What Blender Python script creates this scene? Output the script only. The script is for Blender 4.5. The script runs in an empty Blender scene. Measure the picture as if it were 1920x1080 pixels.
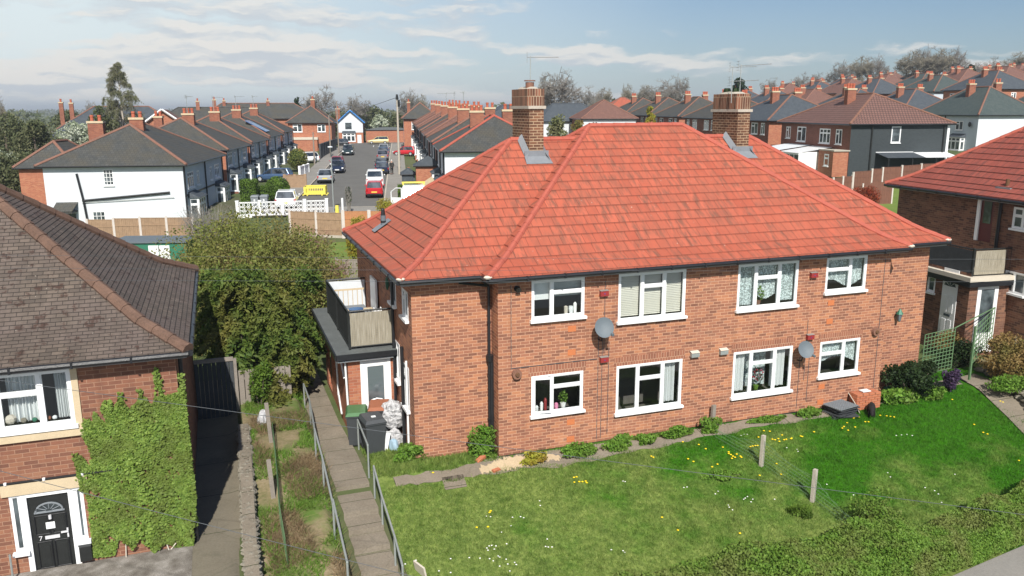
import bpy, math, random
import numpy as np
from mathutils import Matrix, Vector
R = math.radians
sc = bpy.context.scene
COL = sc.collection
# ------------------------------------------------------------------ camera, sky, sun, exposure
CX, CY, CZ = -6.7091, -19.433, 9.1257
YAW, PITCH, ROLL, FPX = R(19.8013), R(12.3328), R(-0.159), 1534.5
def cam_axes():
    cy, sy, cp, sp = math.cos(YAW), math.sin(YAW), math.cos(PITCH), math.sin(PITCH)
    f = Vector((sy*cp, cy*cp, -sp)); r = Vector((cy, -sy, 0)); u = r.cross(f)
    cr, sr = math.cos(ROLL), math.sin(ROLL)
    return cr*r+sr*u, -sr*r+cr*u, f
cr_, cu_, cf_ = cam_axes()
cd = bpy.data.cameras.new('camera'); cam = bpy.data.objects.new('camera', cd); COL.objects.link(cam)
m = Matrix((cr_, cu_, -cf_)).transposed().to_4x4(); m.translation = (CX, CY, CZ); cam.matrix_world = m
cd.sensor_width = 36; cd.lens = FPX/1920*36; cd.clip_start = .1; cd.clip_end = 20000
sc.camera = cam
SUN_EL, SUN_AZ = R(43), R(11.5)      # light travels towards +X*sin, +Y*cos
sd = bpy.data.lights.new('sun', 'SUN'); sd.energy = 5.0; sd.angle = R(.6); sd.color = (1, .95, .87)
sun = bpy.data.objects.new('sun', sd); COL.objects.link(sun)
dirv = Vector((math.sin(SUN_AZ)*math.cos(SUN_EL), math.cos(SUN_AZ)*math.cos(SUN_EL), -math.sin(SUN_EL)))
sun.rotation_euler = dirv.to_track_quat('-Z', 'Y').to_euler(); sun.location = (0, 0, 60)
W = bpy.data.worlds.new('World'); sc.world = W; W.use_nodes = True
nt = W.node_tree; nt.nodes.clear()
def wn(t, **k):
    n = nt.nodes.new(t)
    for a, b in k.items(): setattr(n, a, b)
    return n
sky = wn('ShaderNodeTexSky', sky_type='NISHITA', sun_disc=False, sun_elevation=SUN_EL, sun_rotation=math.atan2(-dirv.x, -dirv.y),
         air_density=1.0, dust_density=1.1, ozone_density=1.2, altitude=60)
bg = wn('ShaderNodeBackground'); bg.inputs[1].default_value = .055
out = wn('ShaderNodeOutputWorld')
tc = wn('ShaderNodeTexCoord'); sp = wn('ShaderNodeSeparateXYZ'); nt.links.new(tc.outputs['Generated'], sp.inputs[0])
def wmath(op, a, b=None, clamp=False):
    n = wn('ShaderNodeMath', operation=op); n.use_clamp = clamp
    for i, v in enumerate((a, b)):
        if v is None: continue
        if isinstance(v, (int, float)): n.inputs[i].default_value = v
        else: nt.links.new(v, n.inputs[i])
    return n.outputs[0]
zc = wmath('MAXIMUM', sp.outputs[2], 0.0)
def wdot(v):
    n = wn('ShaderNodeVectorMath', operation='DOT_PRODUCT'); nt.links.new(tc.outputs['Generated'], n.inputs[0]); n.inputs[1].default_value = v; return n.outputs['Value']
east = wdot((math.cos(YAW), -math.sin(YAW), 0)); north = wdot((math.sin(YAW), math.cos(YAW), 0))
azi = wmath('ARCTAN2', east, north)              # compass bearing round the camera street
def wramp(f, stops):
    n = wn('ShaderNodeValToRGB'); nt.links.new(f, n.inputs[0]); e = n.color_ramp.elements
    while len(e) < len(stops): e.new(.5)
    for k, (p_, c_) in enumerate(stops): e[k].position = p_; e[k].color = (c_, c_, c_, 1) if isinstance(c_, (int, float)) else (*c_, 1)
    return n.outputs[0]
def wmix(f, a, b):
    n = wn('ShaderNodeMix', data_type='RGBA'); 
    for k, v in ((0, f), (6, a), (7, b)):
        if hasattr(v, 'is_output'): nt.links.new(v, n.inputs[k])
        else: n.inputs[k].default_value = v
    return n.outputs[2]
# thin high veil, thicker towards the left (the hazy side), clear to the right
vn = wn('ShaderNodeTexNoise'); vn.inputs['Scale'].default_value = 1.6; vn.inputs['Detail'].default_value = 4; nt.links.new(tc.outputs['Generated'], vn.inputs['Vector'])
veil = wmath('ADD', wmath('MULTIPLY', azi, -.75), wmath('MULTIPLY', vn.outputs['Fac'], .5))
veil = wramp(wmath('ADD', veil, .22), [(0.0, .02), (.30, .10), (.55, .45), (.85, .88)])
tint = wmix(1.0, sky.outputs[0], sky.outputs[0])
hue = wn('ShaderNodeMix', data_type='RGBA', blend_type='MULTIPLY'); hue.inputs[0].default_value = 1; nt.links.new(sky.outputs[0], hue.inputs[6]); hue.inputs[7].default_value = (.74, .98, 1.25, 1)
low = wramp(zc, [(0.0, 1.0), (.16, .9), (.34, .12), (1.0, .04)])
veil = wmath('MULTIPLY', veil, low)
base = wmix(veil, hue.outputs[2], (12.6, 14.0, 14.0, 1))
hzf = wramp(zc, [(0.0, .75), (.05, .45), (.16, 0.0)])
base = wmix(wmath('MULTIPLY', hzf, wramp(wmath('ADD', wmath('MULTIPLY', azi, -1), .5), [(0, .45), (1, 1.0)])), base, (10.2, 11.0, 11.4, 1))
# low bands of flat-based cumulus
def cnoise(dz):
    zz = wmath('ADD', zc, dz)
    c0 = wn('ShaderNodeCombineXYZ'); nt.links.new(wmath('MULTIPLY', azi, 24.0), c0.inputs[0]); nt.links.new(wmath('MULTIPLY', zz, 60.0), c0.inputs[1]); c0.inputs[2].default_value = 1.3
    p0 = wn('ShaderNodeTexNoise'); p0.inputs['Scale'].default_value = 1.0; p0.inputs['Detail'].default_value = 5; nt.links.new(c0.outputs[0], p0.inputs['Vector'])
    zw = wmath('ADD', zz, wmath('MULTIPLY', wmath('SUBTRACT', p0.outputs['Fac'], .5), .026))
    c = wn('ShaderNodeCombineXYZ'); nt.links.new(wmath('MULTIPLY', azi, 4.4), c.inputs[0]); nt.links.new(wmath('MULTIPLY', zw, 30.0), c.inputs[1]); c.inputs[2].default_value = 8.2
    n = wn('ShaderNodeTexNoise'); n.inputs['Scale'].default_value = 1.0; n.inputs['Detail'].default_value = 5; n.inputs['Roughness'].default_value = .5; nt.links.new(c.outputs[0], n.inputs['Vector']); return n.outputs['Fac']
n0, n1 = cnoise(0), cnoise(.0065)
band = wmath('SUBTRACT', wramp(zc, [(0.0, .14), (.02, .17), (.05, .175), (.085, .165), (.115, .03), (.15, .0), (.4, 0.0)]), .10)
cov = wmath('ADD', wmath('ADD', n0, band), wmath('MULTIPLY', azi, -.16))
cf = wramp(cov, [(.56, 0.0), (.63, .72), (.74, .9)])
lit = wramp(wmath('ADD', wmath('MULTIPLY', wmath('SUBTRACT', n0, n1), 5.0), .5), [(.30, (8.6, 9.2, 9.9)), (.62, (12.2, 11.8, 11.2))])
fin = wmix(cf, base, lit)
nt.links.new(fin, bg.inputs[0]); nt.links.new(bg.outputs[0], out.inputs[0])
sc.view_settings.view_transform = 'Standard'; sc.view_settings.look = 'None'
sc.view_settings.exposure = 0.35; sc.view_settings.gamma = 1; sc.view_settings.use_curve_mapping = False
sc.cycles.max_bounces = 6; sc.cycles.transparent_max_bounces = 16

# ------------------------------------------------------------------ geometry helpers
C0 = Vector((CX, CY, CZ))
def at(px, py, x=None, y=None, z=None, d=None):
    """a place in the world: the sight line through a point of the photograph cut by a plane"""
    v = cf_ + (px-960)/FPX*cr_ - (py-540)/FPX*cu_
    if d is not None: k = d
    elif z is not None: k = (z-C0.z)/v.z
    elif y is not None: k = (y-C0.y)/v.y
    else: k = (x-C0.x)/v.x
    return C0+k*v
STA = R(12.1)
T_ = Vector((math.sin(STA), math.cos(STA), 0)); N_ = Vector((math.cos(STA), -math.sin(STA), 0))
def street(L, t, z=0): return Vector((CX, CY, 0))+L*N_+t*T_+Vector((0, 0, z))
def to_street(p):
    q = Vector((p[0]-CX, p[1]-CY, 0)); return q.dot(N_), q.dot(T_)
def lerp(tab, x):
    return float(np.interp(x, [a for a, b in tab], [b for a, b in tab]))
def sstep(a, b, x):
    t = min(1, max(0, (x-a)/(b-a))); return t*t*(3-2*t)
TB = ((0, 0), (40, .1), (57, .35), (70, .65), (100, 1.2), (135, 1.9), (175, 2.2), (300, 2.5), (800, 1.0), (3000, 3.2))
TL = ((-60, -1.2), (-40, -1.0), (-28, -.6), (-17, 0), (20, 0), (44, 1.7), (62, 1.8), (75, 2.3), (88, 2.8), (104, 5.4), (134, 7.7), (165, 10.0), (200, 12.2), (260, 14.5), (400, 16))
def hfar(x, y):
    L, t = to_street((x, y))
    h = lerp(TL, L)*sstep(25, 70, t)
    if L > 60: h = h*(1-sstep(450, 900, t)) + lerp(TL, 60)*sstep(450, 900, t)
    if L < 0: h *= 1-sstep(200, 600, t)
    return lerp(TB, t)+h
def hnear(x, y):
    fr = -.1 - .19*max(0, -y)
    if fr < -1.3: fr = -1.3
    if x > 8: fr -= .12*min(1, (x-8)/4)*sstep(-3, 3, -y+1)*.6
    bank = .42 + .16*min(0, y-1)
    if bank < -1.2: bank = -1.2
    alley = .1+.02*min(0, y+3)
    s = sstep(-6.75, -6.45, x); v = alley*(1-s)+bank*s
    s2 = sstep(-4.9, -4.6, x); v = v*(1-s2)+(fr+.06)*s2
    # bed behind the rockery at the right is higher
    q = sstep(0, .35, rock_side(x, y)) if x > 12 else 0
    return v*(1-q)+q*max(v, .05)
RKOFF = 0
def rock_side(x, y):
    # distance to the right of the line of the dry stone wall
    return x-float(np.interp(y, [f[1] for f in RKF], [f[0] for f in RKF]))-RKOFF
def H(x, y):
    w = sstep(9, 26, y)
    if w <= 0: return hnear(x, y)
    if w >= 1: return hfar(x, y)
    return hnear(x, y)*(1-w)+hfar(x, y)*w

RKF = sorted([tuple(at(*p[:2], z=p[2])) for p in ((2010, 830, -.6), (1925, 765, -.47), (1900, 745, -.42), (1865, 722, -.37), (1832, 708, -.35), (1806, 693, -.3), (1786, 676, -.25))], key=lambda f: f[1])
class MB:
    def __init__(s): s.v = []; s.f = []; s.uv = []; s.mi = []; s.M = None; s.mat = 0
    def p(s, q):
        q = Vector(q)
        if s.M is not None: q = s.M @ q
        s.v.append(q[:]); return len(s.v)-1
    def face(s, pts, uv=None):
        i = [s.p(q) for q in pts]; s.f.append(i); s.mi.append(s.mat)
        if uv is None:
            a = Vector(pts[0]); e = Vector(pts[1])-a
            n = e.cross(Vector(pts[-1])-a)
            if n.length < 1e-9: n = Vector((0, 0, 1))
            n.normalize()
            if abs(n.z) > .7: uv = [(q[0], q[1]) for q in pts]
            elif abs(n.y) > abs(n.x): uv = [(q[0], q[2]) for q in pts]
            else: uv = [(q[1], q[2]) for q in pts]
        s.uv.append(uv)
    def box(s, x0, x1, y0, y1, z0, z1):
        P = lambda a, b, c: ((x0, x1)[a], (y0, y1)[b], (z0, z1)[c])
        for q in (((0,0,0),(1,0,0),(1,0,1),(0,0,1)), ((1,0,0),(1,1,0),(1,1,1),(1,0,1)), ((1,1,0),(0,1,0),(0,1,1),(1,1,1)),
                  ((0,1,0),(0,0,0),(0,0,1),(0,1,1)), ((0,0,1),(1,0,1),(1,1,1),(0,1,1)), ((0,1,0),(1,1,0),(1,0,0),(0,0,0))):
            s.face([P(*c) for c in q])
    def tube(s, pts, r, n=8, cap=True, sq=1):
        pts = [Vector(p) for p in pts]; rr = r if isinstance(r, (list, tuple)) else [r]*len(pts)
        rings = []
        for i, p in enumerate(pts):
            d = (pts[min(i+1, len(pts)-1)]-pts[max(i-1, 0)])
            if d.length < 1e-9: d = Vector((0, 0, 1))
            d.normalize()
            a = d.cross(Vector((0, 0, 1)) if abs(d.z) < .9 else Vector((1, 0, 0))).normalized(); b = d.cross(a)
            rings.append([p+rr[i]*(math.cos(2*math.pi*k/n)*a+math.sin(2*math.pi*k/n)*b*sq) for k in range(n)])
        for i in range(len(rings)-1):
            for k in range(n):
                k2 = (k+1) % n; s.face([rings[i][k], rings[i+1][k], rings[i+1][k2], rings[i][k2]], [(k, i), (k, i+1), (k+1, i+1), (k+1, i)])
        if cap:
            s.face(rings[0], [(0, 0)]*n); s.face(rings[-1][::-1], [(0, 0)]*n)
    def cyl(s, c, r, h, n=12, r2=None):
        s.tube([c, (c[0], c[1], c[2]+h)], [r, r if r2 is None else r2], n)
    def lathe(s, c, prof, n=12):
        s.tube([(c[0], c[1], c[2]+z) for r, z in prof], [r for r, z in prof], n)
    def ell(s, c, rx, ry, rz, n=10, m=6, jit=0, rnd=None):
        g = []
        for i in range(m+1):
            th = math.pi*i/m
            g.append([(c[0]+rx*math.sin(th)*math.cos(2*math.pi*k/n)*(1+(rnd.uniform(-jit, jit) if rnd else 0)), c[1]+ry*math.sin(th)*math.sin(2*math.pi*k/n)*(1+(rnd.uniform(-jit, jit) if rnd else 0)), c[2]-rz*math.cos(th)*(1+(rnd.uniform(-jit, jit) if rnd else 0))) for k in range(n)])
        for i in range(m):
            for k in range(n):
                k2 = (k+1) % n; s.face([g[i][k], g[i][k2], g[i+1][k2], g[i+1][k]])
    def build(s, name, mat, parent=None, off=None, smooth=False):
        me = bpy.data.meshes.new(name)
        o = bpy.data.objects.new(name, me); COL.objects.link(o)
        base = Vector((0, 0, 0))
        if off is not None: base = Vector(off)
        V = np.array(s.v, dtype=np.float32).reshape(-1, 3) - np.array(base, dtype=np.float32)
        me.vertices.add(len(V)); me.vertices.foreach_set('co', V.ravel())
        ln = [len(f) for f in s.f]; me.loops.add(sum(ln)); me.loops.foreach_set('vertex_index', np.array([i for f in s.f for i in f], dtype=np.int32))
        me.polygons.add(len(s.f)); me.polygons.foreach_set('loop_start', np.concatenate(([0], np.cumsum(ln)[:-1])).astype(np.int32))
        mats = mat if isinstance(mat, (list, tuple)) else [mat]
        for mm in mats: me.materials.append(mm)
        me.polygons.foreach_set('material_index', np.array(s.mi, dtype=np.int32))
        if smooth: me.polygons.foreach_set('use_smooth', np.ones(len(s.f), dtype=bool))
        uvl = me.uv_layers.new(name='UVMap'); uvl.data.foreach_set('uv', np.array([c for q in s.uv for c in q], dtype=np.float32).ravel())
        me.update(calc_edges=True); me.validate()
        if parent is not None: o.parent = parent
        return o
def np_mesh(name, V, F, mat, parent=None, uv=None, smooth=False):
    me = bpy.data.meshes.new(name); o = bpy.data.objects.new(name, me); COL.objects.link(o)
    V = np.asarray(V, dtype=np.float32); F = np.asarray(F, dtype=np.int32); k = F.shape[1]
    me.vertices.add(len(V)); me.vertices.foreach_set('co', V.ravel())
    me.loops.add(F.size); me.loops.foreach_set('vertex_index', F.ravel())
    me.polygons.add(len(F)); me.polygons.foreach_set('loop_start', (np.arange(len(F))*k).astype(np.int32))
    if smooth: me.polygons.foreach_set('use_smooth', np.ones(len(F), dtype=bool))
    if mat: me.materials.append(mat)
    me.update(calc_edges=True)
    if parent is not None: o.parent = parent
    return o
def tag(o, label=None, cat=None, group=None, kind=None):
    if label: o['label'] = label
    if cat: o['category'] = cat
    if group: o['group'] = group
    if kind: o['kind'] = kind
    return o
def thing(name, label, cat, loc=(0, 0, 0), rz=0, group=None):
    o = bpy.data.objects.new(name, None); COL.objects.link(o); o.empty_display_size = .2
    o.location = loc; o.rotation_euler = (0, 0, rz); return tag(o, label, cat, group)
def kids(o): return [c for c in bpy.data.objects if c.parent == o]
def dup(root, loc, rz=None, label=None, scale=None, group=None):
    def cp(o, par):
        c = o.copy(); COL.objects.link(c)
        if par: c.parent = par
        for k in KID.get(o.name, kids(o)): cp(k, c)
        return c
    c = cp(root, None); c.location = loc
    if rz is not None: c.rotation_euler = (0, 0, rz)
    if scale is not None: c.scale = scale if isinstance(scale, (tuple, list)) else (scale,)*3
    if label: c['label'] = label
    if group: c['group'] = group
    return c
KID = {}
def frame(o, n_ang=None, u=None):
    """matrix for a wall: local x along the wall to the right seen from outside, local -y outwards, z up"""
    M = Matrix.Rotation(u, 4, 'Z'); M.translation = Vector(o); return M

# ------------------------------------------------------------------ materials
class NB:
    def __init__(s, name):
        s.m = bpy.data.materials.new(name); s.m.use_nodes = True; s.t = s.m.node_tree; s.t.nodes.clear()
        s.o = s.t.nodes.new('ShaderNodeOutputMaterial')
    def n(s, t, ins=None, **k):
        n = s.t.nodes.new(t)
        for a, b in k.items(): setattr(n, a, b)
        for a, b in (ins or {}).items():
            if hasattr(b, 'is_output'): s.t.links.new(b, n.inputs[a])
            else: n.inputs[a].default_value = b
        return n
    def mix(s, f, a, b, mode='MIX'):
        n = s.n('ShaderNodeMix', {0: f, 6: a, 7: b}, data_type='RGBA', blend_type=mode); return n.outputs[2]
    def math(s, op, a, b=0.0, clamp=False):
        return s.n('ShaderNodeMath', {0: a, 1: b}, operation=op, use_clamp=clamp).outputs[0]
    def ramp(s, f, stops):
        n = s.n('ShaderNodeValToRGB', {0: f}); e = n.color_ramp.elements
        while len(e) < len(stops): e.new(.5)
        for i, (p, c) in enumerate(stops):
            e[i].position = p; e[i].color = (c, c, c, 1) if isinstance(c, (int, float)) else (*c[:3], 1)
        return n.outputs[0]
    def noise(s, vec, scale, detail=4, rough=.55):
        return s.n('ShaderNodeTexNoise', {'Vector': vec, 'Scale': scale, 'Detail': detail, 'Roughness': rough}).outputs['Fac']
    def mapv(s, vec, sc):
        return s.n('ShaderNodeMapping', {'Vector': vec, 'Scale': sc}).outputs[0]
    def bsdf(s, col, rough=.8, metal=0, spec=.5, bump=None, bs=.3, bd=.02, **k):
        ins = {'Base Color': col, 'Roughness': rough, 'Metallic': metal, 'Specular IOR Level': spec}; ins.update(k)
        b = s.n('ShaderNodeBsdfPrincipled', ins)
        if bump is not None:
            bn = s.n('ShaderNodeBump', {'Height': bump, 'Strength': bs, 'Distance': bd}); s.t.links.new(bn.outputs[0], b.inputs['Normal'])
        s.t.links.new(b.outputs[0], s.o.inputs[0]); return s.m
def c4(c): return (c[0], c[1], c[2], 1)
def dk(c, f): return tuple(x*f for x in c[:3])
def m_plain(name, col, rough=.6, var=.12, scale=3, metal=0, spec=.4, bs=.1, uvc=False):
    b = NB(name); tc = b.n('ShaderNodeTexCoord'); v = tc.outputs['Object']
    f = b.noise(v, scale, 6); g = b.noise(v, scale*9, 3)
    k = b.math('MULTIPLY', b.math('ADD', f, g), .5)
    col_ = b.mix(b.ramp(k, [(.3, 0.0), (.7, 1.0)]), c4(dk(col, 1-var)), c4(dk(col, 1+var)))
    return b.bsdf(col_, rough, metal, spec, g, bs)
def m_brick(name, c1, c2, mort, bw=.25, rh=.085, ms=.007, grime=.25, c3=None, rough=.85):
    b = NB(name); uv = b.n('ShaderNodeUVMap').outputs[0]
    ob = b.n('ShaderNodeTexCoord').outputs['Object']
    t = b.n('ShaderNodeTexBrick', {'Vector': uv, 'Color1': (0, 0, 0, 1), 'Color2': (1, 1, 1, 1), 'Mortar': (.5, .5, .5, 1), 'Scale': 1, 'Mortar Size': ms, 'Mortar Smooth': .25,
            'Bias': 0, 'Brick Width': bw, 'Row Height': rh}); t.offset = .5
    rnd = b.n('ShaderNodeSeparateColor', {0: t.outputs['Color']}).outputs[0]
    big = b.noise(ob, .45, 5, .6); sm = b.noise(ob, 18, 3)
    col = b.ramp(rnd, [(0, c1), (.55, c2), (1, c3 or c2)])
    k = b.ramp(b.math('ADD', b.math('MULTIPLY', big, .75), b.math('MULTIPLY', sm, .25)), [(.35, 0.0), (.65, 1.0)])
    col = b.mix(b.math('MULTIPLY', k, grime*2), b.mix(grime, col, c4(dk(c2, .5))), b.mix(.35, col, c4(dk(c3 or c2, 1.15))))
    mcol = b.mix(big, c4(dk(mort, .72)), c4(dk(mort, 1.12)))
    col = b.mix(t.outputs['Fac'], col, mcol)
    run = b.ramp(b.noise(b.mapv(ob, (2.6, 2.6, .35)), 1.0, 6, .65), [(.50, 0.0), (.68, 1.0)]); col = b.mix(b.math('MULTIPLY', run, grime*.9), col, c4(dk(c1, .75)))
    blo = b.ramp(b.noise(b.mapv(ob, (.9, .9, 1.3)), 1.0, 7, .7), [(.56, 0.0), (.70, 1.0)]); col = b.mix(b.math('MULTIPLY', blo, grime*.9), col, c4(mort))
    hgt = b.math('SUBTRACT', b.math('MULTIPLY', sm, .3), t.outputs['Fac'])
    return b.bsdf(col, rough, 0, .25, hgt, .5, .008)
def m_tiles(name, c1, c2, joint, bw, rh, ms=.006, streak=.5, c3=None, streakc=None, rough=.75, lich=0, off=.5, spots=0):
    b = NB(name); uv = b.n('ShaderNodeUVMap').outputs[0]
    wob = b.mapv(uv, (1, 1, 1))
    t = b.n('ShaderNodeTexBrick', {'Vector': wob, 'Color1': (0, 0, 0, 1), 'Color2': (1, 1, 1, 1), 'Mortar': (.5, .5, .5, 1), 'Scale': 1, 'Mortar Size': ms, 'Mortar Smooth': .1,
            'Bias': 0, 'Brick Width': bw, 'Row Height': rh}); t.offset = off
    rnd = b.n('ShaderNodeSeparateColor', {0: t.outputs['Color']}).outputs[0]
    st = b.noise(b.mapv(uv, (7, 1.3, 1)), 1.0, 6, .65)
    bigm = b.noise(uv, .55, 4)
    fine = b.noise(uv, 25, 3)
    col = b.mix(b.math('MULTIPLY', rnd, 1.0), c4(c1), c4(c2))
    if c3: col = b.mix(b.ramp(bigm, [(.42, 0.0), (.62, 1.0)]), col, c4(c3))
    per = b.math('MULTIPLY', b.ramp(st, [(.44, 0.0), (.62, 1.0)]), b.ramp(rnd, [(.1, .25), (.8, 1.0)]))
    col = b.mix(b.math('MULTIPLY', per, streak), col, c4(streakc or dk(c1, .35)))
    col = b.mix(b.math('MULTIPLY', fine, .25), col, c4(dk(c1, .7)))
    if lich: col = b.mix(b.math('MULTIPLY', b.ramp(b.noise(uv, 3.2, 6, .7), [(.56, 0.0), (.62, 1.0)]), lich), col, (.045, .02, .014, 1))
    if spots:
        dirt = b.ramp(b.noise(b.mapv(uv, (.7, .3, 1)), 1.0, 6, .7), [(.48, 0.0), (.66, 1.0)]); col = b.mix(b.math('MULTIPLY', dirt, .42*spots), col, c4(streakc or dk(c1, .5)))
        col = b.mix(b.math('MULTIPLY', b.ramp(b.noise(uv, 11, 2, .5), [(.735, 0.0), (.76, 1.0)]), spots), col, (.55, .5, .42, 1))
    col = b.mix(t.outputs['Fac'], col, c4(joint))
    return b.bsdf(col, rough, 0, .3, b.math('SUBTRACT', b.math('MULTIPLY', rnd, .35), t.outputs['Fac']), .5, .01)
def m_leaf(name, c1, c2, c3=None, scale=.8, tr=.3, rough=.6):
    b = NB(name); g = b.n('ShaderNodeNewGeometry'); ob = b.n('ShaderNodeTexCoord').outputs['Object']
    r = g.outputs['Random Per Island']
    col = b.mix(r, c4(c1), c4(c2))
    nz = b.ramp(b.noise(ob, scale, 4), [(.42, 0.0), (.62, 1.0)])
    col = b.mix(b.math('MULTIPLY', nz, .8), col, c4(c3 or dk(c1, .6)))
    d = b.n('ShaderNodeBsdfPrincipled', {'Base Color': col, 'Roughness': rough, 'Specular IOR Level': .25})
    t = b.n('ShaderNodeBsdfTranslucent', {'Color': col})
    mx = b.n('ShaderNodeMixShader', {0: tr, 1: d.outputs[0], 2: t.outputs[0]}); b.t.links.new(mx.outputs[0], b.o.inputs[0]); return b.m
def m_glass(name, tint=(.6, .66, .66), alpha=.75, col=(.02, .025, .03)):
    b = NB(name); bf = b.n('ShaderNodeNewGeometry').outputs['Backfacing']; fr = b.n('ShaderNodeFresnel', {'IOR': b.math('SUBTRACT', 1.5, b.math('MULTIPLY', bf, .8333))}).outputs[0]
    tr = b.n('ShaderNodeBsdfTransparent', {0: c4(tint)}); gl = b.n('ShaderNodeBsdfGlossy', {'Color': (.95, .97, 1, 1), 'Roughness': .03})
    df = b.n('ShaderNodeBsdfDiffuse', {'Color': c4(col)})
    m1 = b.n('ShaderNodeMixShader', {0: alpha, 1: df.outputs[0], 2: tr.outputs[0]})
    m2 = b.n('ShaderNodeMixShader', {0: b.math('ADD', fr, .06, True), 1: m1.outputs[0], 2: gl.outputs[0]})
    b.t.links.new(m2.outputs[0], b.o.inputs[0]); return b.m
def m_dark_glass(name, col=(.03, .04, .045)):
    b = NB(name); ob = b.n('ShaderNodeTexCoord').outputs['Object']
    c = b.mix(b.ramp(b.noise(ob, 1.3, 3), [(.45, 0.0), (.6, 1.0)]), c4(col), c4(tuple(x*2.6+.03 for x in col)))
    return b.bsdf(c, .06, 0, .9)
def m_lace(name, col=(.75, .8, .8), scale=16, cut=.5):
    b = NB(name); uv = b.n('ShaderNodeUVMap').outputs[0]
    v = b.n('ShaderNodeTexVoronoi', {'Vector': b.mapv(uv, (1, .7, 1)), 'Scale': scale}, feature='F1').outputs['Distance']
    a = b.ramp(v, [(cut-.12, .95), (cut+.1, .45)])
    d = b.n('ShaderNodeBsdfDiffuse', {'Color': c4(col)}); t = b.n('ShaderNodeBsdfTransparent')
    mx = b.n('ShaderNodeMixShader', {0: a, 1: t.outputs[0], 2: d.outputs[0]}); b.t.links.new(mx.outputs[0], b.o.inputs[0]); return b.m
def m_ground(name, stops, s1, s2, bs=.4, rough=.95, mixc=None, mixs=.3, bd=.03, joint=None):
    b = NB(name); ob = b.n('ShaderNodeTexCoord').outputs['Object']
    f = b.math('ADD', b.math('MULTIPLY', b.noise(ob, s1, 6, .6), .55), b.math('MULTIPLY', b.noise(ob, s2, 5, .65), .45))
    col = b.ramp(f, stops)
    if joint:
        ns = b.n('ShaderNodeTexNoise', {'Vector': ob, 'Scale': 4.0, 'Detail': 5}); sc_ = b.n('ShaderNodeVectorMath', {0: ns.outputs['Color']}, operation='SCALE'); sc_.inputs['Scale'].default_value = .06
        av = b.n('ShaderNodeVectorMath', {0: ob, 1: sc_.outputs[0]}, operation='ADD')
        jt = b.n('ShaderNodeTexBrick', {'Vector': av.outputs[0], 'Color1': (0, 0, 0, 1), 'Color2': (0, 0, 0, 1), 'Mortar': (1, 1, 1, 1), 'Scale': 1, 'Mortar Size': .011, 'Mortar Smooth': .2, 'Brick Width': joint[0], 'Row Height': joint[1]}); jt.offset = 0
        vo = b.n('ShaderNodeTexVoronoi', {'Vector': av.outputs[0], 'Scale': .9}, feature='DISTANCE_TO_EDGE').outputs['Distance']
        crk = b.math('MULTIPLY', b.ramp(vo, [(.0, 1.0), (.010, 0.0)]), .22)
        col = b.mix(b.math('MAXIMUM', jt.outputs['Fac'], crk), col, (.035, .045, .02, 1))
        col = b.mix(b.math('MULTIPLY', b.ramp(b.noise(ob, 2.2, 6, .7), [(.55, 0.0), (.7, 1.0)]), .5), col, (.09, .085, .06, 1))
    if mixc: col = b.mix(b.ramp(b.noise(ob, mixs, 5), [(.48, 0.0), (.62, 1.0)]), col, c4(mixc))
    return b.bsdf(col, rough, 0, .2, b.noise(ob, s2, 4), bs, bd)
M = {}
M['brick'] = m_brick('orange brick', (.165, .076, .055), (.345, .147, .092), (.60, .345, .225), c3=(.48, .21, .11), grime=.25)
M['brick_l'] = m_brick('red brown brick', (.13, .06, .045), (.235, .10, .065), (.36, .21, .14), c3=(.31, .145, .085), grime=.35)
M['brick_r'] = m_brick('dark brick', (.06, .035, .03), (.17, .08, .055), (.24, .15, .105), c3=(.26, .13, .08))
M['brick_far'] = m_brick('far red brick', (.30, .10, .06), (.40, .14, .08), (.42, .24, .17), c3=(.45, .2, .11))
M['brick_dkfar'] = m_brick('far dark brick', (.15, .06, .045), (.22, .085, .06), (.26, .15, .11))
M['chim_far'] = m_brick('street chimney brick', (.19, .07, .05), (.28, .10, .065), (.30, .17, .12), c3=(.34, .14, .08))
M['chim'] = m_brick('chimney brick', (.06, .032, .024), (.135, .062, .038), (.43, .31, .20), ms=.011, c3=(.22, .105, .058), grime=.4)
M['blackwall'] = m_brick('black painted brick', (.042, .05, .055), (.05, .06, .065), (.034, .042, .046), grime=.1)
M['soldier'] = m_brick('soldier brick', (.22, .09, .06), (.32, .13, .08), (.5, .3, .2), bw=.085, rh=.25, ms=.008)
M['redblock'] = m_brick('bright red brick', (.42, .13, .07), (.52, .18, .09), (.4, .2, .13), bw=.25, rh=.085)
M['white'] = m_plain('white upvc', (.78, .79, .80), .35, .03)
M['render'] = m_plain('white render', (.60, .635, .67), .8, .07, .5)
M['rendershade'] = m_plain('pale shade-tinted render', (.50, .56, .62), .8, .07, .8)  # cooler, darker copy of the white render: bluish shade put into its colour
M['grey'] = m_plain('grey paint', (.2, .22, .24), .6)
M['gutter'] = m_plain('black gutter plastic', (.018, .019, .022), .35, .25)
M['fascia'] = m_plain('grey fascia board', (.30, .29, .28), .7, .15)
M['black'] = m_plain('black paint', (.02, .022, .022), .35, .2)
M['conc'] = m_plain('concrete', (.42, .38, .32), .9, .18, 2, bs=.4)
M['slab'] = m_plain('grey roof felt', (.10, .11, .11), .85, .25, 2, bs=.3)
M['lead'] = m_plain('lead flashing', (.19, .205, .225), .5, .15, 4)
M['galv'] = m_plain('galvanised steel', (.36, .39, .38), .45, .15, 12, metal=.4)
M['tan'] = m_plain('beige stone', (.52, .42, .28), .8, .12, 4)
M['wood'] = m_plain('fence timber', (.30, .20, .125), .85, .25, 4, bs=.3)
M['woodo'] = m_plain('orange timber', (.42, .19, .085), .8, .2, 4, bs=.3)
M['woodd'] = m_plain('red brown timber', (.17, .075, .05), .8, .2, 4, bs=.3)
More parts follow.
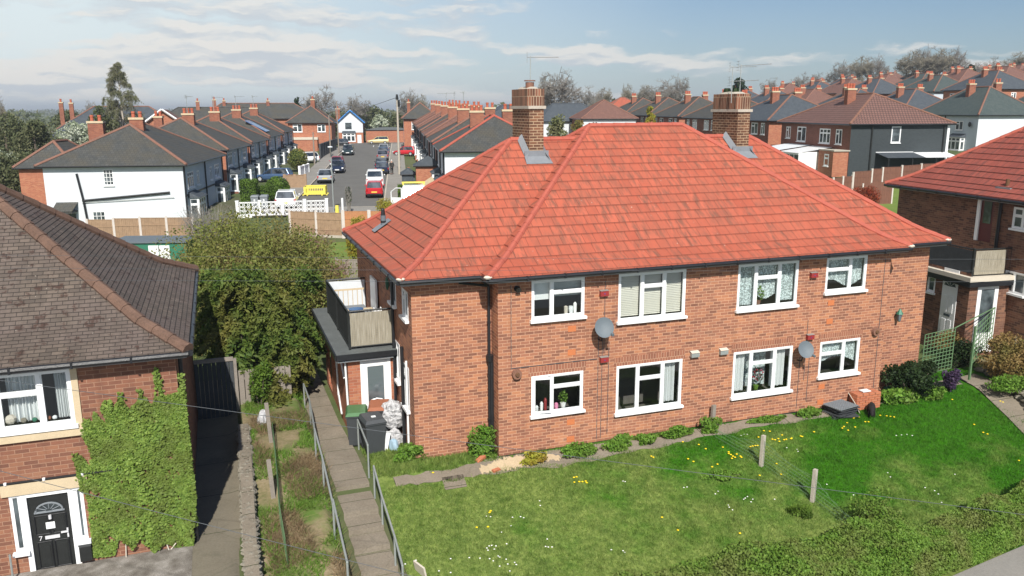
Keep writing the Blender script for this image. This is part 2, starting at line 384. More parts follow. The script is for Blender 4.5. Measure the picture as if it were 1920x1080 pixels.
M['woodg'] = m_plain('grey timber', (.24, .21, .18), .9, .25, 4, bs=.3)
M['woodk'] = m_plain('dark stained timber', (.05, .055, .06), .8, .25, 3)
M['terra'] = m_plain('terracotta', (.21, .105, .075), .8, .25, 5)
M['hipdark'] = m_plain('old brown hip tiles', (.125, .074, .053), .9, .35, 3)
M['potred'] = m_plain('red chimney pots', (.42, .11, .06), .8, .2, 5)
M['terrad'] = m_plain('weathered terracotta', (.20, .10, .068), .85, .3, 3)
M['tile_red'] = m_tiles('red roof tiles', (.365, .086, .050), (.475, .122, .072), (.16, .046, .030), .33, .36, .008, .9, c3=(.42, .112, .066), streakc=(.16, .075, .052), spots=.7)
M['tile_redr'] = m_tiles('deep red roof tiles', (.25, .062, .045), (.34, .088, .062), (.08, .03, .022), .33, .36, .008, .8, spots=.5, streakc=(.12, .05, .045))
M['hip_red'] = m_plain('red ridge tiles', (.37, .092, .062), .8, .18, 3)
M['tile_brown'] = m_tiles('brown plain tiles', (.085, .068, .056), (.155, .122, .098), (.024, .02, .017), .20, .105, .006, .3, spots=.6, c3=(.14, .108, .095), lich=.8)
M['slate'] = m_tiles('grey slates', (.052, .056, .055), (.09, .091, .087), (.032, .033, .032), .3, .3, .012, .25, c3=(.085, .078, .062))
M['slateb'] = m_tiles('blue slates', (.055, .066, .08), (.08, .094, .108), (.04, .045, .05), .3, .3, .008, .15)
M['slateg'] = m_tiles('green slates', (.05, .07, .07), (.075, .094, .09), (.04, .05, .05), .3, .3, .008, .15)
M['tile_mauve'] = m_tiles('brown pantiles', (.185, .10, .082), (.24, .132, .108), (.065, .038, .034), .3, .42, .05, .2)
M['tile_rb'] = m_tiles('red brown tiles', (.15, .078, .062), (.205, .105, .082), (.09, .048, .038), .3, .3, .01, .3)
M['glass'] = m_glass('window glass', (.93, .96, .96), .96)
M['dglass'] = m_dark_glass('dark glass')
M['cglass'] = m_dark_glass('car glass', (.012, .016, .022))
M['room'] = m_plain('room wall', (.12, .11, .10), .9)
M['curt'] = m_plain('white curtain cloth', (.72, .74, .74), .9, .05)
M['blind'] = m_plain('cream blind', (.62, .60, .52), .8, .05)
M['lace'] = m_lace('lace', (.72, .82, .82), 30, .48)
M['tarmac'] = m_ground('tarmac', [(.3, (.105, .103, .098)), (.7, (.15, .147, .138))], .5, 40, .2)
M['pave'] = m_ground('pavement', [(.3, (.19, .18, .165)), (.7, (.29, .275, .25))], .6, 18, .2)
M['pathc'] = m_ground('path concrete', [(.3, (.15, .125, .095)), (.5, (.21, .18, .14)), (.7, (.29, .25, .20))], 1.1, 22, .3, joint=(3.0, .92))
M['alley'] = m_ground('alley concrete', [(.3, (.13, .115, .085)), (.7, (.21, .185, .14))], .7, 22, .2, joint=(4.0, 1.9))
M['lawn'] = m_ground('lawn', [(.3, (.05, .11, .012)), (.5, (.09, .17, .022)), (.7, (.17, .21, .055))], .5, 30, .5)
M['weed'] = m_ground('weedy soil', [(.3, (.09, .11, .035)), (.5, (.22, .18, .10)), (.7, (.32, .25, .17))], 1.2, 14, .6, mixc=(.09, .15, .03), mixs=.9)
M['land'] = m_ground('land', [(.3, (.05, .075, .025)), (.5, (.085, .11, .04)), (.7, (.15, .14, .08))], .12, 1.5, .3, mixc=(.10, .09, .06), mixs=.03)
M['garden'] = m_ground('back lawn', [(.3, (.08, .15, .02)), (.7, (.18, .22, .06))], .8, 14, .4)
M['gravel'] = m_ground('pale gravel', [(.35, (.10, .085, .07)), (.5, (.22, .20, .175)), (.65, (.42, .39, .36))], 3, 60, .8)
M['stone'] = m_plain('rubble stone', (.22, .20, .16), .95, .35, 5, bs=.9)
M['bark'] = m_plain('bark', (.12, .095, .075), .95, .3, 5)
M['twig'] = m_plain('twigs', (.20, .185, .165), .95, .3, 1)
M['twigo'] = m_plain('olive twigs', (.21, .19, .145), .95, .3, 1)
M['sand'] = m_ground('sand', [(.3, (.36, .28, .18)), (.7, (.56, .45, .30))], 1.5, 20, .3)
for k, col in dict(carred=(.55, .02, .03), carwhite=(.75, .77, .78), carsilver=(.42, .44, .46), carnavy=(.015, .025, .06), carblack=(.02, .024, .03),
                   carmaroon=(.35, .03, .06), cargrey=(.22, .2, .22), cardk=(.03, .05, .055), caryellow=(.60, .50, .24), carblue=(.05, .10, .2)).items():
    M[k] = NB(k).bsdf(c4(col), .3, .25 if 'white' not in k else 0, .6, **{'Coat Weight': .5})
for k, (col, ro) in dict(rubber=((.015, .015, .016), .9), rim=((.4, .41, .43), .35), redlight=((.45, .01, .01), .2), lamp=((.75, .78, .8), .15), plate=((.75, .55, .08), .5), platew=((.7, .7, .7), .5),
                   yellow=((.72, .62, .10), .5), bingreen=((.06, .15, .06), .5), binlidr=((.28, .10, .05), .7), bin=((.05, .055, .06), .5), skin=((.5, .3, .22), .6), coat=((.035, .032, .03), .9), hair=((.65, .64, .62), .9),
                   red=((.26, .03, .03), .5), maroon=((.10, .02, .018), .5), orange=((.5, .16, .06), .8), sackw=((.78, .79, .8), .5), bluep=((.30, .42, .52), .6), dish=((.115, .14, .16), .6), chrome=((.6, .6, .62), .2), cat=((.012, .01, .01), .9),
                   shedg=((.03, .16, .10), .5), signred=((.65, .04, .12), .5), signblue=((.04, .08, .4), .5), trell=((.10, .18, .085), .8), pink=((.7, .25, .4), .7), petaly=((.85, .62, .01), .6), petalw=((.85, .85, .82), .6),
                   blueridge=((.05, .22, .55), .5), darkgreen=((.02, .09, .05), .5), bluepanel=((.04, .12, .28), .15), insul=((.05, .15, .05), .4), cable=((.07, .08, .09), .6), flora=((.4, .03, .06), .7), brownhair=((.12, .06, .03), .9), wick=((.55, .5, .42), .8)).items():
    M[k] = m_plain(k, col, ro, .08, 6)
M['leaf_yew'] = m_leaf('yew leaves', (.042, .088, .016), (.13, .185, .034), (.18, .16, .04), .7)
M['leaf_bush'] = m_leaf('privet leaves', (.11, .145, .026), (.215, .24, .055), (.20, .15, .06), .6)
M['leaf_hedge'] = m_leaf('hedge leaves', (.08, .17, .02), (.18, .30, .045), (.17, .19, .055), 1.4)
M['leaf_ivy'] = m_leaf('ivy leaves', (.10, .18, .028), (.24, .34, .065), (.13, .17, .035), 2.2)
M['leaf_green'] = m_leaf('fresh leaves', (.08, .19, .018), (.18, .32, .045), (.13, .20, .035), 1.5)
M['leaf_lime'] = m_leaf('lime leaves', (.25, .27, .03), (.4, .38, .05), (.3, .18, .03), 2)
M['leaf_dark'] = m_leaf('dark leaves', (.015, .035, .01), (.04, .07, .02), None, 1)
M['leaf_box'] = m_leaf('clipped box leaves', (.08, .15, .018), (.15, .24, .035), None, 1.2)
M['leaf_red'] = m_leaf('red shrub leaves', (.28, .03, .015), (.38, .08, .03), (.12, .05, .02), 2)
M['leaf_redg'] = m_leaf('bronze leaves', (.22, .14, .05), (.28, .19, .07), (.13, .17, .04), .9)
M['leaf_purple'] = m_leaf('purple leaves', (.05, .035, .08), (.1, .06, .12), None, 2)
M['leaf_blos'] = m_leaf('blossom', (.45, .50, .38), (.62, .64, .55), (.2, .25, .13), .5)
M['leaf_birch'] = m_leaf('birch catkins', (.14, .17, .06), (.24, .25, .11), (.16, .15, .08), .4)
M['leaf_thick'] = m_leaf('thicket', (.08, .10, .045), (.16, .16, .08), (.08, .11, .04), .25)
M['dry'] = m_leaf('dry stems', (.22, .15, .08), (.34, .25, .15), (.15, .11, .06), 2)
def m_grass(name):
    b = NB(name); ob = b.n('ShaderNodeTexCoord').outputs['Object']; sx = b.n('ShaderNodeSeparateXYZ', {0: ob}).outputs
    r = b.n('ShaderNodeNewGeometry').outputs['Random Per Island'] if 'blade' in name else b.noise(ob, 28, 5, .7)
    lush = b.mix(r, (.030, .14, .005, 1), (.085, .31, .012, 1)); dry = b.mix(r, (.165, .265, .042, 1), (.37, .43, .135, 1))
    f = b.math('ADD', b.noise(ob, .38, 5, .65), b.math('MULTIPLY', sx[0], -.022)); f = b.math('ADD', f, b.math('MULTIPLY', sx[1], -.035))
    col = b.mix(b.ramp(f, [(.36, 0.0), (.56, 1.0)]), lush, dry)
    col = b.mix(b.math('MULTIPLY', b.ramp(b.noise(ob, 1.6, 5, .7), [(.5, 0.0), (.7, 1.0)]), .5), col, (.05, .13, .015, 1))
    col = b.mix(b.math('MULTIPLY', b.ramp(b.noise(ob, 7, 4, .7), [(.45, 1.0), (.62, 0.0)]), .45), col, (.04, .10, .012, 1))
    d = b.n('ShaderNodeBsdfPrincipled', {'Base Color': col, 'Roughness': .6, 'Specular IOR Level': .2}); t = b.n('ShaderNodeBsdfTranslucent', {'Color': col})
    mx = b.n('ShaderNodeMixShader', {0: .35, 1: d.outputs[0], 2: t.outputs[0]}); b.t.links.new(mx.outputs[0], b.o.inputs[0]); return b.m
M['blade'] = m_grass('grass blades'); M['lawn'] = m_grass('lawn')

# ------------------------------------------------------------------ ground, roads, paths
def on_ground(px, py, z0=0):
    z = z0
    for _ in range(30):
        q = at(px, py, z=z); z = .5*z+.5*H(q.x, q.y)
    return q
def build_ground():
    na, nr = 430, 250
    ang = np.linspace(R(-62), R(72), na)+YAW
    rad = 9*np.power(9000/9, np.linspace(0, 1, nr))
    V = np.zeros((nr, na, 3))
    for i, r in enumerate(rad):
        for j, a in enumerate(ang):
            x = CX+r*math.sin(a); y = CY+r*math.cos(a); V[i, j] = (x, y, H(x, y))
    idx = np.arange(nr*na).reshape(nr, na)
    F = np.stack([idx[:-1, :-1], idx[:-1, 1:], idx[1:, 1:], idx[1:, :-1]], -1).reshape(-1, 4)
    tag(np_mesh('ground', V.reshape(-1, 3), F, M['land'], smooth=True), kind='structure')
RKOFF = 1.0
build_ground()
RKOFF = 0
def drape(name, poly_fn, u0, u1, v0, v1, nu, nv, lift, mat, kind='structure', edge=None):
    """a sheet over the ground: poly_fn(u, v) -> x, y"""
    V = []
    for j in range(nv+1):
        for i in range(nu+1):
            x, y = poly_fn(u0+(u1-u0)*i/nu, v0+(v1-v0)*j/nv)[:2]; V.append((x, y, H(x, y)+lift))
    idx = np.arange((nu+1)*(nv+1)).reshape(nv+1, nu+1)
    F = np.stack([idx[:-1, :-1], idx[:-1, 1:], idx[1:, 1:], idx[1:, :-1]], -1).reshape(-1, 4)
    o = np_mesh(name, V, F, mat, smooth=True); return tag(o, kind=kind)
rnd = random.Random(5); LY_ = -2.28
drape('gravel', lambda u, v: (u, v), -14, -7.74, -8, LY_, 12, 12, .035, M['gravel'])
# front lawn
def lawn_front(x): return lerp(((-3.4, -9), (30, -9)), x)
drape('lawn', lambda u, v: (-3.45+u*(float(np.interp(v, [f[1] for f in RKF], [f[0] for f in RKF]))-.12+3.45), v), 0, 1, -7.2, 1.6, 70, 60, .035, M['lawn'])
drape('weedy_bank', lambda u, v: (u, v), -6.5, -4.6, -8, 13, 20, 60, .03, M['weed'])
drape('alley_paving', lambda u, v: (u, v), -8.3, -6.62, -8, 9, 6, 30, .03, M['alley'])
# the bare strip of path along the foot of the flats: irregular edge
def strip(name, pts, w, mat, lift, seed, jit=.12):
    rr = random.Random(seed); mb = MB(); L = []
    n = 60
    xs = [p[0] for p in pts]; ys = [p[1] for p in pts]; ws = w if isinstance(w, (list, tuple)) else [w]*len(pts)
    for i in range(n+1):
        t = i/n*(len(pts)-1)
        x = float(np.interp(t, range(len(pts)), xs)); y = float(np.interp(t, range(len(pts)), ys)); ww = float(np.interp(t, range(len(pts)), ws))
        L.append((x, y, ww/2+rr.uniform(-jit, jit), ww/2+rr.uniform(-jit, jit)))
    for a, b in zip(L, L[1:]):
        q = []
        for (x, y, l, r_), s in ((a, -1), (b, -1), (b, 1), (a, 1)):
            yy = y+(l if s > 0 else -r_); q.append((x, yy, H(x, yy)+lift))
        mb.face(q)
    return tag(mb.build(name, mat), kind='structure')
A1 = at(740, 922, z=-.35); A2 = at(850, 905, z=-.3); A3 = at(960, 878, z=-.25); A4 = at(1040, 868, z=-.2); A5 = at(1250, 833, z=-.2); A6 = at(1400, 808, z=-.25); A7 = at(1560, 785, z=-.35); A8 = at(1790, 742, z=-.55)
strip('path', [A1, A2, A3, A4, A5, A6, A7, A8], [.42, .45, .75, .7, .45, .45, .6, .55], M['pathc'], .05, 3, .07)
strip('sandy_patch', [at(900, 890, z=-.2), at(960, 876, z=-.2), at(1050, 862, z=-.15)], [.3, .55, .2], M['sand'], .056, 8, .08)
drape('stepping_slab', lambda u, v: (u+.1*v, v), at(838, 925, z=-.4).x, at(880, 920, z=-.4).x, at(855, 930, z=-.4).y, at(855, 912, z=-.4).y, 3, 3, .05, M['pathc'])
# stepped concrete path between the handrails
def steps_path():
    mb = MB(); y = 12.0; k = 0
    def xl(y): return lerp(((-6, -4.35), (-3, -4.42), (0, -4.5), (4, -4.55), (13, -4.75)), y)
    def xr(y): return lerp(((-6, -3.55), (-3, -3.62), (0, -3.66), (1.4, -3.66), (4, -3.78), (13, -3.85)), y)
    edges = [12, 9, 6, 4, 2.2, 1.3, .5, -.4, -1.5, -2.1, -2.75, -3.5, -4.2, -4.9, -5.7]
    z = H(-4.1, 2)+.06
    for a, b in zip(edges, edges[1:]):
        zz = (H(-4.1, a)+H(-4.1, b))/2+.08 if a < 2.5 else H(-4.1, (a+b)/2)+.06
        g = .0 if b > 2 else .03
        mb.face([(xl(b), b+g, zz), (xr(b), b+g, zz), (xr(a), a, zz), (xl(a), a, zz)])
        mb.face([(xl(b), b+g, zz-.3), (xr(b), b+g, zz-.3), (xr(b), b+g, zz), (xl(b), b+g, zz)])
        mb.face([(xr(b), b+g, zz-.3), (xr(a), a, zz-.3), (xr(a), a, zz), (xr(b), b+g, zz)])
    tag(mb.build('stepped_path', M['pathc']), kind='structure')
steps_path()
# pavement at the bottom right and paved path by the rockery
pv = [at(1690, 1112, z=-1.16), at(1785, 1080, z=-1.16), at(1850, 1052, z=-1.16), at(1925, 1020, z=-1.16)]
mbp = MB()
far_ = at(2300, 880, z=-1.16)
mbp.face([(pv[0].x, pv[0].y, -1.2), (pv[0].x-3, -9, -1.2), (pv[0].x-2, -12, -1.2), (26, -12, -1.2), (far_.x, far_.y, -1.2), (pv[3].x, pv[3].y, -1.2), (pv[2].x, pv[2].y, -1.2), (pv[1].x, pv[1].y, -1.2)])
for k_, q_ in enumerate(mbp.v): mbp.v[k_] = (q_[0], q_[1], -1.16)
tag(mbp.build('pavement', M['pave']), kind='structure')
pv_y = lambda x: float(np.interp(x, [p.x for p in pv]+[26], [p.y for p in pv]+[pv[3].y+(26-pv[3].x)*.45]))
gp = [on_ground(1795, 712), on_ground(1838, 737), on_ground(1888, 785), on_ground(1950, 850)]
gq = [at(1824, 704, z=gp[0].z), at(1868, 724, z=gp[1].z), at(1924, 763, z=gp[2].z), at(2008, 828, z=gp[3].z)]
def rk_x(y): return float(np.interp(y, [f[1] for f in RKF], [f[0] for f in RKF]))
def gpath(u, v):
    i = min(2, int(v)); a = gp[i].lerp(gp[i+1], v-i); c = gq[i].lerp(gq[i+1], v-i); return a.lerp(c, u)
drape('garden_path', gpath, 0, 1, 0, 3, 5, 24, .075, M['pathc'])
drape('garden_bed', lambda u, v: (rk_x(v)+.05+u, v), 0, 10, -4.5, 11, 40, 40, .02, M['weed'])
# the street behind: carriageway, kerbs, pavements
sxy = lambda L, t: tuple(street(L, t)[:2])
drape('street', sxy, -9.6, -1.6, 72, 176, 12, 110, .07, M['tarmac'])
drape('cross_street', lambda t, L: sxy(L, t), 172, 178, -14, 4, 6, 18, .09, M['tarmac'])
for n, a, b, t0, t1 in (('pavement', -11.7, -9.74, 72, 172), ('pavement', -1.46, .7, 71, 172), ('pavement', -12, 1, 67.8, 72)):
    drape(n, sxy, a, b, t0, t1, 4, 100, .16, M['pave'])
for n, a, b, t0, t1 in (('kerb', -9.74, -9.6, 72, 172), ('kerb', -1.6, -1.46, 72, 172)):
    drape(n, sxy, a, b, t0, t1, 1, 100, .175, M['conc'])
drape('kerb', sxy, -9.6, -1.6, 72, 72.25, 8, 1, .18, M['conc'])
drape('road_marking', sxy, -5.0, -4.88, 160, 165, 1, 6, .1, M['curt'])
drape('back_lawn', lambda u, v: (u, v), -7, 16, 12, 36, 30, 30, .04, M['garden'])
mm = at(1690, 385, d=62)
drape('back_lawn', lambda u, v: (u, v), 14, 50, 14, 48, 20, 20, .05, M['garden'])

# ------------------------------------------------------------------ walls, windows, roofs
def wall(mb, Mx, L, z0, z1, holes=(), rev=.08, u_off=0):
    mb.M = Mx
    xs = sorted({0, L, *[h[0] for h in holes], *[h[1] for h in holes]}); zs = sorted({z0, z1, *[h[2] for h in holes], *[h[3] for h in holes]})
    for xa, xb in zip(xs, xs[1:]):
        for za, zb in zip(zs, zs[1:]):
            cx, cz = (xa+xb)/2, (za+zb)/2
            if any(h[0] < cx < h[1] and h[2] < cz < h[3] for h in holes): continue
            mb.face([(xa, 0, za), (xb, 0, za), (xb, 0, zb), (xa, 0, zb)], [(xa+u_off, za), (xb+u_off, za), (xb+u_off, zb), (xa+u_off, zb)])
    for a, b, c, d in holes:
        for q in (((a, 0, c), (a, rev, c), (a, rev, d), (a, 0, d)), ((b, rev, c), (b, 0, c), (b, 0, d), (b, rev, d)), ((a, 0, d), (a, rev, d), (b, rev, d), (b, 0, d)), ((a, rev, c), (a, 0, c), (b, 0, c), (b, rev, c))):
            mb.face(list(q))
    mb.M = None
def window(par, Mx, x, z, w, h, cols, fr=.055, room=True, name='window', glass=None, sill=True, y0=-.012, opened=None, fmat=None, label=None):
    g = MB(); g.M = Mx
    y1 = y0+.07
    g.box(x, x+w, y0, y1, z, z+fr); g.box(x, x+w, y0, y1, z+h-fr, z+h)
    g.box(x, x+fr, y0, y1, z+fr, z+h-fr); g.box(x+w-fr, x+w, y0, y1, z+fr, z+h-fr)
    cx = x; pan = MB(); pan.M = Mx; op = MB(); op.M = Mx
    for i, (f, tr) in enumerate(cols):
        nx = cx+w*f
        if i < len(cols)-1: g.box(nx-fr*.6, nx+fr*.6, y0-.002, y1, z+fr, z+h-fr)
        a = cx+(fr if i == 0 else fr*.6); b = nx-(fr if i == len(cols)-1 else fr*.6)
        spans = [(z+fr, z+h-fr)]
        if tr:
            zt = z+h*(1-tr); g.box(a, b, y0-.001, y1, zt-fr*.55, zt+fr*.55); spans = [(z+fr, zt-fr*.55), (zt+fr*.55, z+h-fr)]
        for (c, d) in spans:
            tgt = pan
            s = fr*.45
            if opened == i:
                tgt = None
            if tgt is not None:
                g.box(a, a+s, y0+.012, y1-.01, c, d); g.box(b-s, b, y0+.012, y1-.01, c, d); g.box(a+s, b-s, y0+.012, y1-.01, c, c+s); g.box(a+s, b-s, y0+.012, y1-.01, d-s, d)
                pan.face([(a+s, y0+.03, c+s), (b-s, y0+.03, c+s), (b-s, y0+.03, d-s), (a+s, y0+.03, d-s)])
            else:
                # casement hinged on its left side standing a little open
                ca = math.cos(R(24)); sa = math.sin(R(24)); q = b-a; e = .05
                Mo = Mx @ Matrix.Translation((a, y0, 0)) @ Matrix.Rotation(R(-9), 4, 'Z')
                op.M = Mo; op.box(0, e, -.03, .02, c, d); op.box(q-e, q, -.03, .02, c, d); op.box(e, q-e, -.03, .02, c, c+e); op.box(e, q-e, -.03, .02, d-e, d)
                pan.M = Mo; pan.face([(e, -.01, c+e), (q-e, -.01, c+e), (q-e, -.01, d-e), (e, -.01, d-e)]); pan.M = Mx
        cx = nx
    off = None
    o = g.build(name, fmat or M['white'], par); 
    if label: o['label'] = label
    pan.build('pane', glass or (M['glass'] if room else M['dglass']), o)
    if op.f: op.build('open_casement', M['white'], o)
    if sill:
        s = MB(); s.M = Mx; s.box(x-.05, x+w+.05, y0-.09, .0, z-.075, z-.002); s.build('sill', fmat or M['white'], o)
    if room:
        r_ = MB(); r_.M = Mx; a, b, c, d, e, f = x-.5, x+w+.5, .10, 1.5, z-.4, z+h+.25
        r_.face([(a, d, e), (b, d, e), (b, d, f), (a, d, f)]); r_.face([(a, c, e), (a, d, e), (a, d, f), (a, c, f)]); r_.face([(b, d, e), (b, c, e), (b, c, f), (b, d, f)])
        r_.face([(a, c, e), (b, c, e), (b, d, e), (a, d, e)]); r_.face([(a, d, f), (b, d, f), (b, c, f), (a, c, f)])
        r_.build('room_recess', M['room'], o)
    return o
def roof_prof(u, slope, kick=.7, ks=.5):
    return ks*u if u < kick else ks*kick+slope*(u-kick)
def hip_roof(par, x0, x1, y0, y1, ze, slope, mat, hipmat=None, rh=.36, lift=.036, kick=.7, ks=.5, hips=True, name='roof', hr=.088, plain=False, thick=True, seed=1):
    rr = random.Random(seed)
    w, d = x1-x0, y1-y0; hs = min(w, d)/2
    us = [0]; z = lambda u: roof_prof(u, slope, kick, ks)
    if plain: us = [0, kick, hs] if kick else [0, hs]
    else:
        while us[-1] < hs-.02:
            u = us[-1]; sl = ks if u < kick else slope; us.append(min(hs, u+rh/math.sqrt(1+sl*sl)))
    mb = MB()
    def ring(u): return [(x0+u, y0+u), (x1-u, y0+u), (x1-u, y1-u), (x0+u, y1-u)]
    vv = 0
    for k, (a, b) in enumerate(zip(us, us[1:])):
        A, B = ring(a), ring(b); seg = math.hypot(b-a, z(b)-z(a))
        vb = vv+(rh if not plain else seg)
        la = 0 if plain else lift; lb = 0 if plain else .004
        for i in range(4):
            j = (i+1) % 4
            ax = 0 if i % 2 == 0 else 1
            p0, p1, p2, p3 = A[i], A[j], B[j], B[i]
            jit = lambda: rr.uniform(-.004, .004) if not plain else 0
            q = [(p0[0], p0[1], ze+z(a)+la+jit()), (p1[0], p1[1], ze+z(a)+la+jit()), (p2[0], p2[1], ze+z(b)+lb), (p3[0], p3[1], ze+z(b)+lb)]
            mb.face(q, [(p0[ax], vv), (p1[ax], vv), (p2[ax], vb), (p3[ax], vb)])
            if not plain:
                mb.face([(p0[0], p0[1], ze+z(a)-.01), (p1[0], p1[1], ze+z(a)-.01), q[1], q[0]], [(p0[ax], vv-.03), (p1[ax], vv-.03), (p1[ax], vv), (p0[ax], vv)])
        vv = vb
    o = mb.build(name, mat, par)
    if hips and hipmat:
        hb = MB()
        rg = ring(hs)
        def run(pts):
            L = [0]
            for a, b in zip(pts, pts[1:]): L.append(L[-1]+(Vector(b)-Vector(a)).length)
            n = max(1, int(L[-1]/.42)) if not plain else max(1, len(pts)-1)
            def ev(s):
                for i in range(len(L)-1):
                    if s <= L[i+1]+1e-6:
                        f = (s-L[i])/max(1e-6, L[i+1]-L[i]); return Vector(pts[i]).lerp(Vector(pts[i+1]), f)
                return Vector(pts[-1])
            if plain: hb.tube(pts, hr, 6); return
            for i in range(n):
                a = ev(L[-1]*i/n); b = ev(min(L[-1], L[-1]*(i+1.04)/n)); hb.tube([a, b], [hr*1.06, hr*.93], 8)
        for i in range(4):
            A = ring(0)[i]; kx = ring(kick)[i] if kick and kick < hs else A; B = rg[i]
            run([(A[0], A[1], ze+.02), (kx[0], kx[1], ze+z(kick if kick < hs else 0)+.02), (B[0], B[1], ze+z(hs)+.0)] if kick else [(A[0], A[1], ze+.02), (B[0], B[1], ze+z(hs))])
        a, b = ((rg[0], rg[1]) if w > d else (rg[1], rg[2]))
        run([(a[0], a[1], ze+z(hs)+.01), (b[0], b[1], ze+z(hs)+.01)])
        hb.build('ridge_tiles', hipmat, o, smooth=not plain)
    return o
def eaves(par, x0, x1, y0, y1, ze, wx0, wx1, wy0, wy1, sides='SENW', g=.055):
    """gutter (black half pipe), fascia and soffit round a hipped roof"""
    gm = MB(); fm = MB()
    zt = ze-.005
    S = {'S': ((x0, y0), (x1, y0), (0, -1)), 'E': ((x1, y0), (x1, y1), (1, 0)), 'N': ((x1, y1), (x0, y1), (0, 1)), 'W': ((x0, y1), (x0, y0), (-1, 0))}
    for s in sides:
        a, b, n = S[s]
        off = .03
        gm.tube([(a[0]+n[0]*off, a[1]+n[1]*off, zt-.055), (b[0]+n[0]*off, b[1]+n[1]*off, zt-.055)], g, 8)
        L = math.hypot(b[0]-a[0], b[1]-a[1]); k = int(L/1.0)
        for i in range(1, k):
            f = i/k; cx, cy = a[0]+(b[0]-a[0])*f+n[0]*off, a[1]+(b[1]-a[1])*f+n[1]*off
            gm.box(cx-.02, cx+.02, cy-.02-abs(n[1])*.045, cy+.02+abs(n[1])*.045, zt-.118, zt+.005) if n[0] == 0 else gm.box(cx-.065, cx+.065, cy-.02, cy+.02, zt-.118, zt+.005)
    # fascia ring and soffit ring
    e = .045
    fx0, fx1, fy0, fy1 = x0+e, x1-e, y0+e, y1-e
    P = [(fx0, fy0), (fx1, fy0), (fx1, fy1), (fx0, fy1)]; Q = [(wx0, wy0), (wx1, wy0), (wx1, wy1), (wx0, wy1)]
    for i in range(4):
        j = (i+1) % 4; a, b, c, d = P[i], P[j], Q[j], Q[i]
        fm.face([(a[0], a[1], zt-.15), (b[0], b[1], zt-.15), (b[0], b[1], zt), (a[0], a[1], zt)])
        fm.face([(d[0], d[1], zt-.15), (c[0], c[1], zt-.15), (b[0], b[1], zt-.15), (a[0], a[1], zt-.15)])
    gm.build('gutter', M['gutter'], par, smooth=False); fm.build('fascia', M['fascia'], par)

# ------------------------------------------------------------------ the block of flats with the red roof
BX0, BX1, WX0, WX1, SB = -.1, 12.73, -2.25, 14.85, .55
ZE = 4.98; CB = 9.46; WB = 8.92
flats = thing('brick_flats', 'two-storey orange brick block of flats under a bright red tiled hipped roof', 'house')
XA = (.827, 2.344); XB = (3.36, 5.454); XC = (7.176, 9.27); XD = (10.286, 11.803)
ZSL, ZHL, ZSU, ZHU, ZB = .772, 2.15, 3.431, 4.761, .273
wins = [(XA, ZSU+ZB, ZHU, [(.38, None), (.62, .34)], None), (XB, ZSU, ZHU, [(.35, None), (.33, .3), (.32, None)], None), (XC, ZSU, ZHU, [(.3, None), (.39, .33), (.31, None)], None), (XD, ZSU+ZB, ZHU, [(.6, .36), (.4, None)], None),
        (XA, ZSL+ZB, ZHL, [(.39, None), (.61, .33)], 0), (XB, ZSL, ZHL, [(.32, None), (.38, .32), (.30, None)], None), (XC, ZSL, ZHL, [(.3, None), (.4, .3), (.3, None)], None), (XD, ZSL+ZB, ZHL, [(.6, .36), (.4, None)], None)]
F0 = Matrix.Translation((BX0, 0, 0))
wb = MB()
wall(wb, F0, BX1-BX0, -1.0, ZE-.14, [(w[0][0]-BX0, w[0][1]-BX0, w[1], w[2]) for w in wins])
wall(wb, Matrix.Translation((WX0, SB, 0)), BX0-WX0, -1.0, ZE-.14, u_off=.13)
wall(wb, Matrix.Translation((BX1, SB, 0)), WX1-BX1, -1.2, ZE-.14, u_off=.07)
wall(wb, frame((BX0, SB, 0), u=R(-90)), SB, -1.0, ZE-.14)
wall(wb, frame((BX1, 0, 0), u=R(90)), SB, -1.0, ZE-.14)
FW = frame((WX0, WB, 0), u=R(-90))          # the side wall with the porch; x runs from the back to the front
side_w = [(5.95, 6.75, 1.65, 2.75), (7.15, 7.85, 1.2, 2.4), (5.75, 6.5, 3.8, 4.55), (7.3, 8.0, 3.75, 4.5)]
wall(wb, FW, WB-SB, -1.0, ZE-.14, side_w, u_off=.03)
wall(wb, frame((WX1, SB, 0), u=R(90)), WB-SB, -1.5, ZE-.14)
wall(wb, frame((WX1, WB, 0), u=R(180)), WX1-WX0, -1, ZE-.14)
wb.build('wall', M['brick'], flats)
for X in (XA, XB, XC, XD):
    sm = MB(); sm.box(X[0]-.08, X[1]+.08, -.004, .05, ZHL, ZHL+.25); sm.build('soldier_course', M['soldier'], flats)
pl = MB()
pl.box(BX0-.012, BX1+.012, -.012, .02, -.9, .01); pl.build('damp_course', M['black'], flats)
for k, (X, z0, z1, cols, op) in enumerate(wins):
    window(flats, F0, X[0]-BX0, z0, X[1]-X[0], z1-z0, cols, opened=op)
for a, b, c, d in side_w:
    window(flats, FW, a, c, b-a, d-c, [(.5, .3), (.5, None)], room=False)
hip_roof(flats, -.48, 13.12, -.36, CB+.36, ZE, .742, M['tile_red'], M['hip_red'], seed=3)
hip_roof(flats, -2.62, 15.22, SB-.38, WB+.38, ZE-.012, .742, M['tile_red'], M['hip_red'], seed=4)
eaves(flats, -.48, 13.12, -.36, CB+.36, ZE, BX0, BX1, 0, CB, sides='S')
eaves(flats, -2.62, 15.22, SB-.38, WB+.38, ZE-.012, WX0, WX1, SB, WB, sides='EW')
for xa, xb, xr in ((-2.62, -.52, -.5), (13.16, 15.22, 13.14)):
    gg = MB(); gg.tube([(xa, SB-.41, ZE-.06), (xb, SB-.41, ZE-.06)], .055, 8); gg.build('gutter', M['gutter'], flats)
    gg = MB(); gg.tube([(xr, -.38, ZE-.065), (xr, SB-.4, ZE-.065)], .05, 8); gg.build('gutter_return', M['gutter'], flats)
mt = MB()
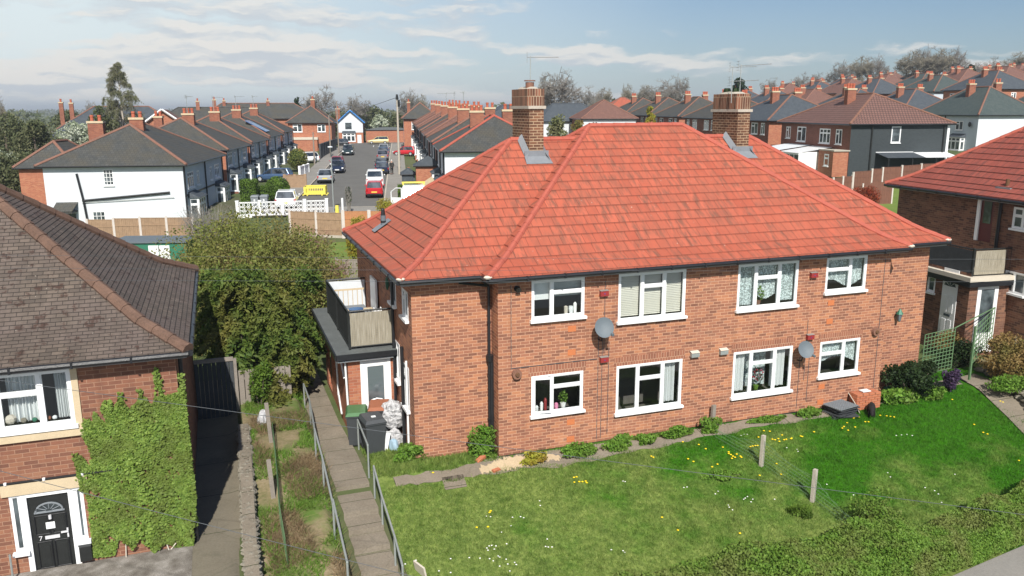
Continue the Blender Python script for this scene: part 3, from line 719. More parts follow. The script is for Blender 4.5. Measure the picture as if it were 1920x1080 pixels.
for x, y in ((-.48, -.36), (13.11, -.36), (15.18, SB-.36), (-2.58, SB-.36)):
    mt = MB(); mt.ell((x, y, ZE+.03), .12, .09, .055, 8, 4); mt.build('hip_end_mortar', M['wick'], flats)
def chimney(par, x0, x1, y0, y1, zb, zt, mat, big=True, npots=0, potmat=None, capmat=None):
    c = MB(); zc = zt-(.55 if big else .15)
    def ringb(a, b, c_, d, z0, z1, bevel=.09):
        k = bevel
        P = [(a+k, c_), (b-k, c_), (b, c_+k), (b, d-k), (b-k, d), (a+k, d), (a, d-k), (a, c_+k)]
        u = 0
        for i in range(8):
            p, q = P[i], P[(i+1) % 8]; L = math.hypot(q[0]-p[0], q[1]-p[1])
            c.face([(p[0], p[1], z0), (q[0], q[1], z0), (q[0], q[1], z1), (p[0], p[1], z1)], [(u, z0), (u+L, z0), (u+L, z1), (u, z1)]); u += L
        c.face([(p[0], p[1], z1) for p in P]); c.face([(p[0], p[1], z0) for p in P][::-1])
    if big:
        ringb(x0, x1, y0, y1, zb, zc-.04, .001)
    else:
        ringb(x0, x1, y0, y1, zb, zt, .001)
    o = c.build('chimney', mat, par)
    if big:
        k = MB(); k.box(x0-.055, x1+.055, y0-.055, y1+.055, zc-.04, zc+.05); k.build('band', M['conc'], o)
        c = MB(); ringb(x0-.05, x1+.05, y0-.05, y1+.05, zc+.05, zt, .12)
        c.build('chimney_head', M['chimh'], o)
        f = MB(); f.ell(((x0+x1)/2, (y0+y1)/2, zt), (x1-x0)/2, (y1-y0)/2, .09, 10, 4); f.build('flaunching', M['conc'], o)
    if npots:
        for i in range(npots):
            py = y0+(y1-y0)*(i+.5)/npots; pxx = (x0+x1)/2; p = MB()
            if x1-x0 > y1-y0: pxx, py = x0+(x1-x0)*(i+.5)/npots, (y0+y1)/2
            if not big:
                p = p
            p.lathe((pxx, py, zt), [(.15, 0), (.13, .3), (.16, .36), (.15, .5), (.10, .5)], 8); p.build('chimney_pot', potmat or M['potred'], o)
        if not big:
            p = MB(); p.box(x0-.06, x1+.06, y0-.06, y1+.06, zt-.18, zt+.0); p.build('cap', capmat or M['tan'], o)
    return o
M['chimh'] = m_brick('chimney head soldier brick', (.07, .035, .025), (.16, .07, .045), (.38, .29, .20), bw=.09, rh=.5, ms=.012, c3=(.3, .13, .08))
for x0 in (2.32, 9.72):
    ch = chimney(flats, x0, x0+.46, 4.05, 5.55, 6.6, 9.72 if x0 < 5 else 9.6, M['chim'])
    fl = MB()
    x1 = x0+.46; y0 = 4.05
    zr = lambda y: ZE+roof_prof(y-(SB-.38), .742)
    # apron at the foot and stepped side flashings
    fl.box(x0-.16, x1+.16, y0-.03, y0-.005, zr(y0)-.1, zr(y0)+.2)
    fl.face([(x0-.2, y0-.3, zr(y0-.3)+.045), (x1+.2, y0-.3, zr(y0-.3)+.045), (x1+.16, y0-.005, zr(y0)+.05), (x0-.16, y0-.005, zr(y0)+.05)])
    for s, xx in ((-1, x0), (1, x1)):
        fl.face([(xx+s*.16, y0-.2, zr(y0-.2)+.045), (xx+s*.16, 4.7, zr(4.7)+.05), (xx+s*.005, 4.7, zr(4.7)+.2), (xx+s*.005, y0, zr(y0)+.2)])
    fl.build('flashing', M['lead'], ch)
# rusty cowl on the near chimney
cw = MB(); cw.cyl((2.5, 4.5, 9.72), .13, .2, 10); cw.cyl((2.5, 4.5, 9.95), .17, .03, 10); cw.build('chimney_cowl', M['terrad'], flats)
for yy in (4.6, 5.1): pot = MB(); pot.lathe((9.95, yy, 9.6), [(.15, 0), (.13, .12), (.1, .2)], 9); pot.build('moss_cap', M['leaf_dark'], flats)
# flue pipe through the roof at the porch side
vp = at(719, 478, x=-1.35); zr_ = ZE+roof_prof(1.25, .742)
fx, fy = -1.42, at(719, 480, x=-1.42).y; fx = -2.62+.9; 
fy = at(721, 478, x=fx).y; fz = ZE+roof_prof(.9, .742)
v = MB(); v.cyl((fx, fy, fz-.1), .085, .42, 12); v.build('vent_pipe', M['dish'], flats)
v = MB(); v.cyl((fx, fy, fz+.32), .075, .17, 12, .06); v.ell((fx, fy, fz+.5), .06, .06, .05, 8, 4); v.cyl((fx, fy, fz+.08), .088, .07, 12); v.build('vent_cowl', M['gutter'], flats)
v = MB(); v.face([(fx-.35, fy-.3, fz-.17), (fx-.35, fy+.25, fz-.17), (fx+.2, fy+.25, fz+.19), (fx+.2, fy-.3, fz+.19)][::-1]); v.build('pipe_flashing', M['lead'], flats)
# downpipes
dp = MB(); dp.tube([(-.42, SB-.12, 4.86), (-.3, SB-.12, 4.7), (-.2, SB-.1, 4.6), (-.2, SB-.1, -.05)], .04, 8)
dp.tube([(-1.0, SB-.12, 4.87), (-1.0, SB-.1, 4.75), (-.25, SB-.1, 4.62)], .035, 8)
for z in (3.6, 2.2, .9): dp.cyl((-.2, SB-.1, z), .052, .05, 8)
dp.cyl((-.18, SB-.1, 2.55), .09, .18, 8, .11); dp.cyl((-.14, SB-.12, -.05), .055, 2.6, 8)
dp.build('downpipe', M['gutter'], flats, smooth=False)
dp = MB(); dp.tube([(WX0-.07, 2.62, 4.9), (WX0-.07, 2.62, -.02)], .045, 8); dp.tube([(WX0-.06, 3.0, 3.0), (WX0-.06, 3.0, -.02)], .045, 8); dp.tube([(WX0-.06, 1.62, 2.85), (WX0-.06, 1.62, -.05)], .05, 8)
dp.build('soil_pipe', M['gutter'], flats)
dp = MB(); dp.tube([(WX0-.06, 1.1, 2.6), (WX0-.06, 1.1, .1)], .03, 8); dp.build('white_pipe', M['white'], flats)
for x, z0, z1 in ((2.95, 2.6, 4.6), (2.78, .1, 3.2), (2.9, .1, 3.0), (.25, 2.4, 4.7), (9.75, 1.0, 2.9), (9.9, .3, 1.7), (9.55, .1, 1.75), (12.5, .2, 4.6), (3.1, .2, 2.9)):
    cb = MB(); cb.box(x, x+.012, -.014, -.002, z0, z1); cb.build('wall_cable', M['cable'], flats)
cb = MB(); cb.box(.27, 2.75, -.018, -.004, 2.43, 2.445)
cb.build('wall_cable', M['cable'], flats)
ab = MB()
for x, zs in ((1.88, (3.28, 2.62, .62, .12)), (10.45, (3.28, 2.7)), (10.35, (.62, .12))):
    for z in zs: ab = MB(); ab.box(x, x+.23, -.008, .02, z, z+.16); ab.build('air_brick', M['orange'], flats)
# things fixed to the front of the flats
def alarm(x, z, lab, group='red alarm boxes on the brick front'):
    t = thing('alarm_box', lab, 'alarm box', (x, -.003, z), group=group); b = MB()
    b.face([(-.12, 0, -.08), (.12, 0, -.08), (.12, -.11, -.08), (-.12, -.11, -.08)][::-1])
    b = MB(); b.box(-.12, .12, -.1, 0, -.09, .055); b.build('box', M['red'], t)
    c = MB(); c.face([(-.125, 0, .075), (-.125, -.11, .057), (.125, -.11, .057), (.125, 0, .075)]); c.build('lid', M['pave'], t)
    c = MB(); c.cyl((0, -.103, -.03), .012, .02, 6); c.build('lamp', M['signblue'], t); return t
for px, py, lab in ((1131, 548, 'red alarm box high up between the two upper windows nearest the downpipe'), (1131, 672, 'red alarm box below the left satellite dish'),
                    (1524, 514, 'red alarm box beside the upper right lace window'), (1517, 630, 'red alarm box just above the right satellite dish')):
    q = at(px, py, y=0); alarm(q.x, q.z, lab)
def satdish(px, py, lab, r=.26):
    q = at(px, py, y=-.38)
    t = thing('satellite_dish', lab, 'satellite dish', (q.x, 0, q.z), group='satellite dishes on the brick front')
    Md = Matrix.Translation((0, -.36, 0)) @ Matrix.Rotation(R(-14), 4, 'Z') @ Matrix.Rotation(R(66), 4, 'X')
    b = MB(); b.M = Md
    for i in range(6):
        r0, r1 = r*i/6, r*(i+1)/6
        for k in range(20):
            a0, a1 = 2*math.pi*k/20, 2*math.pi*(k+1)/20
            f = lambda rr, a: (rr*math.cos(a), rr*math.sin(a)*1.08, .9*rr*rr-.0)
            b.face([f(r0, a0), f(r1, a0), f(r1, a1), f(r0, a1)] if i else [f(0, 0), f(r1, a0), f(r1, a1)])
    b.build('reflector', M['dish'], t, smooth=True)
    b = MB(); b.tube([(.02, -.02, -.42), (.02, -.2, -.4), (0, -.3, -.12), (0, -.36, -.02)], .02, 6); b.build('bracket', M['gutter'], t)
    b = MB(); b.tube([(0, -.33, -.2), (.16, -.56, -.17)], .012, 6); b.build('arm', M['gutter'], t)
    b = MB(); b.tube([(.16, -.6, -.16), (.16, -.52, -.14)], .04, 8); b.build('receiver', M['dish'], t)
satdish(1133, 615, 'grey satellite dish between the upper left windows of the brick flats')
satdish(1511, 656, 'grey satellite dish between the lower right windows of the brick flats', .24)
q = at(1684, 591, y=.45)
t = thing('wall_lantern', 'green wall lantern on the right end of the brick flats', 'lantern', (q.x, SB, q.z))
b = MB(); b.lathe((0, -.16, -.17), [(.05, 0), (.09, .22)], 6); b.build('glass_body', M['dish'], t)
b = MB(); b.lathe((0, -.16, .05), [(.11, 0), (.06, .1), (.02, .17)], 6); b.tube([(0, 0, -.05), (0, -.08, .0), (0, -.16, .12)], .014, 5); b.lathe((0, -.16, -.2), [(.03, 0), (.05, .03)], 6); b.build('cage', M['shedg'], t)
def cowl(px, py, lab, y=0):
    q = at(px, py, y=y); t = thing('round_vent', lab, 'vent', (q.x, y, q.z), group='round rusty vents on the brick front')
    b = MB(); b.tube([(0, 0, 0), (0, -.10, 0)], [.14, .13], 14); b.build('rim', M['terrad'], t)
    b = MB(); b.tube([(0, -.1, 0), (0, -.14, 0)], [.07, .05], 10); b.build('cap', M['brownhair'], t)
cowl(968, 701, 'round rusty vent at the left of the lower kitchen window'); cowl(1640, 621, 'round rusty vent near the wall lantern')
q = at(969, 541, y=0)
t = thing('flue_outlet', 'small black flue outlet below the gutter at the left', 'flue', (q.x, 0, q.z)); b = MB(); b.tube([(0, 0, 0), (0, -.12, 0), (0, -.16, -.03)], [.06, .06, .075], 10); b.build('pipe', M['black'], t)
b = MB(); b.tube([(0, 0, 0), (0, -.02, 0)], [.085, .085], 10); b.build('flange', M['gutter'], t)
for px, py, lab in ((1301, 664, 'grey vent box to the right of the lower dark window'), (1355, 659, 'grey vent box to the left of the window with red flowers')):
    q = at(px, py, y=0); t = thing('vent_box', lab, 'vent', (q.x, 0, q.z), group='grey vent boxes'); b = MB(); b.box(-.13, .13, -.1, 0, -.07, .06); b.build('box', M['galv'], t)
    b = MB(); b.face([(-.135, 0, .11), (-.135, -.12, .062), (.135, -.12, .062), (.135, 0, .11)]); b.build('hood', M['wick'], t)

_b = NB('crumpled polythene'); _o = _b.n('ShaderNodeTexCoord').outputs['Object']
_n = _b.n('ShaderNodeTexVoronoi', {'Vector': _o, 'Scale': 9.0}).outputs['Distance']; _n2 = _b.noise(_o, 14, 6, .7)
M['poly'] = _b.bsdf(_b.mix(_b.ramp(_n2, [(.4, 0.0), (.7, 1.0)]), (.60, .60, .61, 1), (.40, .40, .42, 1)), .35, 0, .5, _b.math('ADD', _n, _n2), 1.0, .06)
q = on_ground(783, 1072); b = MB(); b.M = Matrix.Translation((q.x, q.y, q.z)) @ Matrix.Rotation(R(20), 4, 'Z') @ Matrix.Rotation(R(-12), 4, 'Y'); b.box(-.02, .02, -.35, .05, -.1, .28); tag(b.build('timber_offcut', M['wick'], None), 'pale edged board sticking up from the lawn at the bottom by the handrail', 'board')
q = at(18, 1040, y=LY_-.25); b = MB(); b.tube([(q.x, q.y, 0), (q.x, q.y, q.z+.0)], .02, 6); tag(b.build('steel_post', M['galv'], None), 'short grey steel post in front of the left brick house beside its door', 'post')
# curtains, blinds and window sill things
def sheet(name, X0, X1, z0, z1, y, mat, lab, cat, wav=.02, n=26, scal=None, group=None):
    b = MB(); xs = [X0+(X1-X0)*i/n for i in range(n+1)]
    for i in range(n):
        a, c = xs[i], xs[i+1]; f = lambda k: y+wav*math.sin(k*1.9)+wav*.5*math.sin(k*.7)
        za = zc = z0
        if scal: za, zc = z0+scal(i/n), z0+scal((i+1)/n)
        b.face([(a, f(i), za), (c, f(i+1), zc), (c, f(i+1), z1), (a, f(i), z1)], [(a, za), (c, zc), (c, z1), (a, z1)])
    return tag(b.build(name, mat, None, smooth=True), lab, cat, group)
wq = lambda X, a, b: (X[0]+(X[1]-X[0])*a, X[0]+(X[1]-X[0])*b)
G = 'lace curtains'
sheet('net_curtain', *wq(XC, .02, .3), ZSU+.08, ZHU-.05, .16, M['lace'], 'white lace curtain in the left light of the upper window with the potted plant', 'curtain', group=G)
sheet('net_curtain', *wq(XC, .32, .68), ZSU+.3, ZHU-.05, .16, M['lace'], 'scalloped lace curtain above the potted plant upstairs', 'curtain', scal=lambda u: -.2*math.sin(u*math.pi*.9)+.12, group=G)
sheet('net_curtain', *wq(XC, .7, .98), ZSU+.12, ZHU-.05, .16, M['lace'], 'white lace curtain in the right light of the upper window with the potted plant', 'curtain', group=G)
sheet('net_curtain', *wq(XD, .02, .98), ZSU+ZB+.22, ZHU-.05, .16, M['lace'], 'wavy lace curtain filling the upper right window', 'curtain', scal=lambda u: .12*math.sin(u*7), group=G)
sheet('net_curtain', *wq(XD, .02, .98), ZSL+ZB+.42, ZHL-.05, .16, M['lace'], 'short lace curtain arching in the lower right window', 'curtain', scal=lambda u: .22*math.sin(u*math.pi)-.1, group=G)
sheet('net_curtain', *wq(XC, .02, .24), ZSL+.1, ZHL-.05, .2, M['curt'], 'white curtain at the left of the window with red flowers', 'curtain', .035)
sheet('net_curtain', *wq(XC, .3, .68), ZSL+.12, ZHL-.05, .42, M['lace'], 'thin lace curtain behind the red flowers', 'curtain', .03)
sheet('net_curtain', *wq(XC, .7, .93), ZSL+.1, ZHL-.05, .2, M['curt'], 'white curtain at the right of the window with red flowers', 'curtain', .035)
sheet('net_curtain', *wq(XB, .74, .93), ZSL+.08, ZHL-.06, .2, M['curt'], 'white curtain tied back in the lower dark window', 'curtain', .04, scal=None)
def blind(X, a, b, z0, z1, lab):
    t = MB(); x0, x1 = wq(X, a, b); n = int((z1-z0)/.05)
    for i in range(n):
        z = z0+i*.05; t.face([(x0, .13, z), (x1, .13, z), (x1, .165, z+.052), (x0, .165, z+.052)])
    tag(t.build('window_blind', M['blind'], None), lab, 'blind', 'window blinds')
blind(XB, .03, .33, ZSU+.1, ZHU-.05, 'closed cream slatted blind in the left light of the upper three-light window')
blind(XB, .37, .66, ZSU+.1, ZHU-.05, 'closed cream slatted blind in the middle light of the upper three-light window')
blind(XB, .70, .97, ZSU+.1, ZHU-.05, 'closed cream slatted blind in the right light of the upper three-light window')
tag((lambda b: (b.box(*wq(XA, .03, .37), .13, .14, ZSU+ZB+.5, ZHU-.05), b.build('roller_blind', M['curt']))[1])(MB()), 'half lowered roller blind in the upper left kitchen window', 'blind')
tag((lambda b: (b.box(*wq(XA, .42, .97), .13, .14, ZHU-.5, ZHU-.05), b.build('roller_blind', M['galv']))[1])(MB()), 'grey roller blind raised in the right light of the upper left window', 'blind')
def jar(x, y, z, mat, prof, lab, cat, name):
    b = MB(); b.lathe((0, 0, 0), prof, 10); o = b.build(name, mat, smooth=False); o.location = (x, y, z); return tag(o, lab, cat)
bz = ZSU+ZB+.06
jar(1.85, .09, bz, M['wick'], [(.05, 0), (.055, .2), (.03, .22)], 'cream candle on the sill of the upper left kitchen window', 'candle', 'candle')
jar(2.0, .1, bz, M['curt'], [(.05, 0), (.07, .12), (.06, .2)], 'white jug on the upper left kitchen window sill', 'jug', 'jug')
jar(2.12, .1, bz, M['petalw'], [(.04, 0), (.05, .25), (.02, .3)], 'white bottle on the upper left kitchen window sill', 'bottle', 'bottle')
def leafball(n, c, r, size, rnd_, flat=1.0):
    """n leaf quads filling an ellipsoid; returns vertex and face arrays"""
    rs = np.random.RandomState(rnd_)
    d = rs.normal(size=(n, 3)); d /= np.linalg.norm(d, axis=1)[:, None]
    rad = rs.uniform(.35, 1, n)**.5
    P = np.array(c)+d*rad[:, None]*np.array(r)
    return leaves_at(P, size, rs, flat)
def leaves_at(P, size, rs, flat=1.0, nrm=None, asp=.6, tri=False):
    n = len(P)
    a = rs.normal(size=(n, 3)); 
    if nrm is not None: a = np.array(nrm)+a*flat
    a /= np.linalg.norm(a, axis=1)[:, None]
    b = np.cross(a, rs.normal(size=(n, 3))); b /= np.linalg.norm(b, axis=1)[:, None]; c = np.cross(a, b)
    s = size*rs.uniform(.6, 1.3, n)[:, None]
    if tri:
        V = np.stack([P-b*s*.5*asp, P+b*s*.5*asp, P+c*s], 1).reshape(-1, 3); return V, np.arange(3*n).reshape(n, 3)
    V = np.stack([P-c*s*.55, P+b*s*.5*asp, P+c*s*.55, P-b*s*.5*asp], 1).reshape(-1, 3)
    return V, np.arange(4*n).reshape(n, 4)
def merge(parts):
    Vs, Fs, k = [], [], 0
    for V, F in parts: Vs.append(V); Fs.append(F+k); k += len(V)
    return np.concatenate(Vs), np.concatenate(Fs)
def pot_plant(x, y, z, r, leafmat, potmat, lab, h=.2, flower=None):
    t = thing('pot_plant', lab, 'pot plant', (x, y, z))
    b = MB(); b.lathe((0, 0, 0), [(.06, 0), (.085, .13)], 9); b.build('pot', potmat, t)
    V, F = leafball(90, (0, 0, .13+h*.6), (r, r*.5, h*.6), .07, 7); np_mesh('foliage', V, F, leafmat, t)
    if flower:
        V, F = leafball(60, (0.02, -.03, .16+h*.7), (r, r*.4, h*.5), .06, 9); np_mesh('flowers', V, F, flower, t)
pot_plant(*((XC[0]+.82), .12), ZSU+.06, .2, M['leaf_green'], M['terrad'], 'leafy green pot plant on the upstairs window sill between lace curtains', .36)
pot_plant(XC[0]+1.0, .2, ZSL+.06, .22, M['leaf_dark'], M['leaf_green'], 'vase of red and white flowers in the lower window', .45, M['flora'])
pot_plant(XA[0]+1.0, .16, ZSL+ZB+.06, .13, M['leaf_green'], M['petalw'], 'green plant in a white pot in the open kitchen window', .3)
jar(XA[0]+.78, .12, ZSL+ZB+.05, M['pink'], [(.05, 0), (.06, .08), (.05, .16), (.02, .18)], 'pink container on the lower kitchen window sill', 'container', 'container')
for i, (dx, mt_, lb) in enumerate(((.22, M['curt'], 'small white cup at the left of the open kitchen window'), (.36, M['petalw'], 'white jar behind the open casement'), (.47, M['red'], 'slim red bottle in the open kitchen window'))):
    jar(XA[0]+dx, .15, ZSL+ZB+.05, mt_, [(.04, 0), (.045, .12+.08*i), (.02, .16+.09*i)], lb, 'sill object', ('cup', 'jar', 'bottle')[i])

# ------------------------------------------------------------------ porch with balcony
PX0, PX1, PY0, PY1, PZ = -3.62, WX0-.004, 2.72, 7.9, 2.42
porch = thing('porch', 'brick porch with white glazed door and flat grey roof beside the flats', 'porch', (0, 0, 0))
b = MB(); wall(b, Matrix.Translation((PX0, PY0, 0)), PX1-PX0, -.6, PZ, [(.34, 1.2, .12, PZ-.12)]); wall(b, frame((PX0, PY1, 0), u=R(-90)), PY1-PY0, -.6, PZ, [(.5, 1.4, .1, 2.2), (2.0, 2.9, 1.0, 2.2)]); b.build('wall', M['brick_far'], porch)
b = MB(); MP = Matrix.Translation((PX0+.34, PY0, .12))
b.M = MP; b.box(0, .86, -.02, .05, 2.08, 2.18); b.box(0, .09, -.02, .05, 0, 2.08); b.box(.77, .86, -.02, .05, 0, 2.08)
fr = b.build('door_frame', M['white'], porch)
b = MB(); b.M = MP; b.box(.09, .77, -.01, .03, .02, .8); b.box(.09, .2, -.01, .03, .8, 1.98); b.box(.66, .77, -.01, .03, .8, 1.98); b.box(.2, .66, -.01, .03, 1.92, 2.07); b.box(.09, .2, -.01, .03, 1.98, 2.07); b.box(.66, .77, -.01, .03, 1.98, 2.07)
b.box(.2, .66, -.018, -.01, .3, .32); b.box(.2, .66, -.018, -.01, .62, .64)
dr = b.build('door', M['white'], porch)
b = MB(); b.M = MP; b.face([(.2, .01, .8), (.66, .01, .8), (.66, .01, 1.92), (.2, .01, 1.92)]); b.build('door_glass', M['dglass'], dr)
b = MB(); b.M = MP; b.tube([(.24, -.03, .84), (.27, -.04, .93), (.43, -.05, .97), (.58, -.04, .93), (.61, -.03, .84)], .02, 6); b.build('rail', M['white'], dr)
b = MB(); b.box(PX0-.33, PX1, PY0-.22, PY1+.3, PZ, PZ+.12); b.build('roof_slab', M['slab'], porch)
b = MB(); b.box(PX0-.34, PX1, PY0-.25, PY0-.2, PZ-.06, PZ+.1); b.box(PX0-.37, PX0-.33, PY0-.25, PY1+.3, PZ-.06, PZ+.1); b.box(PX0-.27, PX1, PY0-.19, PY0-.15, PZ-.1, PZ-.05); b.build('fascia', M['gutter'], porch)
b = MB(); b.tube([(PX0-.3, PY0-.16, PZ-.12), (PX1-.1, PY0-.16, PZ-.12)], .022, 6)
b.tube([(PX0-.07, PY0+.02, PZ-.2), (PX0-.05, PY0+.02, 1.2), (PX0-.03, PY0-.03, .15)], .03, 6); b.tube([(PX0-.07, PY0+1.3, PZ-.1), (PX0-.04, PY0+.5, 1.6)], .03, 6); b.tube([(PX0-.04, PY0+2.2, PZ-.1), (PX0-.04, PY0+2.0, .6), (PX0-.04, PY0+1.4, .2)], .03, 6)
b.build('white_pipe', M['white'], porch)
bal = thing('balcony_railing', 'black metal balcony railing with wired reed screen above the white porch door', 'railing', (0, 0, 0))
BZ0, BZ1 = PZ+.2, PZ+1.22; bx0, bx1, by0, by1 = -3.52, WX0-.02, 2.86, 7.4
def rail_side(fm, P, Q, z0, z1, n, bar=.009):
    fm.tube([(P[0], P[1], z1), (Q[0], Q[1], z1)], .028, 6); fm.tube([(P[0], P[1], z0), (Q[0], Q[1], z0)], .018, 6)
    for i in range(n+1):
        f = i/n; x, y = P[0]+(Q[0]-P[0])*f, P[1]+(Q[1]-P[1])*f; fm.tube([(x, y, z0), (x, y, z1)], bar, 4)
b = MB(); rail_side(b, (bx0, by0), (bx1, by0), BZ0, BZ1, 14); b.build('front_rail', M['black'], bal)
b = MB(); rail_side(b, (bx0, by0), (bx0, by1), BZ0, BZ1, 40); rail_side(b, (bx0, by1), (bx1, by1), BZ0, BZ1, 12); b.build('side_rail', M['black'], bal)
for (x, y) in ((bx0, by0), (bx0, (by0+by1)/2), (bx0, by1), (bx1-.03, by0)):
    b = MB(); b.box(x-.03, x+.03, y-.03, y+.03, PZ+.1, BZ1+.02); b.build('post', M['black'], bal)
bb = NB('reed screen'); uv = bb.n('ShaderNodeUVMap').outputs[0]
gsc = bb.n('ShaderNodeTexBrick', {'Vector': uv, 'Color1': (1, 1, 1, 1), 'Color2': (1, 1, 1, 1), 'Mortar': (0, 0, 0, 1), 'Scale': 1, 'Mortar Size': .007, 'Brick Width': .045, 'Row Height': .05}); gsc.offset = 0
reed = bb.ramp(bb.noise(bb.mapv(uv, (60, 1.5, 1)), 1.0, 5, .7), [(.35, (.07, .06, .045)), (.5, (.26, .235, .19)), (.65, (.45, .43, .38))])
M['reed'] = bb.bsdf(bb.mix(gsc.outputs['Fac'], reed, (.28, .25, .18, 1)), .8)
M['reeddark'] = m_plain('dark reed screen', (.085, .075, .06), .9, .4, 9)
b = MB(); b.box(bx0+.04, bx1-.02, by0-.02, by0-.008, BZ0+.02, BZ1-.05); b.build('reed_screen', M['reed'], bal)
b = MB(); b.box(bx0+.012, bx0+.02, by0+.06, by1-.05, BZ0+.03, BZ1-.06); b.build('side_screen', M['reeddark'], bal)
b = MB(); b.box(bx0+.05, bx1-.02, by1-.04, by1-.02, BZ0, BZ1-.05); b.build('white_screen', M['render'], bal)
# things standing on the balcony
t = thing('wooden_bench', 'light wooden slatted bench on the balcony by the white screen', 'bench', (-3.0, 6.2, PZ+.13))
b = MB(); b.box(-.45, .5, -.3, .2, .38, .43); b.build('seat', M['grey'], t)
b = MB()
for i in range(7): b.box(-.45+i*.15, -.43+i*.15, .2, .23, .43, .95)
b.box(-.47, .52, .19, .24, .92, .97); b.build('backrest', M['tan'], t)
for x in (-.45, .46):
    for y in (-.28, .18): b = MB(); b.box(x, x+.04, y, y+.04, 0, .4); b.build('leg', M['tan'], t)
t = thing('garden_table', 'pale wooden table with blue bowl on the balcony', 'table', (-3.0, 4.6, PZ+.13))
b = MB(); b.box(-.5, .5, -.35, -.28, .62, .66); b.box(-.5, .5, .28, .35, .62, .66); b.box(-.5, -.43, -.28, .28, .62, .66); b.box(.43, .5, -.28, .28, .62, .66); b.build('table_frame', M['tan'], t)
b = MB(); b.box(-.43, .43, -.28, .28, .6, .63); b.build('tabletop', M['grey'], t)
for x in (-.46, .42):
    for y in (-.32, .28): b = MB(); b.box(x, x+.05, y, y+.05, 0, .6); b.build('leg', M['tan'], t)
t = tag((lambda b: (b.lathe((-3.05, 4.5, PZ+.77), [(.06, 0), (.2, .08), (.23, .12)], 14), b.build('bowl', M['bluepanel'], None))[1])(MB()), 'blue bowl on the pale balcony table', 'bowl')
b = MB(); 
for s in (-1, 1): b.tube([(-2.55+s*.16, 3.75, PZ+.14), (-2.5+s*.1, 3.95, PZ+1.0)], .02, 5); b.tube([(-2.55+s*.16, 4.3, PZ+.14), (-2.5+s*.1, 4.0, PZ+1.0)], .02, 5)
for k in range(4): b.box(-2.68+.01*k, -2.38-.01*k, 3.8+.04*k, 3.85+.04*k, PZ+.3+.2*k, PZ+.33+.2*k)
tag(b.build('stepladder', M['white'], None), 'white folding stepladder standing open on the balcony', 'stepladder')
b = MB(); b.box(-2.36, -2.3, 5.0, 5.9, PZ+.13, PZ+1.6); tag(b.build('white_board', M['white'], None), 'tall white board leaning on the wall at the back of the balcony', 'board')
b = MB(); b.ell((-2.33, 3.25, 4.28), .05, .13, .2, 10, 6); tag(b.build('green_lamp', M['darkgreen'], None), 'round dark green object high on the side wall above the balcony', 'wall fitting')

# ------------------------------------------------------------------ left house with ivy
LY, LX = -2.28, -7.74
LZE = 4.42
lh = thing('brick_house', 'brick house with brown tiled hip roof, black front door and ivy climbing its corner', 'house', (0, 0, 0))
q0, q1 = at(3, 797, y=LY), at(127, 690, y=LY)
wz0, wz1, wx1 = at(130, 797, y=LY).z+.03, at(125, 690, y=LY).z, at(136, 740, y=LY).x
wx0 = wx1-1.9
LWX = -17.5
d0, d1 = at(15, 925, y=LY), at(150, 910, y=LY)
dz1 = d1.z-.02
dxL, dxR = d0.x, at(158, 940, y=LY).x
doorL, doorR = at(50, 940, y=LY).x, at(127, 925, y=LY).x
FL = Matrix.Translation((LWX, LY, 0))
b = MB(); hole = [(wx0-LWX, wx1-LWX, wz0, wz1), (doorL-.1-LWX, doorR+.1-LWX, .05, dz1)]
sl_z0 = at(110, 1022, y=LY).z
hole += [(dxL-LWX, doorL-.1-LWX, sl_z0-.0, dz1), (doorR+.1-LWX, dxR-LWX, sl_z0+.05, dz1)]
wall(b, FL, LX-LWX, -1.0, LZE-.1, hole); wall(b, frame((LX, LY, 0), u=R(90)), 8.2, -1, LZE-.1); b.build('wall', M['brick_l'], lh)
wo = window(lh, FL, wx0-LWX, wz0, wx1-wx0, wz1-wz0, [(.33, None), (.38, .38), (.29, None)], fr=.055)
b = MB(); b.M = FL; b.box(wx0-LWX-.1, wx1-LWX+.12, -.07, .02, wz0-.24, wz0-.075); b.box(wx1-LWX+.003, wx1-LWX+.12, -.03, .02, wz0-.075, wz1+.05); b.box(dxL-LWX-.12, dxR-LWX+.1, -.05, .02, dz1+.003, dz1+.24); b.build('stone_surround', M['tan'], lh)
fr_ = window(lh, FL, dxL-LWX, sl_z0, doorL-.1-dxL, dz1-sl_z0, [(1, None)], fr=.04, room=False)
fr_ = window(lh, FL, doorR+.1-LWX, sl_z0+.05, dxR-doorR-.1, dz1-sl_z0-.05, [(1, None)], fr=.045, room=False)
b = MB(); b.M = FL; a_, c_ = doorL-LWX, doorR-LWX
b.box(a_-.1, a_, -.02, .08, .05, dz1); b.box(c_, c_+.1, -.02, .08, .05, dz1); b.box(a_, c_, -.02, .08, dz1-.08, dz1); b.build('door_frame', M['white'], lh)
b = MB(); b.M = FL; b.box(a_, c_, .03, .07, .05, dz1-.08)
dw = c_-a_; dh = dz1-.13
for (u0, u1, v0, v1) in ((.14, .44, .07, .38), (.56, .86, .07, .38), (.14, .44, .5, .74), (.56, .86, .5, .74)):
    b.box(a_+dw*u0, a_+dw*u1, .018, .03, .05+dh*v0, .05+dh*v1); b.box(a_+dw*(u0+.03), a_+dw*(u1-.03), .01, .018, .05+dh*(v0+.03), .05+dh*(v1-.03))
door = b.build('door', M['black'], lh)
for (u0, u1, v0, v1) in ((.12, .46, .06, .40), (.54, .88, .06, .40), (.12, .46, .5, .74), (.54, .88, .5, .74)):
    b = MB(); b.M = FL; Q4 = [(a_+dw*u0, .01, .05+dh*v0), (a_+dw*u1, .01, .05+dh*v0), (a_+dw*u1, .01, .05+dh*v1), (a_+dw*u0, .01, .05+dh*v1)]
    for k in range(4): b.tube([Q4[k], Q4[(k+1) % 4]], .009, 4)
    b.build('door_moulding', M['gutter'], door)
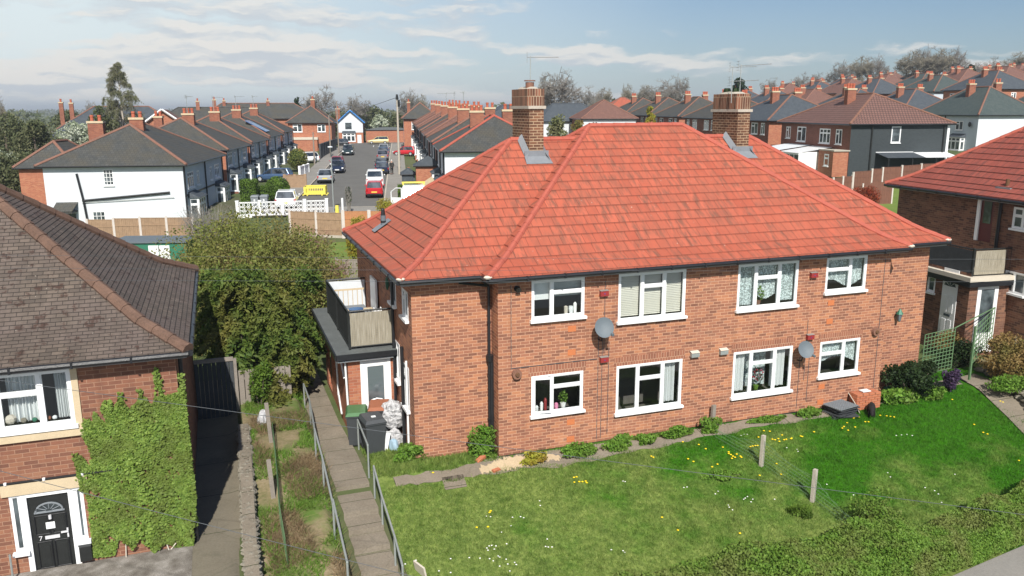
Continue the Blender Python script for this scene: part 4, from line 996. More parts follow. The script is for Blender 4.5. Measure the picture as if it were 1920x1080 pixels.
b = MB(); b.M = FL; cx, cz, rr = a_+dw*.5, .05+dh*.79, dw*.33
for i in range(10):
    t0, t1 = math.pi*i/10, math.pi*(i+1)/10; b.face([(cx, .012, cz), (cx+rr*math.cos(t0), .012, cz+rr*.72*math.sin(t0)), (cx+rr*math.cos(t1), .012, cz+rr*.72*math.sin(t1))][::-1])
b.build('fanlight', M['dglass'], door)
b = MB(); b.M = FL
for k in range(7):
    t0 = math.pi*k/6; b.tube([(cx+rr*.25*math.cos(t0), .005, cz+rr*.2*math.sin(t0)), (cx+rr*math.cos(t0), .005, cz+rr*.72*math.sin(t0))], .008, 4)
b.tube([(cx+rr*math.cos(math.pi*i/12), .005, cz+rr*.72*math.sin(math.pi*i/12)) for i in range(13)], .018, 5); b.box(cx-rr-.03, cx+rr+.03, 0, .02, cz-.03, cz); b.build('fanlight_bars', M['grey'], door)
b = MB(); b.M = FL; b.box(cx-.13, cx+.13, .0, .02, .05+dh*.43, .05+dh*.47); b.box(c_-.1, c_-.07, -.0, .02, .05+dh*.42, .05+dh*.54); b.box(c_-.2, c_-.07, -.03, -.01, .05+dh*.49, .05+dh*.51); b.cyl((cx, 0, cz-.17), .03, .08, 8); b.build('door_furniture', M['chrome'], door)
b = MB(); b.M = FL; b.box(cx-.09, cx+.07, -.002, .012, cz-.38, cz-.24); b.build('notice', M['curt'], door)
fc = bpy.data.curves.new('number', 'FONT'); fc.body = '7'; fc.size = .14; fc.extrude = .004; fo = bpy.data.objects.new('house_number', fc); COL.objects.link(fo)
_dg = bpy.context.evaluated_depsgraph_get(); _me = bpy.data.meshes.new_from_object(fo.evaluated_get(_dg)); bpy.data.objects.remove(fo); fo = bpy.data.objects.new('house_number', _me); COL.objects.link(fo)
fo.location = (doorL+dw*.16, LY+.012, .05+dh*.42); fo.rotation_euler = (R(90), 0, 0); _me.materials.clear(); _me.materials.append(M['chrome']); fo.parent = lh
b = MB(); b.M = FL; q = at(163, 1030, y=LY); b.box(q.x-LWX-.12, q.x-LWX+.1, -.12, 0, q.z-.2, q.z+.12); b.tube([(q.x-LWX-.12, -.06, q.z+.12), (q.x-LWX+.1, -.06, q.z+.12)], .06, 8)
mbx = b.build('letter_box', M['black'], None); tag(mbx, 'dark metal letter box on the brick wall beside the black front door', 'letter box')
b = MB(); q = at(150, 888, y=LY); b.M = FL; b.tube([(0, -.04, q.z), (q.x-LWX+.9, -.04, q.z)], .026, 6); b.build('black_pipe', M['rubber'], lh)
b = MB(); b.M = FL
for px in (8, 82, 155): b.cyl((at(px, 890, y=LY).x-LWX, -.045, q.z-.02), .03, .05, 6)
b.build('pipe_clip', M['white'], lh)
ex0, ex1, ey0, ey1 = LWX-.3, LX+.27, LY-.33, LY+8.55
rf = hip_roof(lh, ex0, ex1, ey0, ey1, LZE+.05, .80, M['tile_brown'], M['hipdark'], rh=.105, lift=.013, kick=.9, ks=.5, hr=.13, seed=9)
eaves(lh, ex0, ex1, ey0, ey1, LZE+.05, LWX, LX, LY, LY+8.2, sides='SE', g=.06)
b = MB(); b.tube([(LX+.08, LY+.12, LZE-.1), (LX+.08, LY+.12, .1)], .045, 8); b.build('downpipe', M['gutter'], lh)
q = at(131, 602, y=LY+1.25); b = MB(); uu = q.y-ey0; zz = LZE+.05+roof_prof(uu, .8, .9)
q = at(131, 602, y=ey0+uu); sl = math.atan(.8)
b.M = Matrix.Translation((q.x, q.y, q.z+.03)) @ Matrix.Rotation(sl, 4, 'X'); b.box(-.13, .13, -.14, .14, 0, .07); b.build('roof_vent', M['lead'], lh)
b = MB(); b.M = Matrix.Translation((q.x, q.y, q.z)) @ Matrix.Rotation(sl, 4, 'X'); b.box(-.27, -.12, -.2, -.1, 0, .03); b.box(.14, .25, -.12, -.04, 0, .03); b.build('slate_patch', M['slateb'], lh)
b = MB(); 
sheet('net_curtain', wx0+.75, wx0+1.25, wz0+.08, wz1-.06, LY+.22, M['curt'], 'white curtain inside the middle of the left house window', 'curtain', .04)
sheet('net_curtain', wx1-.32, wx1-.1, wz0+.08, wz1-.06, LY+.2, M['curt'], 'white curtain at the right end of the left house window', 'curtain', .03)
for i, (px, mt_, lab) in enumerate(((20, M['wick'], 'brown shell ornament on the left house window sill'), (45, M['stone'], 'grey stone ornament on the left house window sill'), (66, M['shedg'], 'small green ornament on the left house window sill'), (92, M['binlidr'], 'reddish ornament at the right of the left house window sill'), (104, M['curt'], 'white ornament at the right of the left house window sill'))):
    q = at(px, 790, y=LY+.13); b = MB(); r_ = (.11, .06, .05, .05, .05)[i]; b.ell((0, 0, r_*.9), r_, r_*.8, r_*.9, 8, 5, .12, random.Random(i)); o = b.build('ornament', mt_); o.location = (q.x, LY+.13, wz0+.075); tag(o, lab, 'ornament')
# ivy
def in_poly(x, z, P):
    c = False
    for i in range(len(P)):
        (x0, z0), (x1, z1) = P[i], P[i-1]
        if (z0 > z) != (z1 > z) and x < (x1-x0)*(z-z0)/(z1-z0)+x0: c = not c
    return c
ivp = [(330, 737), (292, 745), (288, 700), (297, 690), (287, 760), (262, 735), (258, 752), (238, 770), (222, 748), (216, 757), (212, 786), (196, 748), (188, 765), (203, 800), (176, 772), (174, 790), (158, 786), (150, 812), (168, 840), (170, 880), (150, 850), (138, 865), (152, 905), (165, 945), (172, 1010), (176, 1045), (215, 1042), (222, 1010), (250, 1030), (262, 1008), (290, 1035), (310, 1018), (335, 1030), (345, 1040), (362, 1035), (366, 985), (368, 930), (360, 860), (352, 800), (348, 740), (344, 712), (332, 735)]
ivw = []
for px, py in ivp: q = at(px, py, y=LY-.05); ivw.append((q.x, q.z))
ivy = thing('ivy', 'bright green ivy covering the corner of the left brick house', 'climbing plant', (0, 0, 0))
rs = np.random.RandomState(4); P = []
xs = [p[0] for p in ivw]; zs = [p[1] for p in ivw]
while len(P) < 15000:
    x, z = rs.uniform(min(xs), max(xs)), rs.uniform(min(zs), max(zs))
    if in_poly(x, z, ivw):
        thick = .02+.10*(.5+.5*math.sin(x*5+math.sin(z*4)))*min(1, (x-min(xs)))*rs.uniform(.2, 1); (P.append((x, LY-.03-thick, z)) if rs.uniform() < .35+.9*(.5+.5*math.sin(x*9+2*math.sin(z*5))*math.sin(z*7+x*3)) or z > 2.2 else None)
for tx in (292, 205, 225, 162, 262, 140):
    for k in range(130):
        q = at(tx+rs.normal()*3+k*.12, 690 + (0, 60, 45, 95, 40, 160)[(292, 205, 225, 162, 262, 140).index(tx)]+k*.55, y=LY-.03); P.append((q.x, q.y-rs.uniform(0, .05), q.z))
for k in range(500):
    P.append((LX+rs.uniform(0, .14), LY+rs.uniform(-.1, .25), rs.uniform(.5, 3.9)))
V, F = leaves_at(np.array(P), .062, rs, .55, (0, -1, .35), .85)
np_mesh('foliage', V, F, M['leaf_ivy'], ivy)
b = MB()
for a, c in (((275, 1080), (330, 1018)), ((312, 1018), (318, 1048)), ((335, 1052), (345, 1030)), ((232, 1078), (236, 1020))):
    p, q = at(*a, y=LY-.05), at(*c, y=LY-.05); b.tube([p, (p+q)/2+Vector((.03, -.03, 0)), q], .012, 5)
b.build('stem', M['wick'], ivy)

# alley gate, stone wall, fence posts, weeds
g1, g2 = at(362, 705, y=5.3), at(446, 699, y=5.3)
gt = thing('alley_gate', 'tall dark boarded gate closing the shaded alley', 'gate', (LX+.02, 5.3, .1))
gw = -6.62-(LX+.02); b = MB()
for i in range(9): b.box(i*gw/9+.006, (i+1)*gw/9-.006, 0, .03, 0, 1.75)
b.build('boards', M['woodk'], gt); b = MB(); b.box(0, gw, -.03, .06, 1.75, 1.86); b.box(0, gw, .03, .07, .3, .4); b.build('top_rail', M['woodg'], gt)
b = MB(); b.box(gw, gw+.09, -.05, .09, -.1, 1.8); b.build('post', M['woodg'], gt)
fb = thing('timber_fence', 'low dark timber fence under the yew at the end of the alley', 'fence', (-6.5, 5.35, .2)); b = MB()
for i in range(9): b.box(i*.17, i*.17+.15, 0, .025, 0, 1.3)
b.build('boards', M['woodg'], fb); b = MB(); b.box(0, 1.5, .03, .07, .3, .37); b.box(0, 1.5, .03, .07, 1.0, 1.07); b.build('rail', M['woodg'], fb)
def stone_wall(pts, w, h0, h1, lab, seed, n=120, size=.16, cap=0):
    t = thing('stone_wall', lab, 'wall', (0, 0, 0)); rr = random.Random(seed)
    b = MB(); cs = MB()
    for (p, q) in zip(pts, pts[1:]):
        L = math.hypot(q[0]-p[0], q[1]-p[1]); nx, ny = -(q[1]-p[1])/L, (q[0]-p[0])/L
        m_ = int(L/size); ncr = max(3, int(L/.6))
        for i in range(ncr):
            a0 = Vector((*p[:2], 0)).lerp(Vector((*q[:2], 0)), i/ncr); a1 = Vector((*p[:2], 0)).lerp(Vector((*q[:2], 0)), (i+1)/ncr); za, zc_ = h1(a0.x, a0.y)-.05+cap, h1(a1.x, a1.y)-.05+cap; w2 = w*(.42 if not cap else .56)
            P4 = [(a0.x+nx*w2, a0.y+ny*w2), (a0.x-nx*w2, a0.y-ny*w2), (a1.x-nx*w2, a1.y-ny*w2), (a1.x+nx*w2, a1.y+ny*w2)]; zz4 = (za, za, zc_, zc_)
            cs.face([(P4[k][0], P4[k][1], zz4[k]) for k in range(4)][::-1])
            for k in (0, 2): cs.face([(*P4[k], -1.5), (*P4[(k+3) % 4], -1.5), (*P4[(k+3) % 4], zz4[(k+3) % 4]), (*P4[k], zz4[k])]); cs.face([(*P4[k+1], -1.5), (*P4[(k+2) % 4], -1.5), (*P4[(k+2) % 4], zz4[(k+2) % 4]), (*P4[k+1], zz4[k+1])])
        for i in range(m_):
            f = (i+.5)/m_
            for lay in range(4):
                for s in ((-.38, 0, .38) if lay == 3 else (-.4, .4)):
                    x = p[0]+(q[0]-p[0])*f+nx*w*s+rr.uniform(-.03, .03); y = p[1]+(q[1]-p[1])*f+ny*w*s+rr.uniform(-.03, .03)
                    z = h0(x, y)+(h1(x, y)-h0(x, y))*(lay+.5)/4
                    b.ell((x, y, z), size*rr.uniform(.45, .7), size*rr.uniform(.45, .7), (h1(x, y)-h0(x, y))/4*rr.uniform(.5, .65), 6, 4, .15, rr)
    b.build('stones', M['stone'], t); cs.build('core', M['pathc'] if cap else M['stone'], t); return t
stone_wall([(-6.5, 3.2), (-6.52, .5), (-6.6, -3), (-6.62, -6.5)], .24, lambda x, y: -.05, lambda x, y: .62+.11*min(0, y), 'rough rubble retaining wall between the alley and the weedy bank', 3, cap=.05)
rk = [(17.0, 4.3), (17.4, 2.4), (17.7, 1.2), (17.4, -.5), (17.1, -2.2), (16.7, -4)]
rkp = [at(1782, 668, z=.1), at(1800, 700, z=-.1), at(1835, 688, z=0), at(1862, 702, z=-.05), at(1900, 728, z=-.2), at(1960, 765, z=-.3), at(2010, 800, z=-.4)]
stone_wall([f[:2] for f in RKF[:5]][::-1], .3, lambda x, y: -.6, lambda x, y: .08, 'low dry stone rockery wall along the garden path at the right', 5, size=.34)
stone_wall([f[:2] for f in RKF[5:]], .45, lambda x, y: -.5, lambda x, y: .3, 'mossy boulders under the green trellis', 6, size=.42)
for (bx, by, ty, xx, lab) in ((513, 938, 866, -5.75, 'short weathered timber post on the weedy bank nearest the camera'), (510, 852, 785, -5.6, 'tall timber post standing below the yew tree')):
    zb = H(xx, 0)
    q = at(bx, by, z=.1); b = MB(); b.box(-.05, .05, -.05, .05, -.2, 1.0 if bx == 513 else 1.15); o = b.build('timber_post', M['woodg']); o.location = (q.x, q.y, H(q.x, q.y)); o.rotation_euler = (R(2), R(-3), 0); tag(o, lab, 'post', 'timber posts on the bank')
b = MB()
mesh_pts = [at(510, 790, z=1.0), at(517, 860, z=.85), at(522, 935, z=.7), at(535, 1010, z=.5)]
for a, c in zip(mesh_pts, mesh_pts[1:]):
    for k in range(14):
        f = k/14; p = a.lerp(c, f); b.tube([p, (p.x+.03, p.y, H(p.x, p.y))], .006, 3)
    for hh in (0, .25, .5, .75): b.tube([a-Vector((0, 0, hh)), c-Vector((0, 0, hh))], .006, 3)
tag(b.build('wire_mesh', M['trell'], None), 'sagging green wire mesh strung between the posts on the weedy bank', 'fence')
# white sacks by the post
def sack(loc, s, lab, mat, seed):
    rs_ = np.random.RandomState(seed); b = MB(); n, m_ = 18, 12; ph = rs_.uniform(0, 6, 8)
    def P(i, k):
        th, a = math.pi*i/m_, 2*math.pi*k/n; z = .5-.5*math.cos(th); r_ = math.sin(th)**.75*(.42-.10*z)
        r_ *= 1+.13*math.sin(3*a+ph[0]+4*z)+.09*math.sin(7*a+ph[1]-6*z)+.07*math.sin(11*a+ph[2]+9*z)
        if z > .86: r_ *= .55+.3*math.sin(5*a+ph[3])
        return ((r_*math.cos(a)+.12*z*math.sin(ph[4]))*s, (r_*.9*math.sin(a)+.1*z*math.cos(ph[4]))*s, (z*1.15+.04*math.sin(5*a+ph[5])*math.sin(th))*s)
    for i in range(m_):
        for k in range(n): b.face([P(i, k), P(i, (k+1) % n), P(i+1, (k+1) % n), P(i+1, k)])
    t = thing('rubbish_bag', lab, 'bag', loc, ph[6]); b.build('bag', mat, t); return t
q = at(492, 800, z=.4); sack((q.x, q.y, H(q.x, q.y)), .42, 'white plastic sack hung by the stone wall below the yew', M['poly'], 2)
q = at(730, 800, z=.1); 
sack((-2.5, 1.8, -.08), .5, 'white polythene sack at the bottom of the bin corner', M['poly'], 4)
sack((-2.52, 2.0, .38), .78, 'big bulging white sack piled highest behind the wheelie bins', M['poly'], 6)
sack((-2.62, 1.45, -.1), .36, 'pale blue bag lying below the white sacks', M['bluep'], 8)
b = MB(); b.M = Matrix.Translation((-2.95, 1.45, 0)) @ Matrix.Rotation(R(12), 4, 'Y'); b.box(0, .12, 0, .06, -.1, .55); tag(b.build('white_plank', M['sackw'], None), 'white plank leaning beside the front wheelie bin', 'plank')
b = MB(); b.lathe((-3.0, 1.0, -.08), [(.11, 0), (.13, .05), (.09, .05)], 14); tag(b.build('plant_pot_saucer', M['conc'], None), 'round empty grey dish on the grass by the bins', 'dish')
# wheelie bins
def wheelie(name, lab, loc, rz, body, lid, group=None, number=None, s=1.0):
    t = thing(name, lab, 'wheelie bin', loc, rz, group); t.scale = (s, s, s)
    b = MB(); bw, bd, tw, td, h = .23, .26, .28, .34, .95
    P = [(-bw, -bd), (bw, -bd), (bw, bd), (-bw, bd)]; Q = [(-tw, -td), (tw, -td), (tw, td), (-tw, td)]
    for i in range(4):
        j = (i+1) % 4; b.face([(*P[i], .06), (*P[j], .06), (*Q[j], h), (*Q[i], h)])
    b.face([(*p, .06) for p in P][::-1]); b.box(-.3, .3, -.36, .36, h-.05, h); b.build('body', body, t)
    b = MB(); A = [(-.3, -.38, h+.003), (.3, -.38, h+.003), (.3, .36, h+.003), (-.3, .36, h+.003)]; B_ = [(-.24, -.3, h+.08), (.24, -.3, h+.08), (.25, .3, h+.1), (-.25, .3, h+.1)]
    for i in range(4):
        j = (i+1) % 4; b.face([A[i], A[j], B_[j], B_[i]])
    b.face(B_); b.tube([(-.27, .4, h+.02), (.27, .4, h+.02)], .022, 6); b.build('lid', lid, t)
    for x in (-.27, .25):
        w = MB(); w.tube([(x, .28, .1), (x+.03, .28, .1)], .1, 12); w.build('wheel', M['rubber'], t)
    if number:
        w = MB(); w.box(-.06, .06, -.34, -.3, .6, .75); w.build('number_sticker', M['curt'], t)
    return t
wheelie('wheelie_bin', 'dark grey wheelie bin with black lid standing in front by the porch door', (-3.18, 1.62, -.06), R(6), M['bin'], M['bin'])
wheelie('wheelie_bin', 'wheelie bin with a green lid against the brick porch', (-3.5, 2.28, -.04), R(-10), M['bin'], M['bingreen'])
wb3 = wheelie('wheelie_bin', 'wheelie bin with a brown lid between the green-lidded bin and the sacks', (-2.86, 2.3, 0), R(-14), M['bin'], M['binlidr'])
wb3.location = (-2.86, 2.3, .03)
b = MB(); b.box(-3.22, -3.10, 1.5, 1.62, .985, .99); tag(b.build('paper_label', M['curt'], None), 'white paper label on the lid of the front wheelie bin', 'label')
# handrails along the stepped path
def handrail(posts, lab, hts, cat='handrail'):
    t = thing('handrail', lab, cat, (0, 0, 0), group='tubular handrails by the stepped path'); tops = []
    for (x, y), h in zip(posts, hts):
        z = H(x, y); b = MB(); b.cyl((x, y, z-.1), .024, h+.1, 8); b.build('post', M['galv'], t); tops.append((x, y, z+h))
    b = MB(); b.tube(tops, .024, 8); b.build('rail', M['galv'], t)
Lr = [at(628, 1010, z=-.55), at(608, 920, z=-.2), at(593, 861, z=.1)]
def rail_from_px(pp, lab, h):
    P = [on_ground(*p) for p in pp]; handrail([(p.x, p.y) for p in P], lab, [h]*len(P) if not isinstance(h, list) else h); return P
PL = rail_from_px([(655, 1135), (628, 1010)], 'left handrail of the path, lowest length with its end post nearest the camera', .95)
PL2 = rail_from_px([(628, 1012), (608, 920), (593, 862), (583, 800), (572, 768)], 'left handrail of the path running uphill under the yew', .85)
PR = rail_from_px([(757, 1130), (742, 1071), (718, 992), (703, 934)], 'right handrail of the path on the lawn side, lower length', .85)
PR2 = rail_from_px([(692, 895), (673, 843)], 'right handrail of the path, short upper length in front of the bins', .88)
# grass, weeds and plants
def blades(n, xr, yr, hgt, wid, rs, fn=None, lean=.5):
    X = rs.uniform(xr[0], xr[1], n); Y = rs.uniform(yr[0], yr[1], n)
    if fn is not None: k = np.array([fn(x, y) for x, y in zip(X, Y)]); X, Y = X[k], Y[k]
    n = len(X); Z = np.array([H(x, y) for x, y in zip(X, Y)])+.03
    a = rs.uniform(0, 2*math.pi, n); h = hgt*rs.uniform(.5, 1.3, n)
    dx, dy = np.cos(a)*wid, np.sin(a)*wid; l = rs.normal(size=(2, n))*h*lean
    V = np.stack([np.stack([X-dx, Y-dy, Z], 1), np.stack([X+dx, Y+dy, Z], 1), np.stack([X+l[0], Y+l[1], Z+h], 1)], 1).reshape(-1, 3)
    return V, np.arange(3*n).reshape(n, 3)
rs = np.random.RandomState(11)
pathy = lambda x: float(np.interp(x, [p.x for p in (A1, A2, A3, A4, A5, A6, A7, A8)], [p.y for p in (A1, A2, A3, A4, A5, A6, A7, A8)]))
def lawn_ok(x, y):
    if x < -3.5 or (x > pv[0].x-.2 and y < pv_y(x)+.12): return False
    if abs(y-pathy(x)) < .24+.05*math.sin(x*5): return False
    if abs(x-at(855, 920, z=-.3).x) < .3 and abs(y-at(860, 920, z=-.3).y) < .2: return False
    if x > gp[0].x-.4 and y > -4 and rock_side(x, y) > -1.9: return False
    return True
parts = [blades(170000, (-3.5, 17), (-6.9, .55), .06, .009, rs, lawn_ok), blades(16000, (-3.5, -.2), (-1.2, 2.2), .10, .01, rs, lambda x, y: lawn_ok(x, y) and y > pathy(x)), blades(14000, (-3.5, 14), (-1.5, 0), .085, .009, rs, lambda x, y: lawn_ok(x, y) and y < pathy(x) and y > pathy(x)-.9)]
tc_n = 2600; tx, ty = rs.uniform(-3.4, 16.5, tc_n), rs.uniform(-6.8, .5, tc_n); keep = [k for k in range(tc_n) if lawn_ok(tx[k], ty[k]) and math.sin(tx[k]*1.3+ty[k]*.9)+math.sin(ty[k]*2.3-tx[k]*.7)+rs.normal()*.5 > .1]
for k in keep:
    w_ = rs.uniform(.03, .11); m_ = 22; X_, Y_ = tx[k]+rs.normal(size=m_)*w_, ty[k]+rs.normal(size=m_)*w_; z_ = H(tx[k], ty[k])+.03; h_ = rs.uniform(.05, .12)*rs.uniform(.6, 1.2, m_); a_2 = rs.uniform(0, 6.28, m_); ln = rs.normal(size=(2, m_))*.03
    parts.append((np.stack([np.stack([X_-np.cos(a_2)*.008, Y_-np.sin(a_2)*.008, np.full(m_, z_)], 1), np.stack([X_+np.cos(a_2)*.008, Y_+np.sin(a_2)*.008, np.full(m_, z_)], 1), np.stack([X_+ln[0], Y_+ln[1], z_+h_], 1)], 1).reshape(-1, 3), np.arange(3*m_).reshape(m_, 3)))
V, F = merge(parts); tag(np_mesh('grass', V, F, M['blade']), kind='stuff')
def weed_ok(x, y): return -6.4 < x < -4.6 and math.sin(x*3.1+y*1.7)+math.sin(y*2.9-x*2)+.3*math.sin(y*9) > -.1
parts = [blades(26000, (-6.4, -4.55), (-6.5, 9), .13, .010, rs, weed_ok, .8)]
V, F = merge(parts); tag(np_mesh('weeds', V, F, M['leaf_green']), kind='stuff')
V, F = merge([blades(17000, (-6.25, -4.65), (-6, 4), .2, .007, rs, lambda x, y: math.sin(x*2.3-y*1.3)+math.sin(y*1.9+x) > .1, 1.0)]); tag(np_mesh('dry_grass', V, F, M['dry']), kind='stuff')
def shrub(name, lab, cat, c, r, n, leaf, mat, seed, clumps=14, group=None, stem=None, flat=.0, base=None, tri=False):
    """foliage thing: leaf clumps spread through an ellipsoid crown over a short branched stem"""
    rr = np.random.RandomState(seed); bz = base if base is not None else H(c[0], c[1])
    t = thing(name, lab, cat, (c[0], c[1], bz), group=group)
    parts = []; cz = c[2]-bz
    for i in range(clumps):
        d = rr.normal(size=3); d /= np.linalg.norm(d); k = rr.uniform(.25, .82)
        cc = (d[0]*r[0]*k, d[1]*r[1]*k, cz+d[2]*r[2]*k); q = rr.uniform(.28, .5)
        V, F = leafball(max(8, int(n/clumps)), cc, (r[0]*q, r[1]*q, r[2]*q), leaf, rr.randint(1e6)); parts.append((V, F))
    V, F = merge(parts); V[:, 2] = np.maximum(V[:, 2], .0); np_mesh('foliage', V, F, mat, t)
    b = MB()
    for i in range(5):
        a = i*1.26+seed; b.tube([(0, 0, -.05), (.3*r[0]*math.cos(a), .3*r[1]*math.sin(a), cz*.6), (.6*r[0]*math.cos(a), .6*r[1]*math.sin(a), cz+.2*r[2])], [.03*max(r)**.5, .02*max(r)**.5, .006], 5)
    b.build('stem', stem or M['bark'], t); return t
def shrub_px(name, lab, cat, px, py, r, n, leaf, mat, seed, zc=None, **k):
    q = on_ground(px, py); return shrub(name, lab, cat, (q.x, q.y, q.z+r[2]*.8), r, n, leaf, mat, seed, **k)
for i, (px, py, r, mat, lab) in enumerate(((905, 858, (.45, .28, .62), M['leaf_green'], 'leafy climbing shrub at the foot of the downpipe corner'), (1003, 868, (.45, .25, .2), M['leaf_lime'], 'rounded low clump of lime green leaves below the open window'),
        (1085, 856, (.6, .25, .2), M['leaf_green'], 'low clump of green leaves against the wall right of the lime clump'), (1165, 842, (.6, .25, .24), M['leaf_green'], 'low green plant by the wall below the cables'), (1215, 832, (.4, .22, .18), M['leaf_green'], 'small green plant by the wall below the dark window'),
        (1270, 822, (.5, .2, .24), M['leaf_green'], 'green plant by the wall left of the old post'), (1330, 812, (.42, .22, .3), M['leaf_green'], 'bushy green plant around the foot of the old post'), (1440, 792, (.7, .16, .12), M['leaf_green'], 'strip of low greenery under the window with red flowers'), (1515, 782, (.45, .18, .2), M['leaf_green'], 'low green plant beside the pile of black mesh'),
        (770, 862, (.5, .4, .3), M['leaf_green'], 'nettles at the left corner of the flats below the white sacks'))):
    shrub_px('wall_plant', lab, 'plant', px, py, r, 1500 if i else 1700, .085 if i else .1, mat, 30+i, clumps=16, group='plants at the foot of the flats')
b = MB(); b.box(-.06, .06, -.04, .04, -.1, .75); q = on_ground(1335, 805); o = b.build('old_post', M['woodg']); o.location = (q.x, q.y, q.z); o.rotation_euler = (0, R(2), R(10)); tag(o, 'weathered grey post leaning on the brick wall between the lower windows', 'post')
# bed at the right end
for i, (px, py, r, n, lf, mat, lab) in enumerate(((1705, 745, (1.0, .7, .8), 5200, .10, M['leaf_dark'], 'large dark green shrub at the right end of the flats'), (1690, 756, (.7, .35, .35), 2200, .12, M['leaf_green'], 'bright green leafy plants in front of the dark shrub'), (1745, 748, (.6, .3, .3), 2200, .1, M['leaf_green'], 'green plants at the foot of the trellis'),
        (1780, 735, (.38, .3, .45), 1800, .08, M['leaf_purple'], 'purple leaved heather shrub next to the trellis'), (1660, 752, (.4, .3, .25), 900, .1, M['leaf_green'], 'small green plant right of the red bricks'))):
    shrub_px('bed_plant', lab, 'shrub', px, py, r, n, lf, mat, 60+i, clumps=20)

# hedge at the bottom right
def hedge_field(lab, rear, front, n, leaf, mat, seed, hgt=.75):
    rs = np.random.RandomState(seed); rear = [Vector(p) for p in rear]; front = [Vector(p) for p in front]
    t = thing('privet_hedge', lab, 'hedge', (0, 0, 0)); m_ = len(rear)-1
    s = rs.uniform(0, m_, n); u = rs.uniform(0, 1, n)**.9; P = np.zeros((n, 3))
    for i in range(n):
        k = min(int(s[i]), m_-1); f = s[i]-k; a = rear[k].lerp(rear[k+1], f); c = front[k].lerp(front[k+1], f); q = a.lerp(c, u[i])
        g = H(q.x, q.y); prof = min(1, (1-u[i])*4+.12)**.6*min(1, u[i]*6+.35)
        lump = 1+.16*math.sin(q.x*1.9+q.y)+.10*math.sin(q.x*4.3-q.y*3.1)
        P[i] = (q.x, q.y, g+hgt*prof*lump*(1-rs.uniform(0, .45)**1.5))
    V, F = leaves_at(P, leaf, rs, 1.2, (0, -.2, 1), .75); np_mesh('foliage', V, F, mat, t)
    b = MB()
    for k in range(m_*6):
        f = k/6; i = min(int(f), m_-1); q = rear[i].lerp(rear[i+1], f-i).lerp(front[i].lerp(front[i+1], f-i), .5); g = H(q.x, q.y)
        for w in (-.25, .2): b.tube([(q.x, q.y, g-.05), (q.x+w, q.y+w*.5, g+hgt*.7)], .012, 4)
    b.build('stem', M['bark'], t); return t
hr_ = [at(*p, z=-.62) for p in ((1040, 1120), (1180, 1079), (1300, 1045), (1480, 1012), (1600, 985), (1700, 985), (1800, 955), (1920, 905), (2050, 850))]
hf_ = [Vector((p.x+.5, min(p.y-2.2, -7.6), 0)) for p in hr_[:3]]+[at(1600, 1135, z=-1.15), at(1690, 1108, z=-1.15), at(1785, 1078, z=-1.15), at(1850, 1050, z=-1.15), at(1925, 1018, z=-1.15), at(2050, 965, z=-1.15)]
hf_[0] = Vector((hr_[0].x-.2, -8, 0))
hedge_field('long low privet hedge between the lawn and the pavement at the bottom right', hr_, hf_, 120000, .06, M['leaf_hedge'], 3, .7)
q = at(1640, 985, z=-.8)
shrub('hedge_bush', 'rounded hump of foliage rising from the long low hedge near the wire fence', 'shrub', (q.x, q.y, -.6), (.8, .6, .62), 6500, .065, M['leaf_hedge'], 8, clumps=22)
# lawn weeds
for px, py, r, lab in ((1500, 965, (.42, .3, .1), 'dark green dock leaves on the lawn below the wire fence post'), (1365, 895, (.75, .3, .06), 'patch of greyer clover on the lawn left of the wire fence')):
    q = on_ground(px, py); shrub('lawn_weed', lab, 'plant', (q.x, q.y, q.z+.1), r, 900, .16 if px == 1500 else .07, M['leaf_green'] if px == 1365 else M['leaf_box'], px, clumps=9)
# wire fence across the lawn
wf = thing('wire_fence', 'green wire mesh fence sagging across the lawn between two concrete posts', 'fence', (0, 0, 0))
wp = [on_ground(1340, 826), on_ground(1427, 876), on_ground(1523, 943), on_ground(1600, 1000)]
for k in (1, 2):
    p = wp[k]; b = MB(); b.box(-.05, .05, -.045, .045, -.2, .92); t = b.build('concrete_post', M['conc'], None); t.location = (p.x, p.y, p.z); t.rotation_euler = (0, R(1.5), R(20))
    tag(t, ('whitish concrete post on the lawn nearer the house', 'whitish concrete post on the lawn nearer the hedge')[k-1], 'post', 'concrete fence posts on the lawn')
b = MB()
for a, c, ha, hc in ((wp[0], wp[1], .35, .8), (wp[1], wp[2], .8, .72), (wp[2], wp[3], .72, .35)):
    L = (c-a).length; n = int(L/.075)
    for k in range(n):
        f = k/n; p = a.lerp(c, f); h = ha+(hc-ha)*f-.12*math.sin(math.pi*f); p2 = a.lerp(c, min(1, (k+1)/n)); hs = H(p.x, p.y)
        for z in np.arange(0, h, .1): 
            b.tube([(p.x, p.y, hs+z), (p2.x, p2.y, hs+z+.05)], .0034, 3, False); b.tube([(p.x, p.y, hs+z+.05), (p2.x, p2.y, hs+z)], .0034, 3, False)
    b.tube([(a.x, a.y, H(a.x, a.y)+ha)]+[(a.lerp(c, f).x, a.lerp(c, f).y, H(a.lerp(c, f).x, a.lerp(c, f).y)+ha+(hc-ha)*f-.12*math.sin(math.pi*f)) for f in (.25, .5, .75)]+[(c.x, c.y, H(c.x, c.y)+hc)], .005, 4, False)
b.build('mesh', M['trell'], wf)
